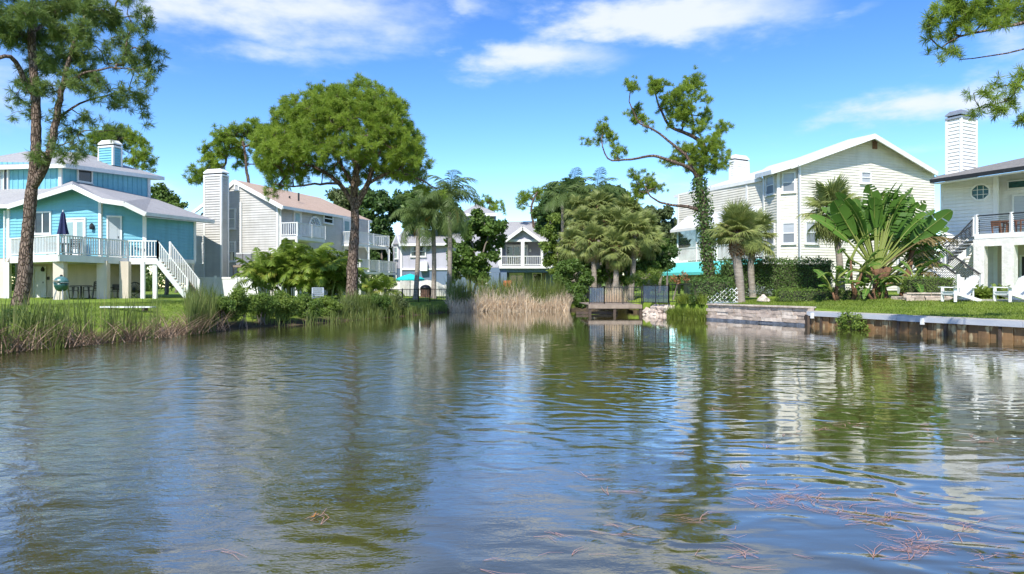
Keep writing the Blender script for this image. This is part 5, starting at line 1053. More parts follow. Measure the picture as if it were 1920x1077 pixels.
# fan palms on the right lawn
def P3(px, py, d): return at(px, py, d)
fan_palm('cabbage_palm', 'stout cabbage palm with brown boots in front of the teal awning', [Vector((*gx(1389, 31.5), gz(*gx(1389, 31.5))-.05)), P3(1386, 520, 31.5), P3(1379, 470, 31.5), P3(1382, 436, 31.5)], .20, .19, 46, .95, 4, 1.3, lo=-22)
fan_palm('cabbage_palm', 'second cabbage palm half hidden behind the stout booted one', [Vector((*gx(1412, 36), gz(*gx(1412, 36))-.05)), P3(1408, 500, 36), P3(1414, 440, 36)], .17, .16, 36, 1.05, 3, .6, lo=-50)
fan_palm('cabbage_palm', 'drooping fan palm left of the traveller palm, against the cream gable', [Vector((*gx(1580, 33.5), gz(*gx(1580, 33.5))-.05)), P3(1572, 470, 33.5), P3(1560, 395, 33.5)], .16, .14, 40, 1.15, 6, .5, lo=-75)
# thicket of fan palms by the dock
tk = [(1095, 425, 47, 'small fan palm at the left of the thicket'), (1140, 420, 46, 'fan palm with dry skirt over the pampas grass'), (1178, 400, 49, 'tallest fan palm of the thicket by the dock'), (1190, 440, 44, 'fan palm leaning out over the light green shrub'), (1208, 425, 48, 'rightmost fan palm of the thicket, near the teal awning'), (1110, 455, 44.5, 'low fan palm behind the leafy bank shrub'), (1155, 468, 43.5, 'lowest fan palm of the thicket, just above the pampas plume'), (1085, 400, 50, 'high fan palm at the left crown of the thicket'), (1125, 392, 50.5, 'high fan palm near the middle crown of the thicket'), (1215, 455, 46, 'fan palm above the light green shrub, nearest the cream house'), (1165, 430, 45.5, 'fan palm in the very middle of the thicket'), (1075, 462, 45.5, 'leftmost low fan palm beside the vine thicket')]
for px, py, d, lb in tk:
    b = Vector((*gx(px+rng.normal()*6, d), gz(*gx(px, d))-.05)); t = at(px, py, d); fan_palm('fan_palm', lb, [b, lerp(b, t, .5)+Vector((rng.normal()*.15, 0, 0)), t], .19, .17, 44, .98+.2*rng.random(), 10, .3, 'fan palms in the thicket by the dock', -75, kit=FAN_S)
# traveller's palm
def traveller():
    d = 29.5; b = Vector((*gx(1655, d), gz(*gx(1655, d))-.05)); R = thing('traveller_palm', tuple(b), 'huge fan-shaped traveller palm with yellow stalks before the cream house', 'palm tree'); c = at(1642, 505, d)
    trunk_mesh([b, lerp(b, c, .5), c], .26, .24, 14, .05, .2).build('trunk', mt['boots'], R, True)
    m = MB()
    for k in range(13): a = math.radians(-52+8.6*k); o = c+Vector((.05*(k-6), .06*(k % 2), -.35+.02*abs(k-6))); m.tube([o-Vector((.0, 0, .25)), o+Vector((math.sin(a)*.45, 0, math.cos(a)*.45))], [.13, .07], 6)
    m.build('leaf_sheaths', mt['boots'], R, True)
    angs = sorted(list(np.linspace(-44, 56, 24)+rng.normal(size=24)*3)+list(rng.uniform(-10, 50, 12)))
    for i, a in enumerate(angs):
        a += rng.normal()*2; s = .82+.24*rng.random(); me = PAD[rng.integers(0, 4) if a > 5 else (0, 3, 0, 1)[i % 4]]
        if a > 50: me = PAD_O[i % 2]; s *= .9
        o = c+Vector((.09*math.sin(math.radians(a)), .05*(i % 3-1), 0)); put_leaf(me, R, o, (0 if a > 0 else math.pi)+rng.normal()*.25, math.radians(90-abs(a)), s*(1.0-.0012*abs(a)), math.radians(rng.normal()*30)+rng.choice((.9, -.9, .4, -.4)), 'leaf')
    for i in range(14): put_leaf(PAD[2 if i % 2 else 1], R, c+Vector((.1+.05*i, .35+.04*i, -.5)), rng.normal()*.3, math.radians(84-4*i), .8+.16*rng.random(), rng.normal()*.6, 'leaf')
    for i in range(3): put_leaf(PAD_O[i % 2], R, c+Vector((.55+.1*i, .2, -.7)), .1*i, math.radians(46-14*i), .82, .4, 'dry_leaf')
    for i in range(12): a = rng.uniform(-30, 52); put_leaf(PAD[rng.integers(0, 4)], R, c+Vector((.35, .55, -.25)), (0 if a > 0 else math.pi)+rng.normal()*.3, math.radians(90-abs(a)), .8+.2*rng.random(), rng.choice((.9, -.9, .3))+rng.normal()*.3, 'leaf')
    q = Vector((*gx(1690, d+.3), gz(*gx(1690, d+.3))-.05)); m = trunk_mesh([q, q+Vector((.25, 0, 1.0)), q+Vector((.55, .1, 2.2))], .15, .10, 10, .06); m.build('side_trunk', mt['boots'], R, True)
traveller()
def banana(px, d, label, h=1.0, n=9, s=1.0, name='banana_plant'):
    b = Vector((*gx(px, d), gz(*gx(px, d))-.05)); R = thing(name, tuple(b), label, 'plant', 'broad-leaved plants around the traveller palm'); 
    for k in range(3):
        t = b+Vector((rng.normal()*.18, rng.normal()*.12, h*(.6+.35*k))); MB().tube([b+Vector((.06*k, 0, 0)), lerp(b, t, .5), t], [.07, .06, .04], 8).build('stem', mt['boots'], R, True)
        for i in range(n//3+1): put_leaf(BAN[rng.integers(0, 3)], R, t, rng.random()*6.28, math.radians(62-18*i+rng.normal()*8), s*(.85+.4*rng.random()), rng.normal()*.3, 'leaf')
banana(1567, 29, 'lowest broad-leaved plant at the hedge, left of the traveller palm', .75, 9, .85); banana(1598, 28.8, 'taller broad-leaved plant with brown stems, left of the traveller trunk', 1.35, 12, .95); banana(1636, 28.5, 'small broad-leaved plant at the foot of the traveller palm', .55, 7, .75); banana(1700, 28.7, 'broad-leaved shoot right of the traveller palm trunk', .6, 9, .95); banana(1722, 30.5, 'broad-leaved plant at the landing of the white house stair', 1.9, 12, .9)
# areca clump before the grey house
def areca(px, d, label, n=30, hs=1.5, w=1.0, s=1.0, name='areca_palm'):
    b = Vector((*gx(px, d), gz(*gx(px, d))-.05)); R = thing(name, tuple(b), label, 'palm', 'areca palms before the grey house')
    for k in range(n):
        a = rng.random()*6.28; r = w*rng.random()**.6; q = b+Vector((r*math.cos(a), r*math.sin(a)*.7, 0)); h = hs*(.25+.75*rng.random())*(1-.25*(r/w)); t = q+Vector((.15*math.cos(a), .15*math.sin(a), h))
        if k % 3 == 0: MB().tube([q, t], [.04, .03], 6).build('cane', lm['petiole'], R)
        for j in range(3): put_leaf(ARE[rng.integers(0, 4)], R, t, a+rng.normal()*.9+j*2.1, math.radians(rng.normal()*14-2), s*(.8+.4*rng.random()), rng.normal()*.3, 'frond')
for px, d, n, h, w, lb in ((512, 40, 30, 2.2, 1.0, 'leftmost areca palm, against the white fence'), (552, 41, 36, 2.7, 1.1, 'tallest areca palm in the middle of the clump'), (594, 40, 34, 2.4, 1.0, 'areca palm right of the tallest one, under the arched window'), (632, 41.5, 26, 1.9, .9, 'rightmost areca palm, left of the round-crowned pine trunk')): areca(px, d, lb, n, h, w)
areca(705, 46, 'low palm right of the pine trunk, under the lower balcony', 14, .6, .9, .8)
# broad-leaved trees and thickets
broadleaf('terminalia_tree', 905, 51, 'dense broad-leaved tree with pale stems hiding the lavender house', [(900, 425, 24), (930, 430, 20), (880, 440, 20), (912, 455, 24), (935, 455, 14), (868, 465, 20), (890, 485, 24), (862, 500, 20), (905, 500, 18), (925, 480, 14), (900, 405, 14), (850, 480, 12), (880, 515, 18), (905, 525, 14), (850, 515, 14), (845, 455, 12)], 'broad', .30, 260, [[at(888, 552, 51), at(897, 515, 51), at(905, 480, 51), at(915, 445, 51)], [at(884, 552, 51), at(880, 520, 51), at(890, 490, 51), at(885, 455, 51)]], tr=.11, aspect=.55)
broadleaf('thicket_tree', 1095, 55, 'tallest dark tree rising above the fan palm thicket', [(1045, 372, 26), (1075, 358, 26), (1105, 362, 28), (1140, 370, 26), (1165, 385, 24), (1025, 395, 24), (1060, 395, 30), (1100, 395, 30), (1135, 400, 28), (1045, 425, 28), (1085, 430, 30), (1022, 425, 18), (1120, 430, 26)], 'broad_d', .32, 230)
broadleaf('thicket_tree', 1180, 60, 'lighter tree at the right shoulder of the fan palm thicket', [(1165, 370, 20), (1185, 385, 22), (1200, 400, 20), (1175, 410, 24), (1205, 425, 20), (1155, 360, 14)], 'olive', .3, 220)
for k, (px, py, d, s) in enumerate(((1075, 375, 53, 1.3), (1055, 385, 52.5, 1.1), (1120, 372, 53, 1.2))):
    b = Vector((*gx(px, d), .7)); t = at(px, py, d); R = thing('feather_palm', tuple(b), ('feather palm poking from the dark tree above the thicket', 'left feather palm half buried in the dark thicket tree', 'right feather palm at the top of the thicket')[k], 'palm tree', 'feather palms in the thicket'); trunk_mesh([b, lerp(b, t, .5), t], .16, .12, 9, .02).build('trunk', mt['palm_trunk'], R, True)
    for i in range(14): put_leaf(FEA[i % 4], R, t, i*2.4, math.radians(45-70*i/13), s*(.85+.3*rng.random()), 0, 'frond')
broadleaf('bank_shrub', 1068, 43.2, 'big leafy shrub spilling to the water beside the dock', [(1062, 520, 26), (1080, 545, 24), (1055, 555, 20), (1085, 568, 12), (1070, 500, 20), (1095, 525, 16), (1060, 575, 9), (1090, 560, 14)], 'broad', .15, 900, cat='shrub', dd=.5, tr=.05)
broadleaf('bank_shrub', 1040, 46.5, 'yellow-green vine thicket left of the fan palms', [(1030, 440, 18), (1045, 460, 22), (1060, 480, 22), (1035, 490, 18), (1050, 505, 20), (1025, 465, 14), (1075, 450, 18), (1040, 415, 14)], 'broad_l', .18, 520, cat='shrub', dd=.6, tr=.06)
broadleaf('feathery_shrub', 1212, 42, 'light green feathery shrub behind the dock fence', [(1190, 522, 14), (1212, 515, 16), (1232, 520, 14), (1180, 530, 10), (1225, 530, 14), (1205, 532, 12)], 'broad_l', .12, 700, cat='shrub', dd=.5, tr=.04, aspect=.3)
broadleaf('dark_shrub', 1245, 47, 'dark glossy bush under the thicket, left of the awning', [(1238, 490, 18), (1255, 478, 14), (1225, 480, 16), (1250, 500, 14), (1262, 470, 12)], 'broad_d', .2, 300, cat='shrub', dd=.6, tr=.05)
broadleaf('thicket_shrub', 1130, 45.8, 'shadowy undergrowth beneath the fan palm thicket', [(1105, 500, 22), (1135, 495, 24), (1165, 500, 24), (1195, 500, 22), (1120, 525, 20), (1150, 525, 20), (1180, 520, 20), (1215, 500, 18), (1095, 478, 18), (1180, 478, 20), (1220, 475, 16), (1145, 470, 18)], 'broad', .22, 240, cat='shrub', dd=.8, tr=.06)
broadleaf('thicket_tree', 1210, 54, 'mid-green tree between the fan palms and the cream house', [(1205, 455, 20), (1230, 450, 20), (1245, 465, 16), (1215, 480, 20), (1240, 490, 18), (1190, 470, 16)], 'broad', .26, 200, dd=.8)
broadleaf('distant_tree', 1235, 72, 'bushy tree showing between the thicket and the cream house', [(1225, 410, 22), (1250, 400, 18), (1262, 420, 16), (1240, 435, 22), (1260, 450, 18), (1225, 445, 18)], 'olive', .4, 170)
for i, (px, d, lb, cs, m) in enumerate([
    (312, 58, 'dark tree at the eave between blue house and grey chimney', [(290, 352, 16), (305, 365, 18), (322, 380, 16), (340, 388, 12), (300, 385, 18), (320, 400, 18)], 'broad'),
    (650, 70, 'rounded olive tree behind the tan roof', [(630, 372, 22), (655, 365, 22), (680, 372, 22), (640, 400, 24), (670, 400, 26)], 'olive'),
    (705, 68, 'tall dark tree between grey house and lavender house', [(700, 372, 26), (725, 385, 24), (690, 410, 26), (720, 420, 28), (712, 450, 28), (735, 455, 18), (700, 480, 24), (725, 490, 22), (745, 410, 18), (720, 515, 18)], 'broad_d'),
    (760, 75, 'hazy green tree above the lavender wing roof', [(765, 385, 22), (790, 375, 22), (775, 410, 24), (750, 375, 18)], 'broad'),
    (800, 62, 'leafy tree filling the gap behind the queen palms', [(770, 400, 20), (795, 385, 22), (820, 375, 20), (845, 395, 20), (805, 410, 22), (830, 420, 20), (775, 425, 16), (855, 425, 14)], 'broad'),
    (1015, 62, 'leafy tree at the left shoulder of the thicket', [(1010, 400, 18), (1030, 385, 18), (1020, 430, 20), (1005, 450, 14), (1035, 410, 20)], 'broad'),
    (860, 76, 'treetop just left of the grey stair tower', [(845, 420, 20), (865, 425, 18), (835, 440, 18)], 'broad'),
    (1250, 95, 'distant rounded treetop left of the cream porch', [(1245, 470, 22), (1270, 460, 20), (1225, 480, 20)], 'broad'),
    (1720, 70, 'pale tree seen between cream and white houses', [(1765, 500, 14), (1750, 512, 12), (1775, 520, 14), (1760, 525, 14)], 'broad_l'),
    (20, 75, 'treetop beyond the left corner of the blue house', [(-40, 470, 40), (10, 480, 36), (-90, 460, 40)], 'broad'),
    (330, 78, 'low tree line behind the white fence', [(330, 470, 26), (360, 480, 26), (300, 490, 26), (345, 505, 26)], 'broad_d'),
    (1960, 70, 'tree mass beyond the white house', [(1900, 470, 40), (1990, 450, 46), (2060, 460, 46)], 'broad'),
    (1030, 85, 'green treetop filling the gap right of the lavender roof', [(1010, 470, 30), (1040, 480, 30), (1075, 470, 34), (985, 490, 20)], 'broad')]):
    broadleaf('distant_tree', px, d, lb, cs, m, .42 if d > 60 else .3, 170 if d > 60 else 200, group='trees behind the houses')

# woods closing the view beyond the gardens
xs_ = np.concatenate([np.linspace(-150, 150, 110)]); P_ = []
for k, x in enumerate(xs_):
    y = 112+10*math.sin(k*.7)+rng.normal()*3; h = 4.2+1.6*math.sin(k*1.3)*math.sin(k*.37)+rng.normal()*.5
    for j in range(5): P_.append((np.array((x+rng.normal()*1.2, y+rng.normal()*2, .8+h*(j+.5)/5)), 1.9))
o = leafy(None, P_, 'broad', .62, 60, .5, 'far_woods'); put(o, 'low belt of woods beyond the houses', 'woods', kind='stuff')
# ------------------------------------------------------------------ reeds, grass, low planting
def blades(name, P, H, Wd, lean, bend, mat, label=None, parent=None, kind='stuff', cat=None, seg=4, az=None):
    n = len(P); a = rng.random(n)*6.283 if az is None else az; dx = np.stack([np.cos(a), np.sin(a), np.zeros(n)], 1); sx = np.stack([-np.sin(a+rng.normal(size=n)*.6), np.cos(a), np.zeros(n)], 1)
    H = np.asarray(H)*np.ones(n); V = []
    for k in range(seg+1):
        t = k/seg; w = Wd*(1-.15*t) if t < .6 else Wd*(1-t)/.4*.91; c = P+dx*((lean*t+bend*t*t)*H)[:, None]; c[:, 2] += H*(t-.55*bend*t**3)
        V += [c-sx*np.maximum(w, .0015)/2, c+sx*np.maximum(w, .0015)/2]
    V = np.stack(V, 1).reshape(-1, 3); k = np.arange(n)[:, None]*(2*(seg+1)); Fc = np.concatenate([k+np.array([[2*j, 2*j+1, 2*j+3, 2*j+2]]) for j in range(seg)])
    clump = .3*np.sin(P[:, 0]*3.1+1)*np.sin(P[:, 1]*2.7)+.3; o = np_mesh(name, V, Fc, lm[mat], parent, np.repeat(np.clip(clump+rng.random(n)*.35, 0, 1), 2*(seg+1)))
    if not parent: put(o, label, cat, kind=kind)
    elif kind: o['kind'] = kind
    return o
def along(i0, i1, n, s0, s1):
    """points along pond edges i0..i1, s metres outside the water line"""
    seg = [(POND[i], POND[i+1]) for i in range(i0, i1)]; L_ = np.array([np.hypot(*(b-a)) for a, b in seg]); k = rng.choice(len(seg), n, p=L_/L_.sum()); t = rng.random(n); s = s0+(s1-s0)*rng.random(n)
    A_ = np.array([a for a, b in seg])[k]; B_ = np.array([b for a, b in seg])[k]; d = B_-A_; nn = np.stack([-d[:, 1], d[:, 0]], 1); nn /= np.linalg.norm(nn, axis=1, keepdims=True); P = A_+d*t[:, None]+nn*s[:, None]
    return np.column_stack([P, gz(P[:, 0], P[:, 1])])
def near(P, px0, px1): q = CX+P[:, 0]/P[:, 1]*F; return P[(q > px0) & (q < px1)]
def clumpy(P, f=1.6, thr=0.0): v = np.sin(P[:, 0]*f*2.1+P[:, 1]*f)*np.sin(P[:, 1]*f*1.7-P[:, 0]*f*.6)+rng.normal(size=len(P))*.35; return P[v > thr]
P = near(clumpy(along(1, 6, 11000, -.5, 1.2), 1.5, .15), -900, 135); blades('cattail_reeds', P, .5+.85*rng.random(len(P)), .022, .10, .28*rng.random(len(P)), 'reed', 'dense green cattail reeds along the near left bank', cat='reeds')
P = near(clumpy(along(3, 7, 2200, -.35, .5), 2.6, .45), 110, 298); blades('tall_reeds', P, .8+.75*rng.random(len(P)), .017, .07, .16*rng.random(len(P)), 'reed', 'thin upright reeds in front of the lawn of the blue house', cat='reeds')
P = near(along(6, 9, 5200, -.35, 1.0), 352, 405); blades('reed_clump', P, .9+.65*rng.random(len(P)), .022, .07, .18*rng.random(len(P)), 'reed', 'tall dark reed clump at the foot of the blue house stair', cat='reeds')
P = clumpy(along(8, 13, 3200, -.25, .6), 1.3, .25); blades('bank_reeds', P, .25+.45*rng.random(len(P)), .020, .14, .35*rng.random(len(P)), 'reed', 'short mixed reeds along the left bank below the pine', cat='reeds')
P = near(along(9, 13, 3000, .3, 1.5), 640, 745); blades('sedge_clump', P, .6+.6*rng.random(len(P)), .022, .12, .35*rng.random(len(P)), 'reed', 'bluish-green sedge at the foot of the round-crowned pine', cat='reeds')
P = clumpy(along(2, 7, 1100, -.6, .12), 1.4, -.1); P[:, 2] = np.maximum(P[:, 2], .02); blades('fallen_reeds', P, .35+.55*rng.random(len(P)), .018, .7+.5*rng.random(len(P)), .3, 'reed_pink', 'bent dead reed stalks lying at the left water line', cat='reeds')
P = along(13, 16, 5600, -.35, 1.6); P = near(P, 842, 1068); hh = (.5+1.05*rng.random(len(P)))*(.85+.3*np.sin(P[:, 0]*1.9+1)*np.sin(P[:, 0]*.8+.5))
blades('dry_reeds', P, hh, .042, .05+.3*rng.random(len(P)), .55*rng.random(len(P)), 'reed_dry', 'pale dry reeds at the head of the pond', cat='reeds')
P = near(along(13, 16, 2600, .2, 1.9), 842, 1060); blades('green_reeds', P, 1.0+1.15*rng.random(len(P)), .028, .08, .25*rng.random(len(P)), 'reed', 'green reed tips growing through the dry reeds', cat='reeds')
P = near(along(19, 20, 3200, -.35, .8), 1250, 1325); P[:, 2] = np.maximum(P[:, 2], .0); blades('bank_grass', P, .25+.42*rng.random(len(P)), .02, .25, .6*rng.random(len(P)), 'grass', 'bright green grass tussock between boulders and stone wall', cat='grass')
def pampas(px, d, label, n, h, w):
    x, y = gx(px, d); R = thing('pampas_grass', (x, y, gz(x, y)), label, 'grass'); P = np.column_stack([x+rng.normal(size=n)*w, y+rng.normal(size=n)*w*.6, np.full(n, gz(x, y))]); blades('blades', P, h*(.5+.6*rng.random(n)), .026, .10, .35*rng.random(n), 'reed_dry', parent=R, kind='stuff')
pampas(1148, 40.3, 'tan pampas grass standing behind the dock fence', 1500, 2.5, .32)
# lawns
def lawn(name, n, box, label, cond, h=.06):
    x = box[0]+(box[1]-box[0])*rng.random(n); y = box[2]+(box[3]-box[2])*rng.random(n); s, i = pond_sd(x, y); m = (s > cond[0]) & (s < cond[1]); P = np.column_stack([x[m], y[m], gz(x[m], y[m])]); P[:, 2] -= .005
    blades(name, P, h*(.6+.8*rng.random(len(P))), .012, .35, .4*rng.random(len(P)), 'grass', label, cat='grass', seg=2)
lawn('lawn_grass', 150000, (9.5, 24, 15, 33), 'mown bright lawn of the right bank', (.5, 7.5)); lawn('lawn_grass', 42000, (-19, -9, 17, 34), 'mown lawn before the blue house', (1.0, 9), .07)
# shrubs along the left shore
for px, py, r, d, m, lb in ((418, 572, 20, 23.3, 'box', 'first low shrub right of the dark reed clump'), (452, 567, 26, 24.2, 'broad_l', 'yellow-green shrub below the white fence'), (492, 566, 26, 25.2, 'box', 'leafy shrub below the left end of the areca palms'), (532, 568, 26, 26.2, 'broad_l', 'bright shrub below the middle of the areca palms'), (572, 571, 24, 28, 'box', 'shrub just left of the white lawn chair'), (612, 572, 22, 29.4, 'broad_l', 'shrub just right of the white lawn chair'), (648, 574, 18, 30.6, 'olive', 'greyish shrub at the foot of the round-crowned pine'), (700, 568, 24, 32.4, 'broad', 'blue-green bush right of the pine trunk'), (742, 572, 18, 34.6, 'olive', 'weedy bush at the left end of the black fence'), (30, 602, 34, 18.5, 'broad_d', 'dark bush in the reeds at the left edge'), (85, 598, 24, 18.8, 'broad', 'leafy weed mound under the forked pine'), (-60, 600, 40, 17, 'broad', 'weed mound at the far left edge of the bank')):
    R = tree_root('shore_shrub', px, d, lb, 'shrub', 'shrubs along the left shore'); leafy(R, clumps_px([(px, py-2, r*.85), (px-r*.7, py+r*.25, r*.7), (px+r*.7, py+r*.2, r*.7), (px, py+r*.7, r*.7)], d, .4, 7, .62), m, .085, 4600, .5, 'foliage', .7, .3)
    b = R.location; mb = MB()
    for k in range(6): mb.tube([b+Vector((rng.normal()*.1, rng.normal()*.1, 0)), at(px+rng.normal()*r*.5, py+r*.2, d)], [.02, .008], 4)
    mb.build('stems', mt['bark_grey'], R)['kind'] = 'stuff'
# hedges
def hedge(name, a, b, depth, z0, z1, label, mat='hedge', size=.07, dens=420, rough=.07, cat='hedge'):
    a = Vector(a); b = Vector(b); t = (b-a).normalized(); n = Vector((t.y, -t.x)); L_ = (b-a).length; R = thing(name, (a.x, a.y, z0), label, cat); H = z1-z0
    c = (a+b)/2+n*(-depth/2); MB().box((c.x, c.y, z0+H*.46), (L_-.16, depth-.16, H*.9), math.atan2(t.y, t.x)).build('twigs', mt['core'], R); P, D = [], []  # solid dark box fills the hedge, inner shade painted into its colour
    for area, f in ((L_*H, 'f'), (L_*depth, 't'), (depth*H, 'l'), (depth*H, 'r')):
        k = int(area*dens); u, v = rng.random(k), rng.random(k); o = rng.normal(size=k)*rough
        if f == 'f': q = [a+t*(L_*u[i])+n*o[i] for i in range(k)]; z = z0+H*v; dd = (n.x, n.y, .35)
        elif f == 't': q = [a+t*(L_*u[i])-n*(depth*v[i]) for i in range(k)]; z = z1+o+.03*np.sin(u*L_*3.1); dd = (n.x*.2, n.y*.2, 1)
        else: e = 0 if f == 'l' else L_; q = [a+t*(e+o[i])-n*(depth*u[i]) for i in range(k)]; z = z0+H*v; sg = -1 if f == 'l' else 1; dd = (t.x*sg, t.y*sg, .3)
        P += [(q[i].x, q[i].y, z[i]) for i in range(k)]; D += [dd]*k
    P = np.array(P); v = .25+.22*np.sin(P[:, 0]*2.3+P[:, 2]*3)*np.sin(P[:, 0]*5.1-P[:, 2]*4)+rng.random(len(P))*.3; V, Fc, A_ = leaves(P, np.array(D), np.full(len(P), size), .55, v, .8); np_mesh('foliage', V, Fc, lm[mat], R, A_); return R
hedge('tall_hedge', gx(1362, 36.4), gx(1562, 36.4), 1.3, .85, Zp(489, 36.4), 'tall dark clipped hedge before the cream house', size=.11, dens=330, rough=.09)
hedge('lattice_hedge', gx(1298, 31.6), gx(1372, 31.0), .9, .75, Zp(525, 31.4), 'shrubby hedge above the white lattice', 'hedge', .10, 330, .09)
hedge('low_hedge', gx(1456, 30.2), gx(1645, 28.6), .8, .82, Zp(544, 29.5), 'long low hedge edging the right lawn', 'box', .07, 480, .05)
hedge('planter_hedge', gx(1701, 27.6), gx(1792, 27.2), .8, Zp(549, 27.4), Zp(522, 27.4), 'clipped box hedge on top of the stone planter', 'box', .06, 700, .035)
ords = ('first', 'second', 'third', 'fourth', 'fifth', 'sixth', 'seventh', 'eighth', 'ninth', 'tenth'); FL = ['yellow-green fern, %s from the left in the bed between the white chairs' % o for o in ords]
for k in range(10):
    px = 1818+k*7.5+rng.normal()*2; d = 27.2+rng.random()*.5; b = Vector((*gx(px, d), gz(*gx(px, d)))); R = thing('fern', tuple(b), FL[k], 'fern', 'ferns in the bed between the white chairs')
    for i in range(15): put_leaf(FER[i % 3], R, b, i*2.4, math.radians(rng.normal()*12), .85+.4*rng.random(), 0, 'frond')
R = tree_root('silver_shrub', 1420, 31.4, 'grey-leaved shrub between the palm trunk and the low hedge', 'shrub'); lm['silver'] = leafmat('silver_leaves', (.20, .22, .20), (.38, .40, .37), None, .2); leafy(R, clumps_px([(1405, 547, 9), (1425, 544, 10), (1440, 549, 8)], 31.4, .2, 4, .6), 'silver', .08, 1500, .3, 'foliage')
R = tree_root('orange_shrub', 1262, 38.5, 'orange-leaved potted shrub under the left end of the teal awning', 'shrub'); lm['orange'] = leafmat('orange_leaves', (.30, .12, .05), (.55, .28, .13), None, .3); leafy(R, clumps_px([(1262, 522, 9), (1280, 516, 9), (1272, 528, 8), (1290, 524, 7)], 38.5, .2, 4, .6), 'orange', .12, 700, .5, 'foliage'); MB().tube([R.location, at(1272, 525, 38.5)], [.05, .03], 6).build('trunk', mt['bark_grey'], R)
# vine on the seawall cap
q = Vector((*(POND[21]+(POND[22]-POND[21])*.30), 0)); R = thing('cap_vine', (q.x, q.y, .4), 'bright green vine tumbling over the grey seawall cap', 'vine')
nv = Vector((-(POND[22]-POND[21])[1], (POND[22]-POND[21])[0], 0)).normalized(); tv = Vector((*(POND[22]-POND[21]), 0)).normalized()
cps = [(np.array(q+tv*(.9*(rng.random()-.5))-nv*(.12+.18*rng.random())+Vector((0, 0, .05+.5*rng.random()))), .16+.08*rng.random()) for _ in range(16)]; leafy(R, cps, 'broad_l', .085, 2400, .6, 'foliage', .8, .3)
MB().tube([q+Vector((0, 0, .55))+nv*.2, q-nv*.2+Vector((0, 0, .5)), q-nv*.25+Vector((0, 0, .1))], .012, 5).build('stem', mt['bark_grey'], R)
# ------------------------------------------------------------------ walls at the water
def stained(name, c, c2, c3, s=1.0):
    m = M(name, c, .85, c2, 2.4*s, vstretch=(1, 1, .22), bump=.012, bs=14, bstretch=(1, 1, .3), lo=.38, hi=.62); nt, N, L, b = nodes_of(m); g = N.new('ShaderNodeNewGeometry'); n = N.new('ShaderNodeTexNoise'); mp = N.new('ShaderNodeMapping'); mp.inputs['Scale'].default_value = (1, 1, .35); mp.inputs['Location'].default_value = (3, 5, 1); L.new(g.outputs['Position'], mp.inputs[0]); L.new(mp.outputs[0], n.inputs['Vector']); n.inputs['Scale'].default_value = 6; n.inputs['Detail'].default_value = 5
    r = N.new('ShaderNodeMapRange'); L.new(n.outputs['Fac'], r.inputs['Value']); r.inputs['From Min'].default_value = .53; r.inputs['From Max'].default_value = .63; src = b.inputs['Base Color'].links[0].from_socket; mx = N.new('ShaderNodeMix'); mx.data_type = 'RGBA'; L.new(r.outputs[0], mx.inputs['Factor']); L.new(src, mx.inputs[6]); mx.inputs[7].default_value = (*c3, 1); L.new(mx.outputs[2], b.inputs['Base Color']); return m
mt['pile'] = stained('rust_stained_sheet_pile', (.27, .155, .07), (.15, .09, .045), (.44, .35, .20))
def seawall():
    R = thing('seawall', (*POND[21], 0), 'rust-stained seawall with grey cap edging the right lawn', 'seawall'); base = None; k = 0
    for i in (21, 22):
        a = Vector(POND[i]); b = Vector(POND[i+1]); t = (b-a).normalized(); n = Vector((-t.y, t.x)); n = n if n.x > 0 else -n; L_ = (b-a).length; rz = math.atan2(t.y, t.x); m = int(L_/.31)
        for j in range(m):
            c = a+t*((j+.5)*L_/m)+n*(.1+(.035 if j % 2 else 0)); o = MB().box((c.x, c.y, -.05), (L_/m-.02, .1, .94), rz+rng.normal()*.01).build('wall_panel', mt['pile'], R)
            if j % 5 == 2: p = a+t*((j)*L_/m)+n*.03; MB().box((p.x, p.y, -.1), (.07, .07, .9), rz).build('pile', mt['wood_dark'], R)
        m = max(1, int(L_/2.6))
        for j in range(m): c = a+t*((j+.5)*L_/m)+n*.16; dz = rng.normal()*.004; cp = MB().box((c.x, c.y, .455+dz), (L_/m-.012, .42, .16), rz).build('cap_board', mt['cap'], R); MB().box((c.x+n.x*.03, c.y+n.y*.03, .545+dz), (L_/m-.02, .40, .025), rz).build('cap_top', mt['conc'], cp)
    a = Vector(POND[21]); t = (Vector(POND[22])-a).normalized()
    for s_ in (.3, 4.75): p = a+t*s_; MB().box((p.x-.07, p.y-.03, .40), (.1, .08, .2), .4).build('bracket', mt['white'], R)
    MB().box((a.x+.1, a.y+.05, -.05), (.3, .3, .94)).build('end_post', mt['wood_dark'], R)
seawall()
sm_ = [M('wall_stone', c, .9, tuple(x*.62 for x in c), 5, bump=.03, bs=10) for c in ((.60, .49, .40), (.52, .42, .35), (.66, .56, .47), (.46, .37, .30))]
mt['wet'] = M('wet_blue_grey_stone', (.16, .18, .22), .5, (.07, .08, .10), 4, bump=.02, bs=12)
def stone_mesh(l, h, d):
    m = MB().box((0, 0, 0), (l, d, h)); v = np.array(m.v); v += rng.normal(size=v.shape)*np.array([.012, .014, .006]); m.v = [tuple(q) for q in v]; me = bpy.data.meshes.new('stone'); me.from_pydata(m.v, [], m.f); return me
STONES = [(stone_mesh(l, .135, .3), l) for l in (.28, .36, .45, .55, .7)]
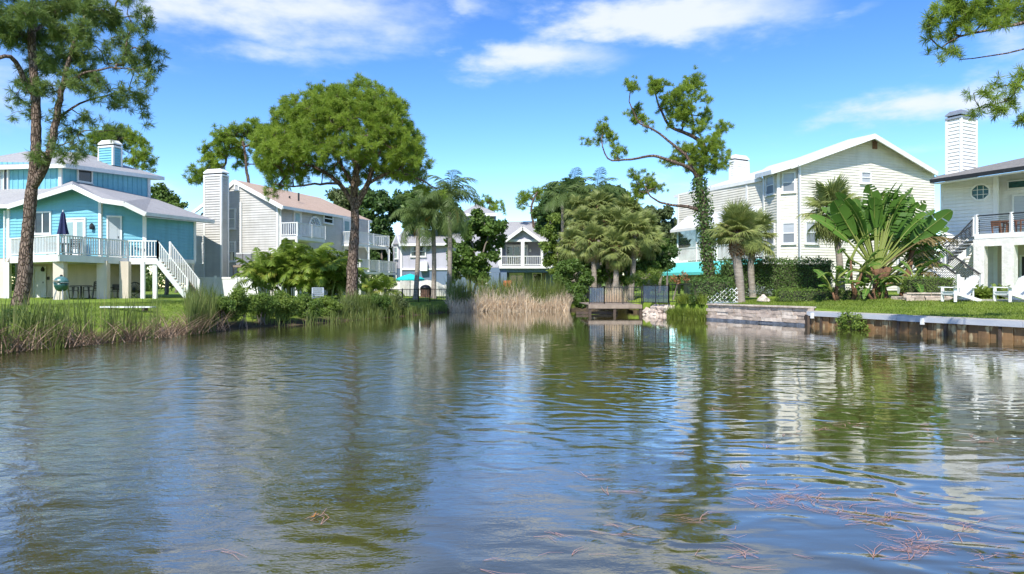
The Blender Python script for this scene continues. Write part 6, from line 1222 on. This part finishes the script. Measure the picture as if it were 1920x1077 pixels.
def stone_wall(name, a, b, z0, z1, label, depth=.3, batter=.012, cap=True, wet=False, cat='wall', lean_out=1):
    a = Vector(a); b = Vector(b); t = (b-a).normalized(); n = Vector((-t.y, t.x)); n = n if n.dot(a) > 0 else -n; L_ = (b-a).length; R = thing(name, (a.x, a.y, z0), label, cat); rz = math.atan2(t.y, t.x); z = z0; row = 0; H = .145
    c0 = (a+b)/2+n*(depth*.62); MB().box((c0.x, c0.y, (z0+z1)/2-.02), (L_-.05, depth*.6, z1-z0-.04), rz).build('backing', mt['core'], R)
    while z < z1-.06:
        x = -.1*(row % 2)
        while x < L_-.12:
            me, l = STONES[rng.integers(0, len(STONES))]; l2 = min(l, L_-x); c = a+t*(x+l2/2)+n*(depth/2+batter*row+rng.normal()*.015); o = bpy.data.objects.new('stone', me.copy()); col.objects.link(o); o.parent = R; o.data.materials.append(mt['wet'] if (wet and row == 0) else sm_[rng.integers(0, 4)])
            o.matrix_basis = Matrix.Translation(Vector((c.x, c.y, z+H/2))-origin(R)) @ Matrix.Rotation(rz+rng.normal()*.012, 4, 'Z') @ Matrix.Diagonal((max(.1, (l2-.015)/l), 1, 1.0, 1)); x += l2
        z += H; row += 1
    if cap:
        m = max(1, int(L_/.6))
        for j in range(m): c = a+t*((j+.5)*L_/m)+n*(depth/2+.06); MB().box((c.x, c.y, z+.025), (L_/m-.012, depth+.2, .05), rz+rng.normal()*.01).build('cap_stone', sm_[(0, 2)[j % 2]], R)
stone_wall('stone_wall', POND[20], POND[21], -.06, .62, 'layered pale stone retaining wall at the water', wet=True)
stone_wall('stone_planter', gx(1700, 27.0), gx(1795, 26.4), gz(*gx(1750, 26.8))-.03, Zp(550, 26.8), 'low curved stone planter below the clipped hedge', .3, .02, cat='planter')
stone_wall('stone_edging', gx(1672, 28.2), gx(1700, 27.6), gz(*gx(1690, 28))-.05, gz(*gx(1690, 28))+.09, 'short stone edging left of the planter', .25, .0, cat='edging')
def boulders():
    R = thing('boulder_wall', (*POND[18], 0), 'pile of pale boulders holding the bank beside the dock', 'wall'); a = Vector((*gx(1204, 35.9), 0)); b = Vector((*gx(1256, 33.6), 0)); t = (b-a)
    for k in range(48):
        r = .13+.12*rng.random(); s = rng.random(); row = k % 3; c = a+t*s+Vector((.1+.14*row+rng.normal()*.04, -.05+rng.normal()*.05, 0)); v = []; f = []; n = 8
        mb = MB(); mb.tube([(c.x, c.y, -.04+row*.2+r*math.cos(math.pi*i/5)*-.8) for i in range(6)], [max(.02, r*math.sin(math.pi*i/5)) for i in range(6)], n); vv = np.array(mb.v); vv += rng.normal(size=vv.shape)*r*.11; mb.v = [tuple(q) for q in vv]; mb.build('boulder', sm_[(2, 0, 2, 1)[k % 4]], R)
boulders()
x, y = gx(1431, 30.9); mb = MB(); z = gz(x, y); mb.tube([(x, y, z-.05+i*.09) for i in range(5)], [.22, .30, .26, .16, .03], 9); vv = np.array(mb.v); vv += rng.normal(size=vv.shape)*.025; mb.v = [tuple(q) for q in vv]; o = mb.build('garden_boulder', sm_[2], None, loc=(x, y, z)); put(o, 'single grey boulder beside the silver shrub on the lawn', 'boulder')
# path behind the lawn
zpath = gz(*gx(1850, 26.3))
o = MB().slab([(*gx(1795, 26.0), zpath+.02), (*gx(2080, 23.4), zpath+.02), (*gx(2080, 25.2), zpath+.02), (*gx(1795, 27.4), zpath+.02)], (0, 0, -.12)).build('garden_path', mt['conc'], None); put(o, 'pale concrete path under the white lawn chairs', 'path', kind='structure')
# ------------------------------------------------------------------ dock and fences
def dock():
    R = thing('dock', (5.4, 36.6, 0), 'small wooden dock with black fence at the water', 'dock'); x0, x1, y0, y1, z = gx(1104, 35.9)[0], gx(1203, 35.9)[0], 35.9, 41.0, .53; n = 20
    for k in range(n): MB().box((x0+(k+.5)*(x1-x0)/n, (y0+y1)/2, z-.02+rng.normal()*.003), ((x1-x0)/n-.012, y1-y0, .04)).build('plank', mt['wood'], R)
    MB().box(((x0+x1)/2, y0-.03, z-.11), (x1-x0+.04, .05, .2)).build('beam', mt['wood'], R); MB().box(((x0+x1)/2, y0+.8, z-.16), (x1-x0, .1, .2)).build('beam', mt['wood_dark'], R)
    for px in (1106, 1152, 1201): MB().box((gx(px, 36)[0], y0+.06, z/2-.35), (.14, .14, z+.6)).build('post', mt['wood_dark'], R)
    MB().box((gx(1120, 36)[0], y0+.3, .08), (2.2, .05, .14), .02).build('brace', mt['wood_dark'], R)
dock()
mt['screen'] = screen_mat('blue_grey_mesh', (.09, .13, .18), .5)
def picket_fence(label, pts, z0, h, gap=.12, screens=(), posts=.9, name='black_fence', bw=.018):
    a = Vector((*pts[0], 0)); R = thing(name, (a.x, a.y, z0), label, 'fence')
    for s_, (p, q) in enumerate(zip(pts[:-1], pts[1:])):
        p = Vector((*p, z0)); q = Vector((*q, z0)); U = Vector((0, 0, 1)); L_ = (q-p).length
        for zz in (.08, h-.06): MB().bar(p+U*zz, q+U*zz, .03, .035).build('rail', mt['black'], R)
        if s_ in screens: MB().bar(p+U*h*.5, q+U*h*.5, .006, h-.2).build('mesh_screen', mt['screen'], R)
        n = max(1, int(L_/posts))
        for k in range(n+1): c = lerp(p, q, k/n); MB().box((c.x, c.y, z0+h/2), (.055, .055, h), 0).build('post', mt['black'], R)
        b0 = None; n = int(L_/gap)
        for k in range(1, n):
            c = lerp(p, q, k/n)
            if b0 is None: b0 = MB().box((c.x, c.y, z0+h/2), (bw, bw, h-.1)).build('picket', mt['black'], R); c0 = c
            else: b = b0.copy(); col.objects.link(b); b.parent = R; b.location = b0.location+(c-c0)
picket_fence('black picket fence along the back of the dock', [gx(1105, 37.3), gx(1133, 37.3), gx(1203, 37.3)], .53, .97, .13, (0,))
picket_fence('black fence hung with blue-grey mesh above the boulders', [gx(1206, 36.0), gx(1254, 33.9)], .58, 1.02, .4, (0,))
picket_fence('open black fence between mesh panel and lattice hedge', [gx(1254, 33.9), gx(1297, 32.6)], .66, .98, .25)
picket_fence('thin black fence before the queen palms', [gx(722, 39), gx(785, 41.5), gx(806, 42.0), gx(845, 42.6)], .52, .85, .14, (), 1.3)
def lattice():
    R = thing('lattice_fence', (*gx(1320, 30.9), .7), 'white diagonal lattice below the shrubby hedge', 'fence'); w_ = Wall(1319, 31.45, 1384, 31.0); z0, z1 = .74, Zp(540, 30.5); L_ = w_.L; mb = MB(); H = z1-z0; s = -H
    tops = lambda a: z0+(z1-z0)*(.25+.75*max(0, min(1, (a/L_)*1.5)))
    while s < L_:
        for sg in (1, -1):
            p0, p1 = (s, z0), (s+H, z1)
            if sg < 0: p0, p1 = (s+H, z0), (s, z1)
            n = 12; pr = None
            for k in range(n+1):
                t = k/n; a = p0[0]+(p1[0]-p0[0])*t; z = p0[1]+(p1[1]-p0[1])*t; ok = 0 <= a <= L_ and z <= tops(a)
                if ok and pr is not None: mb.bar(w_.w(pr[0], pr[1], .01*sg), w_.w(a, z, .01*sg), .012, .028)
                pr = (a, z) if ok else None
        s += .21
    mb.build('lattice', mt['white'], R)['kind'] = 'stuff'; MB().bar(w_.w(0, z0, .02), w_.w(L_, z0, .02), .05, .08).build('bottom_rail', mt['metal'], R)
lattice()
def vinyl_fence():
    R = thing('vinyl_fence', (*gx(365, 45), .8), 'white vinyl panel fence in front of the grey house', 'fence'); pts = [gx(366, 45), gx(404, 45), gx(444, 44.6), gx(484, 44.2)]; zt = Zp(520, 45)
    for p, q in zip(pts[:-1], pts[1:]):
        MB().bar((*p, .82), (*q, .82), .06, .12).build('rail', mt['white'], R); MB().bar((*p, zt-.06), (*q, zt-.06), .06, .12).build('rail', mt['white'], R); n = 9
        for k in range(n): a = lerp((*p, 0), (*q, 0), k/n+.004); b = lerp((*p, 0), (*q, 0), (k+1)/n-.004); MB().slab([(a.x, a.y, .88), (b.x, b.y, .88), (b.x, b.y, zt-.12), (a.x, a.y, zt-.12)], (0, .03, 0)).build('fence_board', mt['white'], R)
    for p in pts: MB().box((p[0], p[1]-.04, (zt+.1+.75)/2), (.13, .13, zt+.1-.75)).build('post', mt['white'], R)
vinyl_fence()
w_ = MB(); pr = None
for k in range(15):
    px = 700+k*10; z = Zp(527+2*math.sin(k*1.7)+(8 if k > 12 else 0), 50); c = (*gx(px, 50+.3*math.sin(k)), z)
    if pr: w_.slab([(pr[0], pr[1], .7), (c[0], c[1], .7), c, pr], (0, .3, 0))
    pr = c
o = w_.build('garden_wall', mt['stone_paint'], None, loc=(*gx(770, 50), .7)); put(o, 'uneven low white garden wall behind the brick oven', 'wall')
# ------------------------------------------------------------------ garden things
T = thing('brick_oven', (*gx(798, 46), .75), 'small brick outdoor oven with dark domed top by the palms', 'oven'); x, y = gx(798, 46); zt = Zp(542, 46)
base = MB().box((x, y, (zt+.7)/2), (.62, .55, zt-.7)).build('base', mt['brick'], T)
for r_ in range(5):
    for k in range(3): MB().box((x-.2+.2*k+(.05 if r_ % 2 else -.03), y-.285, .78+r_*.115), (.185, .03, .10)).build('brick', mt['brick'], base)
m = MB(); m.tube([(x+.36*math.cos(a), y, zt+.26*math.sin(a)) for a in np.linspace(0, math.pi, 9)], .02, 4); m.build('rim', mt['black'], T); MB().lathe((x, y, zt), [(.36, 0), (.34, .1), (.25, .2), (.08, .26)], 12).build('dome', mt['black'], T, True); MB().box((x+.39, y, (zt+.65)/2), (.16, .3, zt-.65)).build('chimney', mt['black'], T)
def parasol(px, d, py_top, py_edge, r, label, mat):
    x, y = gx(px, d); T = thing('parasol', (x, y, gz(x, y)), label, 'umbrella'); zt, ze = Zp(py_top, d), Zp(py_edge, d); mb = MB(); n = 8
    top = [(x, y, zt)]; ed = [(x+r*math.cos(i*math.pi/4), y+r*math.sin(i*math.pi/4), ze) for i in range(n)]; md = [(x+r*.55*math.cos(i*math.pi/4), y+r*.55*math.sin(i*math.pi/4), zt-(zt-ze)*.42) for i in range(n)]; lo = [(p[0], p[1], p[2]-.12) for p in ed]
    mb.add(top+md+ed+lo, [(0, 1+i, 1+(i+1) % n) for i in range(n)]+[(1+i, 1+n+i, 1+n+(i+1) % n, 1+(i+1) % n) for i in range(n)]+[(1+n+i, 1+2*n+i, 1+2*n+(i+1) % n, 1+n+(i+1) % n) for i in range(n)]); mb.build('canopy', mt[mat], T); MB().tube([(x, y, gz(x, y)), (x, y, zt+.1)], .025, 8).build('pole', mt['metal'], T)
parasol(769, 48, 513.5, 523, 1.0, 'open turquoise parasol behind the white garden wall', 'turq')
def closed_umbrella():
    x, y = gx(118, 37.0); z0 = 3.08; T = thing('closed_umbrella', (x, y, z0), 'closed navy patio umbrella on the white deck', 'umbrella'); zt = Zp(398, 37); m = MB(); n = 12; prof = [(.05, zt), (.09, zt-.12), (.13, zt-.5), (.19, zt-.95), (.24, zt-1.2)]
    for r, z in prof:
        for k in range(n): a = k*math.pi/6; rr = r*(1.2 if k % 2 else .7); m.v.append((x+rr*math.cos(a), y+rr*math.sin(a), z))
    for i in range(len(prof)-1):
        for k in range(n): k2 = (k+1) % n; m.f.append((i*n+k, i*n+k2, (i+1)*n+k2, (i+1)*n+k))
    m.build('canopy', mt['navy'], T); MB().tube([(x, y, z0), (x, y, zt+.12)], .025, 8).build('pole', mt['white'], T); MB().lathe((x, y, z0), [(.25, 0), (.25, .06), (.05, .12)], 12).build('base', mt['black'], T)
closed_umbrella()
def slat_chair(name, px, d, z, rz, label, mat, w=.5, seat_h=.45, back_h=.95, arms=True, cat='chair', group=None):
    x, y = gx(px, d); T = thing(name, (x, y, z), label, cat, group); ca, sa = math.cos(rz), math.sin(rz)
    L_ = lambda u, v, h: Vector((x+u*ca-v*sa, y+u*sa+v*ca, z+h))          # u: forward, v: sideways
    for v in (-w/2, w/2):
        MB().bar(L_(w/2, v, 0), L_(w/2, v, seat_h+(.2 if arms else 0)), .05, .05).build('leg', mt[mat], T); MB().bar(L_(-w/2, v, 0), L_(-w/2-.12, v, back_h), .05, .05).build('leg', mt[mat], T)
        if arms: MB().bar(L_(w/2+.03, v, seat_h+.2), L_(-w/2-.03, v, seat_h+.22), .06, .035).build('armrest', mt[mat], T)
    for k in range(5): u = -w/2+.04+k*(w-.05)/4; MB().bar(L_(u, -w/2, seat_h), L_(u, w/2, seat_h), w/5.5, .03).build('seat_slat', mt[mat], T)
    for k in range(5): h = seat_h+.1+k*(back_h-seat_h-.12)/4; MB().bar(L_(-w/2-.13*(h/back_h), -w/2, h), L_(-w/2-.13*(h/back_h), w/2, h), .03, .07).build('back_slat', mt[mat], T)
def table(name, px, d, z, w, h, label, mat, round_=False, cat='table'):
    x, y = gx(px, d); T = thing(name, (x, y, z), label, cat); MB().lathe((x, y, z+h-.04), [(w/2, 0), (w/2, .04)], 18).build('tabletop', mt[mat], T)
    for a in range(4): q = a*math.pi/2+.5; MB().bar((x+.38*w*math.cos(q), y+.38*w*math.sin(q), z), (x+.3*w*math.cos(q), y+.3*w*math.sin(q), z+h-.05), .05, .05).build('leg', mt[mat], T)
gb = .8
table('patio_table', 152, 38.6, gb, 1.1, .74, 'dark round patio table under the blue house', 'darkwood'); slat_chair('patio_chair', 170, 38.4, gb, math.pi, 'dark slatted patio chair right of the patio table', 'darkwood', group='patio chairs under the blue house'); slat_chair('patio_chair', 133, 38.8, gb, 0, 'dark slatted patio chair left of the patio table, behind the grill', 'darkwood', group='patio chairs under the blue house')
slat_chair('patio_chair', 215, 40.2, gb, -1.5, 'dark low chair between the two cream columns under the blue house', 'darkwood', .6, .4, .8, group='patio chairs under the blue house'); slat_chair('deck_chair', 140, 36.6, 3.08, -1.2, 'dark chair behind the deck railing beside the navy umbrella', 'darkwood'); slat_chair('deck_chair', 100, 36.4, 3.08, .5, 'dark chair behind the deck railing, left of the navy umbrella', 'darkwood')
table('deck_table', 119, 36.9, 3.08, 1.0, .72, 'dark round table around the closed navy umbrella pole', 'darkwood')
T = thing('round_chair', (*gx(252, 39.9), gb), 'black round rattan chair beside the white stair posts', 'chair'); x, y = gx(252, 39.9); m = MB()
for a in range(14): q = a*math.pi/13; m.tube([(x, y-.05, gb+.42), (x+.46*math.cos(q), y+.05, gb+.42+.5*math.sin(q))], .016, 5)
m.tube([(x+.46*math.cos(q), y+.05, gb+.42+.5*math.sin(q)) for q in np.linspace(0, math.pi, 15)], .03, 6); m.build('backrest', mt['black'], T); MB().lathe((x, y-.1, gb+.32), [(.3, 0), (.42, .06), (.44, .14)], 14).build('seat', mt['black'], T)
for s_ in (-1, 1): MB().bar((x+.3*s_, y-.2, gb), (x-.3*s_, y, gb+.34), .04, .04).build('leg', mt['black'], T)
def kamado():
    x, y = gx(115, 33.6); z = gz(x, y); T = thing('kamado_grill', (x, y, z), 'green egg-shaped ceramic grill by the cream column', 'grill')
    MB().lathe((x, y, z+.42), [(.12, 0), (.24, .08), (.31, .25), (.33, .42)], 18).build('body', mt['grill'], T, True); ld = MB().lathe((x, y, z+.845), [(.335, 0), (.32, .10), (.25, .22), (.12, .30), (.05, .32)], 18).build('lid', mt['grill_lid'], T, True); MB().lathe((x, y, z+1.15), [(.06, 0), (.06, .07), (.03, .09)], 10).build('chimney_cap', mt['black'], ld); MB().tube([(x+.34*math.cos(a), y+.34*math.sin(a), z+.845) for a in np.linspace(0, 6.283, 20)], .015, 5).build('band', mt['metal'], T); MB().bar((x-.15, y-.38, z+.93), (x+.15, y-.38, z+.93), .04, .04).build('handle', mt['wood'], ld)
    for a in range(4): q = .8+a*math.pi/2; MB().bar((x+.32*math.cos(q), y+.32*math.sin(q), z), (x+.2*math.cos(q), y+.2*math.sin(q), z+.5), .04, .04).build('leg', mt['metal'], T)
kamado()
x, y = gx(240, 24.2); z = gz(x, y); T = thing('lawn_plank', (x, y, z), 'long white plank resting low on the lawn before the blue house', 'plank'); MB().box((x, y, z+.13), (1.8, .32, .045), .03).build('board', mt['white'], T); MB().box((x-.72, y, z+.13), (.35, .335, .055), .03).build('blue_end', mt['cap'], T)
for s_ in (-.6, .6): MB().box((x+s_, y, z+.055), (.1, .25, .11)).build('support', mt['wood_dark'], T)
slat_chair('lawn_chair', 596, 32.5, gz(*gx(596, 32.5))-.02, -1.3, 'pale plastic lawn chair half sunk in the shrubs', 'metal', .5, .42, .9)
def adirondack(px, d, rz, label):
    x, y = gx(px, d); z = gz(x, y)+.01; T = thing('adirondack_chair', (x, y, z), label, 'chair', 'white lawn chairs before the white house'); ca, sa = math.cos(rz), math.sin(rz); L_ = lambda u, v, h: Vector((x+u*ca-v*sa, y+u*sa+v*ca, z+h)); m = 'white'
    for v in (-.34, .34):
        MB().bar(L_(.42, v, 0), L_(.42, v, .54), .03, .11, up=L_(1, 0, 0)-L_(0, 0, 0)).build('front_leg', mt[m], T); MB().bar(L_(.47, v*.9, .36), L_(-.62, v*.9, .03), .03, .12).build('rear_leg', mt[m], T); MB().bar(L_(.52, v*1.12, .55), L_(-.32, v*1.12, .52), .15, .028).build('armrest', mt[m], T)
        MB().bar(L_(-.27, v*1.0, .05), L_(-.27, v*1.0, .52), .03, .07).build('arm_post', mt[m], T)
    for k in range(6): u = .42-k*.125; MB().bar(L_(u, -.33, .385-(.42-u)*.27), L_(u, .33, .385-(.42-u)*.27), .105, .022).build('seat_slat', mt[m], T)
    hts = (.90, .95, .98, .99, .98, .95, .90)
    for k in range(7): v = (k-3)*.088; h = hts[k]; MB().bar(L_(-.17, v*.9, .2), L_(-.17-.40*(h-.2)/.75, v*1.05, h), .088, .022, up=L_(1, 0, .3)-L_(0, 0, 0)).build('back_slat', mt[m], T)
    for h in (.34, .66): MB().bar(L_(-.21-.40*(h-.2)/.75, -.31, h), L_(-.21-.40*(h-.2)/.75, .31, h), .03, .06).build('back_brace', mt[m], T)
    MB().bar(L_(.44, -.34, .31), L_(.44, .34, .31), .025, .12).build('apron', mt[m], T)
adirondack(1799, 25.6, math.radians(184), 'white slatted lawn chair beside the stone planter'); adirondack(1899, 25.0, math.radians(186), 'white slatted lawn chair at the right edge of the picture')
table('deck_dining_table', 1893, 34.6, 4.08, .85, .72, 'small brown table on the deck of the white house', 'rattan'); slat_chair('wicker_chair', 1922, 33.6, 4.08, math.pi*.9, 'tall brown wicker chair on the deck of the white house', 'rattan', .55, .45, 1.05); slat_chair('wicker_chair', 1876, 35.0, 4.08, .3, 'low brown chair left of the deck table of the white house', 'rattan', .45, .42, .75)
x, y = gx(1742, 36.0); T = thing('potted_plant', (x, y, 2.46), 'dark pot with small plant on the stair landing', 'plant'); MB().lathe((x, y, 2.46), [(.12, 0), (.2, .22), (.19, .24)], 12).build('pot', mt['black'], T); leafy(T, [((x, y, 2.74), .16)], 'broad_d', .07, 2200, .4, 'foliage')
T = thing('orange_chair', (*gx(950, 43.6), .8), 'orange folding chair behind the dry reeds', 'chair'); x, y = gx(951, 43.6); z = Zp(549, 43.6); zz = .75
MB().bar((x-.25, y, Zp(533, 43.6)), (x+.25, y, Zp(533, 43.6)), .04, .45).build('backrest', mt['orange'], T); MB().box((x, y-.25, 1.22), (.5, .5, .05)).build('seat', mt['orange'], T)
for a, b in ((-.23, -.45), (.23, -.45), (-.23, 0), (.23, 0)): MB().bar((x+a, y+b, zz), (x+a, y+b, 1.22 if b else 1.6), .04, .04).build('leg', mt['wood'], T)
# ------------------------------------------------------------------ pine needles and a leaf afloat
def needles():
    sp = [(1480, 935, 26, 22), (1530, 945, 30, 16), (1440, 945, 30, 14), (1560, 955, 26, 12), (1600, 940, 50, 12), (1690, 938, 60, 14), (1660, 965, 30, 14), (1640, 985, 26, 12), (1690, 1025, 30, 20), (1730, 1030, 40, 12), (1830, 990, 44, 14), (1790, 1000, 40, 8), (1640, 1050, 30, 6), (1415, 1045, 34, 9), (1160, 998, 26, 8), (1040, 1000, 24, 5), (1310, 975, 22, 8), (1380, 905, 30, 8), (1420, 920, 40, 6), (1540, 805, 16, 9), (1600, 797, 14, 8), (1730, 805, 10, 6), (1820, 828, 20, 10), (1870, 828, 16, 8), (1120, 900, 24, 5), (1160, 925, 20, 5), (910, 1062, 16, 3), (985, 1045, 14, 2), (1070, 1038, 12, 2), (1105, 1042, 14, 2), (1260, 850, 8, 4), (1440, 840, 10, 4), (1350, 770, 10, 5), (1370, 1000, 14, 3), (1800, 1055, 50, 10), (1880, 1040, 40, 8), (590, 975, 16, 4), (390, 1048, 24, 3), (1590, 975, 14, 8), (1320, 1055, 10, 3), (1720, 960, 20, 6), (1230, 700, 6, 3), (1480, 815, 12, 5), (1880, 885, 16, 6), (1180, 690, 6, 2)]
    V, Fc = [], []; n = 0
    for px, py, r, k in sp:
        for _ in range(int(k*.9)):
            x, y = px+rng.normal()*r*.85, py+rng.normal()*r*.28; d = F*EZ/max(30, (y-CY)); X = (x-CX)/F*d; a = rng.random()*3.14 if rng.random() < .4 else rng.normal()*.35; l = .10+.16*rng.random(); bnd = rng.normal()*.03
            for s_ in ((0,) if rng.random() < .5 else (-.12, .12)):
                w = .0015+.0004*d; p = [np.array([X+math.cos(a+s_)*l*t-math.sin(a+s_)*bnd*math.sin(3.1*t), d+math.sin(a+s_)*l*t+math.cos(a+s_)*bnd*math.sin(3.1*t), .0045]) for t in (0, .5, 1)]; pe = np.array([-math.sin(a+s_), math.cos(a+s_), 0])*w/2
                V += [p[0]-pe, p[0]+pe, p[1]-pe, p[1]+pe, p[2]-pe*.5, p[2]+pe*.5]; Fc += [(n, n+1, n+3, n+2), (n+2, n+3, n+5, n+4)]; n += 6
    lm['float'] = leafmat('floating_pine_straw', (.46, .22, .16), (.74, .46, .35), None, .1); o = np_mesh('floating_pine_needles', np.array(V), np.array(Fc), lm['float'], None, rng.random(len(V))*.6); put(o, 'reddish pine needles floating on the near water', 'pine needles', kind='stuff')
needles()
p = at(590, 972, F*EZ/(972-CY)); m = MB(); m.add([(p.x-.03, p.y-.012, .006), (p.x, p.y-.004, .014), (p.x+.03, p.y+.006, .03), (p.x+.006, p.y+.02, .02)], [(0, 1, 2, 3)]); m.add([(p.x-.012, p.y, .006), (p.x+.006, p.y-.02, .02), (p.x+.012, p.y, .045), (p.x-.006, p.y+.012, .02)], [(0, 1, 2, 3)])
o = m.build('floating_leaf', M('dry_orange_leaf', (.5, .2, .04), .6, (.35, .14, .03), 20), None, loc=(p.x, p.y, .005)); put(o, 'curled dry orange leaf floating on the near water', 'leaf')
